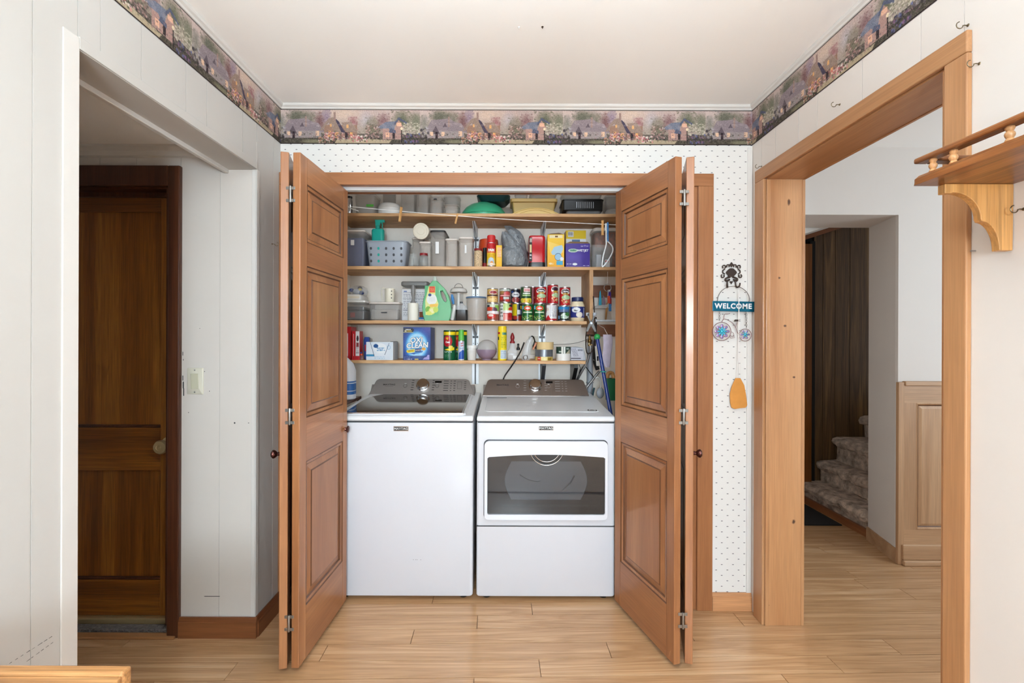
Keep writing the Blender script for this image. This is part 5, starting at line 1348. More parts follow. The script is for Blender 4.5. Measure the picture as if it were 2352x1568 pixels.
print_flat('label', cv, -w * .46, w * .46, .006, h - .05, -d * .49 - .001, t, 'print_paper')
t = thing('lint_roller', 'lint roller with grey handle standing on its white roll', 'lint roller', (wx(948, 2.755), 2.762, Z3))
rz_ = wz(697, 2.762) - Z3; ht = wz(654, 2.762) - Z3
MB().lathe([(.008, .001), (.031, 0), (.0315, .002), (.0315, rz_ - .002), (.031, rz_), (.008, rz_ - .001)], 32).build('roll', 'cream_white', t, True) if pbr('cream_white', (240, 238, 226), .6) else None
MB().lathe([(.019, rz_ + .0002), (.015, rz_ + .008), (.008, rz_ + .02), (.008, rz_ + .035), (.0125, rz_ + .06), (.0135, rz_ + .085), (.011, ht - .004), (.006, ht), (.001, ht)], 24).build('handle', 'grey_plastic', t, True)
# green detergent jug with a hollow handle
s_ = 2.775 / FPX; ox, oz = wx(1003, 2.775), wz(736, 2.775)
J = lambda x, y: ((x - 1003) * s_, (736 - y) * s_)
outer = [J(*p) for p in ((975, 736), (971, 722), (970, 705), (973, 685), (978, 668), (984, 656), (990, 648), (993, 644), (1003, 644), (1007, 648), (1014, 655), (1022, 663), (1030, 678), (1035, 695), (1037, 712), (1035, 728), (1032, 736))]
hole = [J(*p) for p in ((1011, 668), (1016, 667), (1022, 677), (1026, 690), (1024, 693), (1020, 692), (1014, 681))]
t = thing('detergent_jug', 'large green bottle of lime dish soap with a moulded handle', 'jug', (ox, 2.80, Z3))
MB().plate(outer, [hole], -.034, .034).build('body', 'jug_green', t, bevel=.013, seg=4, smooth=True)
MB().lathe([(.0145, J(0, 644.5)[1]), (.0145, J(0, 640)[1]), (.011, J(0, 638)[1]), (.010, J(0, 634)[1]), (.001, J(0, 633)[1])], 20, (J(997, 0)[0], 0, 0)).build('cap', 'jug_cap', t, True)
cv = Cv(120, 200, (92, 178, 122))
cv.poly([(.28, .02), (.75, .02), (.75, .3), (.98, .6), (.9, .78), (.5, .98), (.06, .98), (.04, .5)], (226, 232, 150)).rect(.3, .02, .74, .24, (240, 170, 60)).rect(.33, .03, .71, .22, (214, 52, 28)).lines(3, .4, .08, .66, .2, (250, 200, 120), 8).ell(.5, .46, .36, .18, (238, 240, 236)).ell(.36, .31, .12, .05, (30, 70, 130)).lines(4, .3, .4, .74, .54, (150, 170, 190), 9, .3).poly([(.36, .62), (.96, .6), (.9, .7), (.36, .72)], (244, 196, 80)).ell(.25, .8, .2, .11, (120, 180, 60)).ell(.52, .84, .24, .12, (226, 232, 120)).ell(.52, .84, .17, .08, (240, 240, 180)).ell(.78, .8, .18, .1, (200, 220, 90)).ell(.3, .92, .2, .07, (226, 230, 110))
print_flat('label', cv, J(976, 0)[0], J(1008, 0)[0], J(0, 724)[1], J(0, 656)[1], -.0348, t, 'print_gloss')
# lantern
t = thing('camping_lantern', 'small white camping lantern with a wire loop handle', 'lantern', (wx(1053, 2.88), 2.88, Z3))
L1 = lambda y: wz(y, 2.88) - Z3
MB().lathe([(.03, 0), (.032, .004), (.032, .05), (.028, .056)], 24).build('base', 'light_grey_plastic', t, True)
MB().lathe([(.026, .0562), (.03, .09), (.03, L1(672) - .002)], 24, cap1=False).build('globe', 'clear', t, True); MB().lathe([(.012, .056), (.012, L1(672) - .003)], 16).build('tube', 'white_plastic', t, True)
MB().lathe([(.054, L1(672)), (.056, L1(671)), (.048, L1(664)), (.03, L1(661)), (.001, L1(660))], 32).build('dome', 'white_plastic', t, True)
MB().torus((0, 0, L1(661)), .026, .0015, 'y', 20, 6, 0, math.pi).build('handle', 'iron', t, True)
t = thing('liquid_bottle', 'small bottle of black liquid with white shoulders', 'bottle', (wx(1060, 2.765), 2.768, Z3))
L1 = lambda y: wz(y, 2.768) - Z3
MB().loft([(0, .034, .02, .014), (.003, .036, .022, .014), (L1(712), .036, .022, .014)], 5).build('liquid', 'black_plastic', t, True); MB().loft([(L1(712) + .0003, .036, .022, .014), (L1(704), .034, .02, .014), (L1(700), .012, .012, .01), (L1(697), .011, .011, .01)], 5).build('shoulder', 'clear_bag', t, True); MB().lathe([(.009, L1(697)), (.009, L1(693)), (.001, L1(692.5))], 16, (-.002, 0, 0)).build('cap', 'dark_grey_plastic', t, True)
t = thing('paper_roll', 'crumpled white plastic roll beside the green jug', 'roll', (wx(1040, 2.80), 2.815, Z3))
MB().tube([(-.006, 0, .006), (.0, 0, .04), (.008, .0, .08), (.006, 0, .1)], [.012, .014, .012, .006], 12).build('roll', 'white_plastic', t, True); MB().tube([(.002, 0, .105), (-.004, 0, .14), (-.008, 0, .165)], [.006, .010, .006], 10).build('blue_end', 'sky_blue', t, True)
X, w, h = spot(1070, 1117.5, 682, 2.81, Z3); r = w / 2
t = thing('storage_canister', 'clear round canister with a blue lid beside the stacked cans', 'canister', (X, 2.81, Z3))
MB().lathe([(r * .94, 0), (r * .96, .003), (r * .96, h - .010), (r * .93, h - .010), (r * .93, .005), (.001, .005)], 36).build('body', 'milky', t, True); MB().lathe([(r * .98, h - .0095), (r, h - .008), (r, h - .003), (r * .96, h), (.001, h)], 36).build('lid', 'sky_blue_dim', t, True) if pbr('sky_blue_dim', (92, 124, 158), .4) else None
# ---- food cans
W_, H_ = 116, 76
def cc(base): return Cv(W_, H_, base)
F0, F1 = .32, .68                    # the part of the wrapper that faces the room
def soup(base=(190, 24, 34)):
    c = cc(base).ell(.5, .24, .14, .19, (240, 236, 230)).ell(.5, .2, .12, .11, (60, 30, 44)).ell(.5, .36, .10, .06, (196, 150, 60)).ell(.52, .56, .14, .13, (176, 206, 160)).dots(14, .38, .62, .62, .9, .03, [(238, 210, 160), (226, 130, 70), (120, 170, 90)], 5, 1.6).rect(.33, .5, .36, .95, (150, 30, 40))
    return c
def peas():
    return cc((24, 96, 44)).rect(.30, .08, .37, .3, (120, 200, 230)).ell(.5, .24, .11, .16, (240, 200, 90)).ell(.5, .24, .10, .14, (214, 44, 34)).ell(.5, .24, .07, .05, (250, 244, 230)).rect(.36, .46, .64, .54, (214, 230, 200)).dots(40, .3, .66, .7, .95, .02, [(178, 206, 110), (140, 180, 80), (206, 222, 140), (226, 200, 120)], 6, 1.5).rect(.27, .1, .285, .95, (150, 200, 120)).rect(.72, .1, .735, .95, (150, 200, 120))
can('tomato can with white band at the left end of the bottom row', 1117.5, 1146.5, 697, 2.785, Z3, cc((150, 80, 60)).rect(.3, 0, .7, .2, (214, 222, 200)).rect(.56, .06, .72, .5, (150, 196, 90)).rect(.33, .05, .42, .2, (36, 44, 56)).ell(.42, .3, .09, .12, (206, 62, 34)).ell(.56, .36, .07, .14, (96, 66, 84)).rect(.32, .44, .72, .62, (244, 236, 236)).ell(.45, .75, .13, .16, (206, 48, 36)).ell(.45, .7, .07, .08, (240, 220, 210)).rect(.3, .5, .33, 1, (120, 140, 120)))
can('tomato can with white and green label, second in the bottom row', 1148, 1177, 695.5, 2.785, Z3, cc((190, 60, 60)).rect(.3, 0, .42, 1, (240, 240, 240)).rect(.42, 0, .62, .42, (196, 220, 140)).rect(.58, .06, .7, .2, (40, 44, 50)).ell(.64, .34, .08, .12, (222, 66, 34)).rect(.40, .42, .7, .58, (246, 240, 236)).ell(.62, .7, .12, .15, (190, 36, 34)).rect(.42, .62, .54, 1, (232, 150, 140)).lines(4, .31, .1, .41, .9, (90, 100, 90), 3))
can('yellow-labelled can half hidden in the bottom row', 1176, 1202, 697, 2.868, Z3, cc((30, 34, 50)).rect(.2, 0, .47, .7, (232, 206, 30)).ell(.42, .82, .08, .12, (190, 60, 40)).rect(.49, .35, .58, .62, (220, 220, 220)).rect(.58, .1, .7, .3, (240, 200, 40)).rect(.6, .35, .72, .6, (50, 100, 170)).rect(.5, .7, .6, 1, (130, 40, 30)))
can('green vegetable can with red oval, left of two in the bottom row', 1198.5, 1224.5, 696, 2.78, Z3, peas(), h=.105)
can('green vegetable can with red oval, right of two in the bottom row', 1225.5, 1252, 696, 2.78, Z3, peas(), h=.105)
can('can turned to its white nutrition panel in the bottom row', 1253, 1279.5, 698.5, 2.78, Z3, cc((186, 30, 40)).rect(.3, .02, .68, .9, (238, 234, 234)).lines(9, .45, .12, .66, .82, (110, 114, 140), 4, .4).poly([(.3, .9), (.4, .66), (.46, .9)], (206, 40, 46)).ell(.36, .3, .06, .1, (226, 206, 190)).rect(.3, .02, .33, .5, (40, 30, 34)))
can('dark can with a blue top band at the right end of the bottom row', 1281, 1308.5, 703, 2.78, Z3, cc((26, 34, 40)).rect(0, .0, 1, .2, (34, 130, 190)).rect(.34, .2, .66, .4, (90, 110, 150)).ell(.52, .68, .12, .22, (206, 220, 206)).ell(.6, .55, .08, .14, (70, 130, 70)).rect(.3, .66, .36, .9, (120, 170, 210)).dots(14, .4, .45, .66, .9, .022, [(220, 228, 214), (60, 100, 70), (160, 190, 170)], 3, 1.6))
zu = Z3 + .1055
can('tan bean can stacked at the left end of the upper row', 1118.5, 1144, 663, 2.785, Z3 + wz(697, 2.785) - Z3 + .0005, cc((206, 160, 90)).rect(.3, 0, .7, .1, (226, 186, 110)).ell(.54, .24, .13, .15, (240, 226, 220)).ell(.54, .24, .11, .11, (170, 60, 66)).rect(.3, .42, .7, .52, (84, 56, 62)).ell(.48, .76, .17, .22, (240, 206, 140)).dots(22, .34, .58, .64, .96, .03, [(244, 214, 150), (214, 160, 80), (190, 130, 60)], 4, 1.5))
can('bean can with red picture, second in the upper row', 1147, 1172.5, 663, 2.785, Z3 + wz(695.5, 2.785) - Z3 + .0005, cc((120, 50, 44)).rect(0, 0, 1, .16, (196, 206, 196)).ell(.4, .28, .1, .14, (160, 120, 70)).ell(.58, .36, .12, .16, (206, 84, 84)).rect(.34, .46, .68, .56, (236, 160, 160)).rect(.46, .62, .64, .8, (206, 210, 206)).ell(.38, .74, .07, .14, (196, 50, 46)).ell(.6, .9, .1, .1, (206, 70, 60)))
can('dark bean can with a white oval in the upper row', 1172.5, 1196, 664, 2.868, Z3 + wz(697, 2.868) - Z3 + .0005, cc((40, 40, 54)).ell(.5, .4, .14, .2, (238, 236, 240)).ell(.38, .18, .05, .08, (50, 90, 170)).rect(.44, .36, .58, .42, (110, 110, 120)).ell(.5, .8, .15, .2, (170, 70, 70)).dots(14, .38, .66, .62, .95, .025, [(206, 130, 120), (150, 50, 46), (226, 190, 170)], 8, 1.5))
can('green and yellow vegetable can on top of the upper row', 1195.5, 1221.5, 659, 2.78, zu, cc((44, 84, 44)).rect(.42, .04, .62, .3, (240, 206, 206)).rect(.45, .14, .6, .22, (214, 120, 120)).rect(.4, .36, .62, .44, (236, 240, 226)).rect(.38, .48, .64, .56, (176, 206, 140)).ell(.5, .84, .2, .2, (226, 206, 70)).dots(12, .34, .7, .68, .97, .03, [(238, 214, 90), (236, 150, 50), (150, 180, 70)], 2, 1.5).ell(.5, .66, .2, .05, (26, 70, 40)))
can('dark red can peeking out behind the green and yellow one', 1211, 1236, 659, 2.868, Z3, cc((150, 24, 34)).dots(10, .5, .2, .72, .9, .03, [(226, 120, 80), (200, 60, 50)], 3, 1.5), h=wz(659, 2.868) - Z3)
for x0, x1, yt, yb, lab, tn in ((1228.5, 1255.5, 659, 696, 'red soup can on the upper row, left of the tallest', 0), (1257, 1282, 654.5, 698.5, 'red soup can standing highest in the upper row', .5), (1285, 1310, 660, 703, 'red soup can at the right end of the upper row', 0)):
    zb = zu if yb == 696 else wz(yb, 2.78) + .0005
    t, r, h = can(lab, x0, x1, yt, 2.78, zb, soup(), turn=tn)
    if not tn: text('Chunky', .0125, 'white_ink', t, (0, 0, h * .76), bold=.0005, cyl=r * .99 + .0006)
# mayonnaise jar
X, w, h = spot(1310, 1343, 683, 2.79, Z3); r = w / 2
t = thing('mayonnaise_jar', 'mayonnaise jar with blue lid and label', 'jar', (X, 2.79, Z3))
MB().lathe([(r * .85, 0), (r * .9, .003), (r * .96, .016), (r, .02), (r, h * .60), (r * .95, h * .68), (r * .78, h * .80), (r * .74, h * .82), (.001, h * .83)], 36).build('jar', 'mayo', t, True)
MB().lathe([(r * .80, h * .832), (r * .82, h * .84), (r * .82, h - .002), (r * .78, h), (.001, h)], 36).build('lid', 'navy', t, True)
print_cyl('label', Cv(150, 84, (44, 52, 128)).ell(.44, .3, .10, .24, (240, 242, 246)).ell(.36, .1, .03, .08, (90, 120, 190)).ell(.52, .74, .075, .26, (226, 214, 206)).ell(.52, .76, .055, .2, (240, 232, 220)).rect(.62, .1, .66, .9, (190, 196, 220)), r * 1.004, .022, h * .60, t)
text('Mayo', .013, 'dark_ink', t, (-r * .35, 0, h * .44), bold=.0004, sx=.8, cyl=r * 1.004 + .0006)

# ---- lowest shelf
cv = Cv(24, 70, (196, 24, 34)).rect(.1, .05, .35, .95, (236, 236, 236)).rect(.6, .2, .68, .9, (240, 240, 240)).lines(10, .12, .1, .34, .9, (90, 90, 100), 3)
carton('cardboard_box', 'red and white box at the left end of the lowest shelf', 'box', 786, 806, 750, 2.76, .10, Z4, 'red_print', cv)
cv = Cv(40, 70, (232, 230, 230)).rect(0, 0, .5, 1, (200, 20, 34)).rect(.22, .1, .27, .95, (250, 240, 240)).rect(.0, .86, 1, 1, (196, 24, 36)).ell(.75, .26, .14, .1, (60, 40, 50)).lines(6, .55, .4, .95, .8, (110, 90, 100), 6).rect(.6, .4, .9, .55, (150, 60, 60))
carton('cardboard_box', 'tall red and white box beside the tiny bottle on the lowest shelf', 'box', 807, 825, 760, 2.75, .08, Z4, 'red_print', cv, .06)
t = thing('small_bottle', 'tiny glass bottle with a red and blue cap', 'bottle', (wx(830, 2.76), 2.765, Z4))
MB().lathe([(.010, 0), (.011, .002), (.011, .018), (.006, .024), (.006, .028)], 16).build('glass', 'clear_glass', t, True); MB().lathe([(.009, .0282), (.009, .038), (.001, .039)], 16).build('cap', 'orange_red', t, True); MB().ball((-.004, 0, .043), .006).build('stopper', 'blue', t, True)
t = thing('blister_pack', 'blue blister pack standing behind the white and blue box', 'pack', (wx(843, 2.88), 2.88, Z4))
MB().prism([(-.014, 0), (.018, 0), (.018, .13), (.012, .14), (-.012, .14), (-.018, .12)], -.012, .012, 'y').build('card', 'blue', t, bevel=.002); B(-.010, -.002, -.0135, -.012, .05, .09).build('window', 'red_print', t)
cv = Cv(160, 110, (226, 234, 244)).ell(.5, .5, .5, .5, (240, 244, 250), .6).ell(.52, .34, .24, .28, (250, 252, 254)).ell(.36, .22, .09, .11, (40, 90, 150)).rect(0, .68, .3, .8, (66, 150, 196)).lines(2, .4, .3, .7, .55, (90, 150, 200), 8, .6).lines(2, .3, .8, .7, .96, (150, 190, 220), 9, .5).ell(.84, .3, .07, .12, (150, 190, 220)).ell(.84, .3, .055, .09, (226, 236, 246)).poly([(.14, 0), (.155, 0), (.31, .78), (.29, .78)], (50, 70, 100)).poly([(.85, .06), (.865, .06), (.70, .72), (.68, .72)], (50, 70, 100))
t, w, h, d = carton('cardboard_box', 'white and pale blue box with a cut-away top', 'box', 841, 903, 785, 2.745, .12, Z4, 'paper', cv)
t.location.y += 0
text('Pure &', .0105, 'sky_blue', t, (.006, -d / 2 - .001, h * .60), bold=.0002, sx=.95)
B(w * .36, w * .49, -d * .3, d * .48, h + .0005, h + .003).build('open_edge', 'dark_grey_plastic', t)
# stain remover box
cv = Cv(180, 210, (24, 54, 130)); dd = np.sqrt(((cv.X - .5) / 1.0) ** 2 + ((cv.Y - .55) / 1.05) ** 2)[..., None]
def mixc(stops):
    out = np.zeros(cv.a.shape)
    xs = [s[0] for s in stops]
    for ch in range(3): out[..., ch] = np.interp(dd[..., 0], xs, [s[1][ch] for s in stops])
    return out
cv.a = mixc([(0, (90, 170, 230)), (.2, (96, 178, 234)), (.30, (190, 232, 252)), (.36, (110, 190, 240)), (.43, (36, 96, 176)), (.52, (24, 58, 136)), (.75, (16, 30, 96))])
cv.ell(.95, .05, .45, .25, (96, 90, 180), .8, .6).rect(0, .86, 1, 1, (26, 44, 110), .7).speck(10, 4, 3)
cv.poly([(0, .03), (.34, .03), (.40, .08), (.36, .15), (0, .15)], (34, 36, 52)).rect(0, .15, .36, .162, (206, 196, 120)).rect(.05, .10, .12, .135, (240, 230, 190)).rect(.14, .10, .31, .13, (206, 176, 60))
cv.poly([(.13, .70), (.42, .66), (.42, .755), (.16, .78), (.12, .74)], (246, 212, 40)).poly([(.44, .66), (.68, .64), (.66, .73), (.44, .75)], (50, 44, 96)).ell(.755, .66, .075, .045, (244, 180, 70)).poly([(.22, .80), (.74, .72), (.70, .76), (.45, .80), (.40, .83)], (40, 100, 180)).lines(3, .03, .88, .26, .94, (150, 170, 220), 3, .4).lines(1, .03, .955, .34, .985, (240, 240, 250), 4, .8).rect(.42, .955, .56, .985, (236, 206, 70)).poly([(.72, .98), (.78, .92), (.86, .9), (.9, .84), (.96, .84), (.96, .98)], (170, 160, 220))
t, w, h, d = carton('stain_remover_box', 'blue box of powdered stain remover on the lowest shelf', 'box', 926, 989, 751, 2.745, .16, Z4, 'blue', cv, 0, 'print_gloss')
for body, x, z, sz in (('OXI', -.004, .60, .043), ('CLEAN', .002, .445, .043)):
    text(body, sz, 'dark_ink', t, (x, -d / 2 - .0008, h * z), bold=.0030, shear=.12, rot=.05, sx=.98, name='lettering_outline')
    text(body, sz, 'white_ink', t, (x, -d / 2 - .0014, h * z), bold=.0012, shear=.12, rot=.05, sx=.98)
text("AMERICA'S", .0068, 'white_ink', t, (-w * .32, -d / 2 - .001, h * .925), bold=.0003)
text('VERSATILE', .0068, 'dark_ink', t, (-w * .225, -d / 2 - .001, h * .28), bold=.0003, rot=.08)
text('STAIN REMOVER', .0052, 'white_ink', t, (w * .06, -d / 2 - .001, h * .305), bold=.0003, rot=.08)
# scouring powder cans and stain spray
def cleanser(label, x0, x1, Yc, turn):
    X, w, h = spot(x0, x1, 758, Yc, Z4); r = w / 2
    t = thing('cleanser_can', label, 'can', (X, Yc, Z4), group='green cleanser cans')
    MB().lathe([(r * .96, 0), (r, .002), (r, h - .003), (r * .95, h), (.001, h - .002)], 32).build('tin', 'green', t, True)
    cv = Cv(140, 110, (14, 88, 52)).rect(0, .0, 1, .045, (30, 60, 40)).rect(0, .05, 1, .155, (246, 216, 30)).ell(.46, .36, .13, .19, (190, 26, 40)).star(.45, .27, .055, (248, 190, 60), 1.25).poly([(.36, .65), (.66, .56), (.66, .65), (.54, .69)], (246, 216, 40)).ell(.55, .56, .06, .05, (250, 214, 90)).lines(2, .36, .70, .58, .76, (236, 244, 236), 3, .6).lines(5, .36, .78, .5, .93, (150, 200, 160), 4, .4)
    print_cyl('wrapper', cv, r * 1.004, .002, h - .003, t, 2 * math.pi, 'print_gloss', turn)
    if not turn: text('Comet', .0165, 'white_ink', t, (-.004, 0, h * .60), bold=.0009, shear=.2, sx=.74, cyl=r * 1.004 + .0008)
cleanser('green scouring powder can on the left of its pair', 1019, 1046.5, 2.785, 0)
cleanser('green scouring powder can on the right, behind the stain spray', 1047, 1073, 2.80, -.6)
X, w, h = spot(1052, 1067, 757, 2.752, Z4); r = .0185
t = thing('stain_spray', 'slim white and blue stain spray can with a lime cap', 'spray can', (X, 2.752, Z4))
cv = Cv(50, 60, (206, 216, 232)).poly([(.36, .98), (.4, .6), (.6, .45), (.7, .5), (.7, .98)], (40, 90, 180)).rect(0, .95, 1, 1, (232, 234, 240)).lines(2, .45, .35, .66, .42, (60, 90, 160), 3)
MB().lathe([(r * .96, 0), (r, .002), (r, h * .62), (r * .9, h * .65), (.001, h * .66)], 28).build('tin', 'steel', t, True); print_cyl('wrapper', cv, r * 1.01, .003, h * .62, t, 2 * math.pi, 'print_gloss')
MB().lathe([(r * .98, h * .652), (r * .98, h * .78), (r * .86, h * .80), (r * .84, h - .003), (r * .7, h), (.001, h)], 28).build('cap', 'lime', t, True)
text('Spot', .011, 'red_print', t, (.004, 0, h * .56), bold=.0006, rot=.25, cyl=r * 1.01 + .0006); text('Shot', .010, 'red_print', t, (.004, 0, h * .48), bold=.0006, rot=.25, cyl=r * 1.01 + .0006)
X, w, h = spot(1071, 1094, 793, 2.765, Z4); r = w / 2
t = thing('plastic_pot', 'small white screw-top pot beside the mauve ball', 'pot', (X, 2.80, Z4))
MB().lathe([(r * .80, 0), (r * .84, .003), (r * .95, h * .62), (r * .98, h * .64), (r * .98, h * .68), (r * .86, h * .69), (r * .86, h * .78)], 28).build('pot', 'white_plastic', t, True); MB().lathe([(r, h * .785), (r, h - .002), (r * .97, h), (.001, h)], 28).build('lid', 'white_plastic', t, True)
X, w, h = spot(1095, 1141, 780, 2.80, Z4); r = w / 2
t = thing('ball_container', 'ball-shaped tub, clear above and mauve below', 'tub', (X, 2.805, Z4))
zc = h * .52
lo_ = [(r * .45, 0)] + [(r * math.cos(a), zc + zc * 1.0 * math.sin(a)) for a in [-1.1 + k * .11 for k in range(11)]]
MB().lathe(lo_, 36).build('lower_half', 'mauve', t, True)
MB().lathe([(r * math.cos(a), zc + .0005 + (h - zc) * math.sin(a)) for a in [k * .15 for k in range(11)]], 36, cap0=False).build('upper_half', 'ball_clear', t, True) if pbr('ball_clear', (214, 210, 210), .25, alpha=.5) else None
for s in (-1, 1): MB().tube([(s * r * .98, -.012, zc + .002), (s * r * .9, -.03, zc + .010)], .003, 6).build('clip', 'grey_plastic', t, True)
X, w, h = spot(1143.5, 1164, 749, 2.765, Z4); r = w / 2
t = thing('aerosol_can', 'tall yellow aerosol can on the lowest shelf', 'spray can', (X, 2.765, Z4))
MB().lathe([(r * .95, 0), (r, .003), (r, h * .86), (r * .97, h * .87), (r * .97, h - .004), (r * .9, h), (.001, h)], 28).build('can', 'yellow', t, True)
print_cyl('label', Cv(50, 70, (242, 214, 30)).rect(.3, .04, .42, .12, (190, 40, 30)).ell(.34, .26, .05, .06, (40, 60, 50)).rect(.5, .06, .68, .14, (90, 150, 130)).lines(8, .46, .18, .66, .6, (110, 150, 50), 3, .5).rect(.44, .66, .7, .96, (206, 220, 226)).lines(7, .46, .68, .68, .94, (120, 140, 180), 5, .4), r * 1.006, .004, h * .86, t)
t = thing('squeeze_bottle', 'clear squeeze bottle with a dark red twist nozzle', 'bottle', (wx(1177, 2.785), 2.79, Z4))
L1 = lambda y: wz(y, 2.79) - Z4
MB().loft([(0, .030, .02, .008), (.003, .032, .022, .008), (L1(806), .032, .022, .01), (L1(800), .018, .016, .01), (L1(788), .014, .014, .012)], 5).build('bottle', 'clear_bag', t, True)
MB().loft([(.004, .029, .019, .008), (L1(812), .029, .019, .008)], 5).build('glue', 'milky', t, True)
MB().lathe([(.016, L1(788) + .0003), (.0155, L1(785)), (.009, L1(781)), (.013, L1(776)), (.012, L1(772)), (.006, L1(766)), (.003, L1(764))], 20, (.0, 0, 0)).build('nozzle', 'red_dark', t, True)
B(.004, .027, -.0228, -.0222, .01, .03).build('label', 'paper', t)
t = thing('dropper_bottle', 'small dropper bottle with a black bulb', 'bottle', (wx(1190.5, 2.85), 2.86, Z4))
MB().lathe([(.012, 0), (.013, .002), (.013, .045), (.008, .055), (.008, .06)], 18).build('glass', 'clear_glass', t, True); MB().lathe([(.011, .0602), (.011, .075), (.007, .078), (.006, .09), (.0075, .097), (.004, .102), (.001, .102)], 18).build('bulb', 'black_plastic', t, True)
t = thing('clear_bag', 'clear plastic bag with an orange-handled cutter', 'bag', (wx(1212, 2.80), 2.80, Z4))
rs = []
for i, (hw_, z, ox_) in enumerate(((.022, 0, -.012), (.028, .01, -.012), (.026, .05, -.006), (.022, .09, .002), (.016, .125, .014), (.006, .145, .022))):
    rs.append([(ox_ + hw_ * math.cos(2 * math.pi * k / 18), .012 * math.sin(2 * math.pi * k / 18) + noise.noise(Vector((k, z * 30, 0))) * .004, z) for k in range(18)])
MB().rings(rs).build('bag', 'clear_bag', t, True)
B(-.006, .006, -.018, -.013, .072, .122).build('cutter', 'orange_wood', t, rot=(0, .45, 0), bevel=.002) if pbr('orange_wood', (176, 96, 36), .4) else None
MB().torus((-.014, -.014, .018), .013, .003, 'y', 18, 6).build('ring', 'steel', t, True)
# wall outlet, plug and flex of the dryer
ox_, oz_ = wp(1226, 793, CYB)
t = thing('wall_outlet', 'cream wall outlet behind the tape rolls', 'outlet', (ox_, CYB, oz_))
B(-.036, .036, -.006, 0, -.06, .06).build('plate', 'cream_plastic', t, bevel=.003)
for z in (-.022, .022): MB().loft([(0, .016, .013, .01), (.003, .016, .013, .01)]).xf(Matrix.Rotation(math.pi / 2, 4, 'X')).build('socket', 'ivory_plastic', t, True, loc=(0, -.0062, z))
pc = thing('power_cord', 'black power cord plugged in above the dryer', 'cord', (0, 0, 0))
gx = lambda x, y, Y: (wx(x, Y, y), Y, wz(y, Y, x))
MB().tube([gx(1217, 779, 3.0), gx(1221, 772, 2.98), gx(1226, 775, 2.99), gx(1229, 786, 3.005)], .004, 8).build('flex', 'black_plastic', pc, True)
MB().loft([(0, .006, .008, .004), (.012, .010, .011, .005), (.034, .017, .012, .006), (.040, .014, .010, .006)]).xf(Matrix.Rotation(math.pi, 4, 'X')).build('plug', 'dark_grey_plastic', pc, True, loc=(gx(1229, 784, 3.005)[0], 3.015, gx(1229, 784, 3.0)[2]))
MB().tube([gx(1224, 793, 2.97), gx(1232, 801, 2.93), gx(1236, 806, 2.93)], .0035, 8).build('flex', 'black_plastic', pc, True)
MB().tube([gx(1204, 786, 2.70), gx(1196, 806, 2.70), gx(1184, 827, 2.71), gx(1172, 845, 2.74), gx(1160, 862, 2.83), gx(1154, 876, 2.935)], .0045, 8).build('flex', 'black_plastic', pc, True)
def tape(label, cx_, rpx, y0, y1, Yc, z0, mat, name='tape_roll', band=None):
    w = rpx * Yc / FPX; z1 = z0 + (y1 - y0) * 2.735 / FPX
    t = thing(name, label, 'tape roll', (wx(cx_, Yc), Yc, z0), group='rolls of tape on the lowest shelf')
    h = z1 - z0 - .0004
    MB().lathe([(w * .72, 0), (w, 0), (w, h), (w * .72, h), (w * .72, 0)], 40, cap0=False, cap1=False).build('tape', mat, t, True)
    MB().lathe([(w * .66, 0), (w * .72, 0), (w * .72, h), (w * .66, h), (w * .66, 0)], 40, cap0=False, cap1=False).build('core', 'cardboard', t, True)
    if band: print_cyl('printed_band', band, w * 1.003, .0005, h - .0005, t)
    return z1
z = tape('thin roll of tape with printed band at the bottom of the pile', 1249.5, 20.5, 819.5, 828.5, 2.80, Z4, 'masking', band=Cv(72, 12, (236, 206, 120)).rect(.36, 0, .43, 1, (206, 50, 36)).rect(.38, .3, .42, .6, (240, 200, 180)).rect(.55, .2, .64, .9, (150, 120, 40)).rect(.44, 0, .54, 1, (246, 230, 170)))
z = tape('silver duct tape roll in the middle of the pile', 1249.5, 20.5, 803, 819.5, 2.80, z, 'duct')
z = tape('beige masking tape roll on top of the pile', 1252, 19.5, 785.5, 803, 2.80, z, 'masking')
z = tape('white roll of tape under the green-printed one', 1294, 16.5, 812.5, 828.5, 2.79, Z4, 'white_plastic')
z = tape('roll of tape with green and white printed sleeve', 1294, 16.2, 796, 812.5, 2.79, z, 'white_plastic', band=Cv(80, 20, (46, 70, 58)).rect(.44, 0, .47, 1, (236, 236, 226)).rect(.49, 0, .53, 1, (236, 238, 230)).poly([(.53, 1), (.62, .45), (.66, .4), (.66, 1)], (206, 196, 170)).rect(.38, .6, .44, .8, (190, 200, 190)).rect(.55, .2, .63, .38, (180, 190, 180)))
cv = Cv(60, 50, (190, 190, 200)).rect(0, 0, 1, 1, (196, 196, 206))
for k in range(5): cv.poly([(.02 + k * .085, .04), (.05 + k * .085, .04), (.27 + k * .085, .70), (.24 + k * .085, .70)], (96, 94, 110))
cv.rect(.55, .1, .95, .26, (130, 130, 140)).rect(0, .82, .8, .9, (70, 66, 80)).speck(10, 2, 2)
X, w, h = spot(1311, 1347, 796, 2.77, Z4)
t = thing('wipes_pack', 'grey striped plastic pack at the right end of the lowest shelf', 'pack', (X, 2.81, Z4))
MB().prism([(-w / 2, 0), (w / 2, 0), (w * .42, h * .55), (w * .30, h * .92), (-w * .1, h), (-w / 2, h * .97)], -.035, .035, 'y').build('pack', 'light_grey_plastic', t, bevel=.006)
print_flat('printed_face', cv, -w * .48, w * .30, .004, h * .9, -.0356, t)
o = MB().tube([gx(1271, 791, 3.0), gx(1300, 790, 3.0), gx(1325, 787, 3.0), gx(1346, 780, 2.98), gx(1354, 776, 2.97)], .0014, 6).build('thin_cable', 'dark_grey_plastic', smooth=True); tag(o, 'thin dark cable running along the wall to the tap', 'cable')
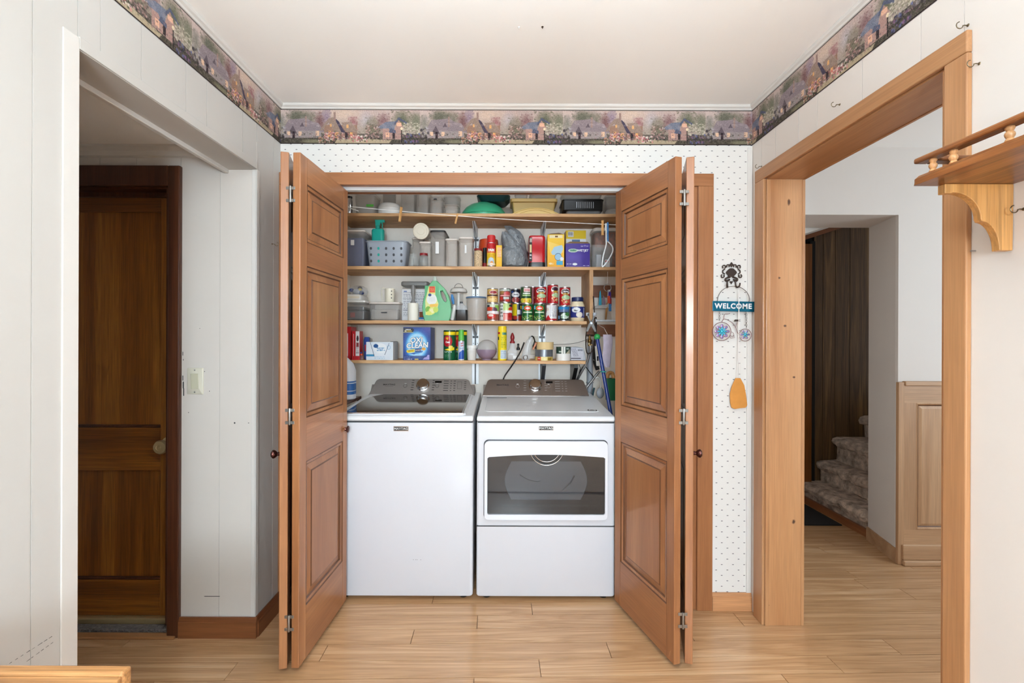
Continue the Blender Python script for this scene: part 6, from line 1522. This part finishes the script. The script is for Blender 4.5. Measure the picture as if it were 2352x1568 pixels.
# ------------------------------------------------------------------ right-hand end of the closet
YA = 2.72
t = thing('spring_clamp', 'grey spring clamp gripping the end of the third shelf', 'clamp', gx(1357.5, 742, 2.70))
S1 = 2.70 / FPX
for s in (-1, 1):
    MB().prism([(s * 3 * S1, 2 * S1), (s * 10 * S1, 18 * S1), (s * 9 * S1, 23 * S1), (s * 5 * S1, 23 * S1), (s * 4 * S1, 12 * S1), (-s * 2 * S1, -2 * S1), (s * 8 * S1, -20 * S1), (s * 12 * S1, -19 * S1), (s * 7 * S1, -4 * S1)], -.009 + .001 * s, .007 + .001 * s, 'y').build('jaw', 'grey_plastic', t, bevel=.002)
    MB().loft([(0, .010, .010, .006), (.018, .010, .010, .006)]).build('pad', 'light_grey_plastic', t, True, loc=(s * 8 * S1, 0, 17 * S1))
MB().lathe([(.007, -.013), (.007, .012)], 14).xf(Matrix.Rotation(math.pi / 2, 4, 'X')).build('pivot', 'steel', t, True)
# taps and hoses
t = thing('water_tap', 'brass water tap with a steel hose on the closet wall', 'tap', gx(1354.5, 783, 2.93))
MB().lathe([(.010, -.032), (.012, -.03), (.012, -.018), (.009, -.016), (.014, -.008), (.014, .008), (.009, .012), (.006, .03), (.006, .036)], 18).build('valve', 'old_brass', t, True)
MB().tube([(-.024, 0, .038), (.024, 0, .038)], .0045, 8).build('handle', 'iron', t, True); MB().tube([(0, 0, 0), (0, .05, .0), (0, .108, 0)], .009, 10).build('stub', 'old_brass', t, True)
for a in range(3): MB().ball((math.cos(a * 2.1) * .011, -.008, -.024 + .004 * a), .007, seg=12, rg=6).build('nut', 'brass', t, True)
t = thing('supply_hose', 'braided steel hose curving down from the brass tap', 'hose', (0, 0, 0))
MB().tube([gx(1356, 793, 2.925), gx(1356.5, 803, 2.92), gx(1354, 815, 2.91), gx(1348, 832, 2.90), gx(1338, 850, 2.90), gx(1328, 868, 2.93), gx(1322, 882, 2.985)], .0075, 10).build('hose', 'braid', t, True)
t = thing('supply_hose', 'braided steel hose slanting down behind the dryer corner', 'hose', (0, 0, 0))
MB().tube([gx(1377, 852, 2.985), gx(1362, 871, 2.985), gx(1348, 889, 2.985), gx(1340, 900, 2.99)], .0075, 10).build('hose', 'braid', t, True)
# pole with green ball end
a, b = Vector(gx(1371.5, 776, 2.66)), Vector(gx(1402, 945, 2.52)); dv = b - a; a2 = a + dv * 3.2
a2 = a + dv * (a.z / -dv.z) * .985
t = thing('mop_pole', 'dark blue pole with a green ball end leaning beside the dryer', 'pole', (0, 0, 0))
MB().tube([tuple(a), tuple(a.lerp(a2, .5)), tuple(a2)], .0105, 16).build('shaft', 'pole_blue', t, True)
MB().ball(tuple(a + Vector((0, 0, .006))), .0185).build('ball_end', 'ball_green', t, True)
c_ = a.lerp(b, .47); MB().torus(tuple(c_), .014, .003, 'z', 18, 8).build('cable_tie', 'teal', t, True)
def hung(name, label, cat, x, y, Y): return thing(name, label, cat, gx(x, y, Y))
# towel
t = hung('cleaning_cloth', 'pale lilac cloth hanging at the right side of the closet', 'cloth', 1395, 806, 2.72)
rs = []
for i in range(9):
    z = (38 - i * 9.4) * 2.72 / FPX; hw_ = (.026, .028, .028, .027, .027, .026, .025, .022, .013)[i]
    rs.append([(hw_ * math.cos(2 * math.pi * k / 20) + .004 * math.sin(i * .8), .010 * math.sin(2 * math.pi * k / 20) + noise.noise(Vector((k * .6, i * .7, 0))) * .006, z) for k in range(20)])
MB().rings(rs).build('cloth', 'pale_cloth', t, True); MB().tube([(0, 0, .1), (-.008, .06, .14), (-.010, .2, .16)], .0015, 6).build('loop', 'rope_white', t, True)
t = hung('hand_brush', 'black bristled hand brush hanging behind the blue pole', 'brush', 1369, 818, 2.90)
MB().tube([(-.008, 0, .1), (-.012, 0, .03), (-.006, 0, -.03), (.010, 0, -.085)], [.012, .018, .026, .022], 12, flat=.6).build('bristles', 'black_plastic', t, True); MB().tube([(-.006, 0, .1), (.0, .01, .2), (.0, .02, .25)], .008, 10).build('handle', 'iron', t, True); MB().tube([(-.02, -.02, -.02), (.03, -.02, -.075)], .0016, 6).build('wire', 'steel', t, True)
t = hung('slim_case', 'white slim box with dark print hanging beside the blue pole', 'box', 1372, 817, 2.80)
B(-.011, .013, -.008, .006, -.062, .062).build('case', 'white_plastic', t, bevel=.004, rot=(0, -.09, 0)); B(-.005, .006, -.0092, -.0085, -.03, -.002).build('print', 'dark_ink', t); B(-.004, .008, -.0092, -.0085, .012, .05).build('window', 'ivory_plastic', t, rot=(0, -.09, 0))
t = hung('wall_bracket_tray', 'white metal frame tray holding small packets on the closet wall', 'tray', 1380, 706, 2.95)
MB().tube([(-.045, -.04, .0), (.03, -.04, .006), (.044, -.04, .018), (.044, -.04, .11)], .009, 4).build('frame', 'white_plastic', t); B(-.045, .045, -.04, .075, -.006, -.001).build('floor', 'white_plastic', t)
MB().prism([(-.018, 0), (.002, 0), (.0, .05), (-.006, .11), (-.012, .1)], -.02, -.014, 'y').build('packet', 'petal_blue', t); MB().prism([(.003, 0), (.028, 0), (.022, .06), (.010, .08)], -.02, -.014, 'y').build('packet', 'mauve', t)
t = hung('key_bunch', 'bunch of dark red and purple tags hanging from a ring', 'keys', 1400, 672, 2.80)
MB().torus((-.012, 0, .03), .022, .0018, 'y', 20, 6).build('ring', 'steel', t, True); MB().tube([(-.012, 0, .052), (-.012, .0, Z2 - .0195 - t.location.z)], .001, 6).build('cord', 'rope_white', t, True)
for i, (x, z, mt) in enumerate(((0.0, -.02, 'purple'), (.004, -.06, 'red_dark'), (-.006, -.045, 'orange_red'), (.002, -.095, 'sky_blue'))): B(x - .008, x + .008, -.004 - i * .002, -.002 - i * .002, z - .02, z + .025).build('tag', mt, t, bevel=.002)
t = hung('wooden_handle', 'worn orange wooden tool handle hanging behind the tags', 'tool', 1393, 720, 2.92)
MB().tube([(.006, 0, .07), (.0, 0, .02), (-.006, 0, -.05)], [.010, .013, .010], 12, flat=.5).build('handle', 'oak_bracket', t, True); MB().tube([(.006, 0, .07), (.008, 0, .12)], .003, 6).build('tang', 'steel', t, True)
t = thing('hanging_rod', 'grey metal rod across the right end of the closet', 'rod', gx(1368, 736, 2.90))
MB().tube([(0, 0, 0), (.33, 0, .0)], .0065, 12).build('rod', 'zinc', t, True); MB().lathe([(.012, -.004), (.012, .004)], 14).xf(Matrix.Rotation(math.pi / 2, 4, 'Y')).build('end_cap', 'zinc', t, True)
t = thing('hanging_cables', 'loop of black cables hanging from the shelf clamp', 'cable', (0, 0, 0))
MB().tube([gx(1347, 762, 2.74), gx(1345.5, 775, 2.76), gx(1346, 800, 2.80), gx(1350, 812, 2.82), gx(1360, 806, 2.83), gx(1368, 780, 2.80), gx(1369, 762, 2.76), gx(1366, 730, 2.72), gx(1363, 680, 2.72)], .0035, 8).build('cable', 'iron', t, True)
MB().tube([gx(1346, 843, 2.9), gx(1355, 855, 2.92), gx(1364, 866, 2.95)], .003, 8).build('cable', 'black_plastic', t, True); MB().tube([gx(1330, 836, 2.9), gx(1333, 848, 2.9), gx(1330, 858, 2.92), gx(1338, 842, 2.9)], .0022, 8).build('cable', 'black_plastic', t, True)
# things on the floor and pipework behind the dryer
t = hung('vent_pipe', 'grey plastic drain pipe on the closet wall behind the dryer', 'pipe', 1355, 850, 3.01)
MB().tube([(0, 0, .2), (0, 0, -.85)], .02, 14).build('pipe', 'light_grey_plastic', t, True); MB().torus((0, 0, -.08), .021, .004, 'z', 18, 6).build('joint', 'light_grey_plastic', t, True)
t = hung('dish_brush', 'grey rounded brush head with white curved handle behind the dryer', 'brush', 1379, 902, 2.86)
MB().ball((0, 0, 0), .024, .012, .035).build('head', 'light_grey_plastic', t, True); MB().tube([(0, 0, .03), (.004, 0, .06), (-.002, .004, .085), (-.016, .008, .097), (-.028, .01, .09)], .005, 8).build('handle', 'white_plastic', t, True)
MB().tube([(-.035, .02, .03), (-.045, .02, -.02)], .006, 8).build('wire_end', 'dark_teal', t, True)
t = thing('utility_basket', 'green plastic caddy hanging behind the blue pole', 'caddy', gx(1402, 885, 2.83))
MB().loft([(-.09, .025, .03, .006), (.045, .03, .035, .006), (.045, .028, .033, .006), (-.085, .023, .028, .006)], 3).build('body', 'green', t, True); MB().tube([(-.02, 0, .046), (-.012, 0, .075), (.012, 0, .075), (.02, 0, .046)], .012, 8).build('contents', 'oak_bracket', t, True)

# bleach bottle on a low rack left of the washer
t = thing('side_rack', 'dark wooden rack beside the washer, holding the bleach bottle', 'rack', (-.945, 2.62, 0))
B(-.075, .07, -.13, .13, .937, .955).build('top', 'dark_frame', t, bevel=.002)
for sx in (-.066, .058):
    for sy in (-.12, .12): B(sx - .008, sx + .008, sy - .008, sy + .008, 0, .937).build('leg', 'dark_frame', t)
t = thing('bleach_bottle', 'white bleach bottle with blue label beside the washer', 'bottle', (-.928, 2.60, .9555))
L1 = lambda y: wz(y, 2.60) - .9555
hb = L1(852)
MB().loft([(0, .060, .04, .03), (.005, .064, .044, .03), (hb, .064, .044, .03), (hb + .04, .056, .04, .03, -.006, 0), (hb + .085, .034, .03, .026, -.026, 0), (hb + .105, .018, .018, .017, -.034, 0)], 6).build('body', 'bleach_white', t, True)
MB().lathe([(.02, hb + .1052), (.02, hb + .125), (.001, hb + .126)], 20, (-.034, 0, 0)).build('cap', 'blue', t, True)
MB().loft([(.03, .0645, .0445, .03), (.105, .0645, .0445, .03)], 6, False, False).build('label', 'label_blue', t, True) if pbr('label_blue', (52, 112, 186), .35) else None
MB().loft([(.048, .065, .045, .03), (.052, .065, .045, .03)], 6, False, False).build('label_band', 'white_ink', t, True); MB().loft([(.092, .065, .045, .03), (.096, .065, .045, .03)], 6, False, False).build('label_band', 'white_ink', t, True)

# ------------------------------------------------------------------ hanging ornaments right of the closet
YW = YB - .004
SW = YW / FPX
t = thing('coat_hook', 'ornate dark iron hook on the dotted wallpaper', 'hook', gx(1679, 640, YW))
U = lambda x, y: ((x - 1679) * SW, (640 - y) * SW)
MB().plate([U(*p) for p in [(1679 + 11 * math.cos(a) * (1 + .12 * math.cos(4 * a)), 626 - 10 * math.sin(a)) for a in [k * math.pi / 14 for k in range(28)]]], [], -.006, -.001).build('medallion', 'iron', t, bevel=.0015)
def curl(x, y, r, a0, a1, n=14, s=1): return [(U(x + s * r * math.cos(a0 + (a1 - a0) * k / n), 0)[0], -.004, U(0, y - r * math.sin(a0 + (a1 - a0) * k / n))[1]) for k in range(n + 1)]
for s in (-1, 1):
    m = MB()
    for (x, y, r, a0, a1) in ((1679 + s * 17, 613, 3.5, -1, 4.5), (1679 + s * 8, 611, 3, -1, 4), (1679 + s * 20, 634, 3.5, -4, 1.2), (1679 + s * 15, 624, 5, -1.6, 1.6)): m.tube(curl(x, y, r, a0, a1, s=s), .0028, 6)
    m.tube([(U(1679 + s * 3, 0)[0], -.004, U(0, 636)[1]), (U(1679 + s * 13, 0)[0], -.004, U(0, 640)[1]), (U(1679 + s * 12, 0)[0], -.004, U(0, 645)[1]), (U(1679 + s * 4, 0)[0], -.004, U(0, 642)[1])], .0045, 8)
    m.build('scroll', 'iron', t, True)
    MB().tube([(U(1679 + s * 9, 0)[0], -.004, U(0, 642)[1]), (U(1679 + s * 10, 0)[0], -.004, U(0, 655)[1]), (U(1679 + s * 11, 0)[0], -.012, U(0, 660.5)[1]), (U(1679 + s * 13.5, 0)[0], -.024, U(0, 658)[1]), (U(1679 + s * 14.5, 0)[0], -.026, U(0, 651)[1])], .0035, 8).build('hook', 'iron', t, True)
MB().plate([U(1679, 602), U(1682, 606), U(1685, 608), U(1681, 611), U(1679, 614), U(1677, 611), U(1673, 608), U(1676, 606)], [], -.006, -.001).build('finial', 'iron', t)
MB().plate([U(1675, 646), U(1683, 646), U(1679, 653)], [], -.005, -.001).build('drop', 'iron', t)
# welcome sign with a small bicycle
YS = YW - .02
t = thing('welcome_sign', 'teal metal welcome sign with a hanging flower-wheeled bicycle', 'sign', gx(1684, 704, YS))
S2 = YS / FPX
V = lambda x, y, dy=0.0: ((x - 1684) * S2, dy, (704 - y) * S2)
sg = MB().plate([V(1637, 691)[::2], V(1733, 692.5)[::2], V(1732, 716)[::2], V(1637, 714)[::2]], [], -.001, .001).build('plate', 'sign_teal', t, bevel=.0005)
text('WELCOME', .034, 'white_ink', t, (-.0, -.0016, .0015), bold=.0012, sx=.98, rot=-.012, space=1.15)
arch = [V(1646, 692)] + [V(1684 - 37 * math.cos(a) + 1, 690 - 33 * math.sin(a)) for a in [math.pi * k / 20 for k in range(21)]] + [V(1720, 692)]
MB().tube(arch, .0013, 6).build('arch_wire', 'iron', t, True)
for x, y0, y1 in ((1652.5, 716, 736), (1713, 716, 752)):
    n = int((y1 - y0) / 4)
    m = MB()
    for k in range(n):
        p = V(x + (k % 2) * .6 + (1.5 * k / n if x > 1700 else 0), y0 + 2 + k * 4); m.torus(p, .0040, .0008, 'y' if k % 2 else 'x', 10, 5)
    m.build('chain', 'iron', t, True)
wire = MB()
wire.torus(V(1658, 761), 21 * S2, .0016, 'y', 32, 6); wire.torus(V(1712, 769), 14 * S2, .0015, 'y', 28, 6)
wire.tube([V(1658, 740), V(1662, 733), V(1670, 734), V(1683, 742), V(1690, 752), V(1694, 764), V(1700, 768)], .0014, 6)
wire.tube([V(1662, 734), V(1664, 722), V(1671, 721), V(1677, 719.5)], .0014, 6); wire.tube([V(1680, 762), V(1684, 764), V(1686, 769), V(1682, 773), V(1678, 770), V(1678, 776), V(1688, 775)], .0012, 6)
wire.tube([V(1690, 752), V(1693, 740)], .0012, 6)
wire.build('bicycle_frame', 'rusty_wire', t, True)
MB().prism([V(1686, 738)[::2], V(1689, 733.5)[::2], V(1696, 733.5)[::2], V(1700, 738)[::2]], -.004, .004, 'y').build('saddle', 'iron', t)
for cx_, cy_, n, R_ in ((1658, 761, 8, 17), (1711, 768, 6, 11)):
    c0 = V(cx_, cy_, -.003)
    for k in range(n):
        a = 2 * math.pi * k / n
        for q, mt, l0, l1, wd in ((0, 'petal_violet', .40, 1.02, .22), (1, 'petal_blue', .15, .64, .12)):
            M = MB().ball((0, 0, 0), R_ * S2 * (l1 - l0) / 2, .002, R_ * S2 * wd, 12, 6)
            o = M.build('petal', mt, t, True, loc=(c0[0] + math.cos(a) * R_ * S2 * (l0 + l1) / 2, c0[1] - .002 * q, c0[2] + math.sin(a) * R_ * S2 * (l0 + l1) / 2), rot=(0, -a, 0))
    MB().ball(c0, R_ * S2 * .26, .006, R_ * S2 * .26, 16, 8).build('hub', 'petal_blue', t, True)
tp = B(*[wx(1733, YW), wx(1750, YW - .02), YS - .002, YS - .0015, wz(717, YS), wz(692, YS)]).build('adhesive_tape', 'tape_clear'); tag(tp, 'clear tape strip at the right end of the welcome sign', 'tape')
tp.parent = None
# leather fob on a long cord
t = thing('leather_fob', 'tan leather tag hanging on a long clear cord from the iron hook', 'tag', gx(1696, 905, YW - .008))
S3 = (YW - .008) / FPX; F = lambda x, y: ((x - 1696) * S3, (905 - y) * S3)
MB().plate([F(*p) for p in ((1689, 868), (1700, 868), (1709, 884), (1713, 905), (1716, 930), (1712, 936), (1700, 937), (1688, 939), (1680, 936), (1677, 925), (1676, 905), (1680, 888))], [], -.003, .001).build('leather', 'leather', t, bevel=.001)
MB().tube([(F(1692, 0)[0], -.001, F(0, 869)[1]), (F(1692.5, 0)[0], -.012, F(0, 800)[1]), (F(1691.5, 0)[0], -.02, F(0, 660)[1]), (F(1694.5, 0)[0], -.012, F(0, 800)[1]), (F(1697, 0)[0], -.001, F(0, 869)[1])], .0009, 6).build('cord', 'rope_white', t, True)

# cup hooks screwed into the walls
def cup_hook(px, py, wall, lab, mat='brass_dull'):
    if wall == 'L': Y = FPX * XL / (px - VPX); loc = (XL, Y, wz(py, Y, px)); s = 1
    else: Y = FPX * (XR - .0) / (px - VPX); loc = (XR, Y, wz(py, Y, px)); s = -1
    t = thing('cup_hook', lab, 'hook', loc, group='cup hooks in the walls')
    MB().tube([(0, 0, 0), (s * .010, 0, .0), (s * .013, 0, -.001)], .0012, 6).build('shank', mat, t, True)
    MB().lathe([(.004, 0), (.003, .0015)], 10).xf(Matrix.Rotation(s * math.pi / 2, 4, 'Y')).build('collar', mat, t, True)
    MB().tube([(s * (.0215 - .0085 * math.cos(a)), 0, -.0085 * math.sin(a)) for a in [k * 4.6 / 16 for k in range(17)]], .0012, 6).build('hook', mat, t, True)
pbr('brass_dull', (128, 112, 88), .35, metal=.9)
cup_hook(624, 560, 'L', 'small cup hook on the shaded wall left of the closet')
cup_hook(1927, 240, 'R', 'small cup hook above the middle of the pine doorway')
cup_hook(1748, 382, 'R', 'small cup hook in the corner above the pine doorway')
cup_hook(2221, 58, 'R', 'cup hook above the top corner of the pine doorway')
cup_hook(2247, 146, 'R', 'cup hook just beside the top of the pine doorway')
cup_hook(2350, 480, 'R', 'cup hook on the wall below the oak shelf')
Y = FPX * XR / (2240 - VPX); o = MB().tube([(0, 0, 0), (-.012, 0, .0)], .0018, 8).build('wall_nail', 'steel', smooth=True, loc=(XR, Y, wz(576, Y, 2240))); tag(o, 'small nail beside the scrolled shelf bracket', 'nail')

# ------------------------------------------------------------------ small oak gallery shelf on the right wall
t = thing('wall_shelf', 'small oak wall shelf with a spindle gallery rail', 'wall shelf', (XR - .0005, 0, 0))
YE, SX0, SZ = 1.083, -.221, 1.6705
MB().loft([(SZ, .1095, .43, .004), (SZ + .006, .1105, .431, .01), (SZ + .014, .1105, .431, .01), (SZ + .02, .106, .426, .01)], 4, cx=-.1105, cy=YE - .431).build('board', 'oak_shelf', t, True)
RZ = SZ + .051
o = B(SX0 + .002, SX0 + .032, .24, YE + .0, RZ, RZ + .013).build('rail', 'oak_shelf', t, bevel=.004)
B(SX0 + .032, -.001, YE - .03, YE, RZ, RZ + .013).build('rail', 'oak_shelf_x', t, bevel=.004)
spn = MB().lathe([(.0085, 0), (.010, .003), (.0085, .006), (.0065, .008), (.0095, .012), (.0105, .0155), (.0095, .019), (.0065, .022), (.0085, .025), (.010, .028), (.0085, .031)], 18)
base = None
for x, y in ((SX0 + .017, 1.048), (SX0 + .017, 1.0), (SX0 + .017, .888), (SX0 + .017, .77), (SX0 + .017, .64), (SX0 + .017, .5), (-.10, YE - .015)):
    if base is None: base = o = spn.build('spindle', 'spindle', t, True)
    else: o = base.copy(); COL.objects.link(o)
    o.location = (x, y, SZ + .0202); o.scale = (.78, .78, 1)
def bracket(y0, y1):
    s = 1.0825 / FPX; Q = lambda x, y: ((x - 2308) * s, SZ - .0003 - (y - 428) * s)
    pts = [Q(2152, 428), Q(2152, 449), Q(2168, 449)]
    for k in range(11): a = math.pi / 2 * k / 10; pts.append(Q(2170 + 64 * math.sin(a), 507 - 60 * math.cos(a)))
    pts += [Q(2236, 509)]
    for k in range(11): a = math.pi / 2 * k / 10; pts.append(Q(2236 + 40 * math.sin(a), 578 - 66 * math.cos(a)))
    pts += [Q(2306, 578), Q(2308, 428)]
    return MB().prism(pts, y0, y1, 'y')
bracket(1.0635, 1.0815).build('bracket', 'oak_bracket', t, bevel=.0015)
bracket(.34, .358).build('bracket', 'oak_bracket', t, bevel=.0015)

# ------------------------------------------------------------------ butcher-block table corner in the foreground
TZ, TY, TX = .75, .772, -.632
t = thing('side_table', 'butcher-block wooden table at the bottom left corner', 'table', (TX, TY, 0))
B(-.44, 0, -.46, -.022, TZ - .035, TZ - .004).build('top', 'butcher', t, bevel=.002)
B(-.44, 0, -.0215, 0, TZ - .035, TZ).build('back_lip', 'butcher', t, bevel=.005, seg=3)
B(-.41, -.03, -.43, -.03, TZ - .12, TZ - .0355).build('apron', 'pine_x', t)
for x in (-.43, -.05):
    for y in (-.45, -.05): B(x, x + .045, y, y + .045, 0, TZ - .0355).build('leg', 'pine_z', t, bevel=.003)
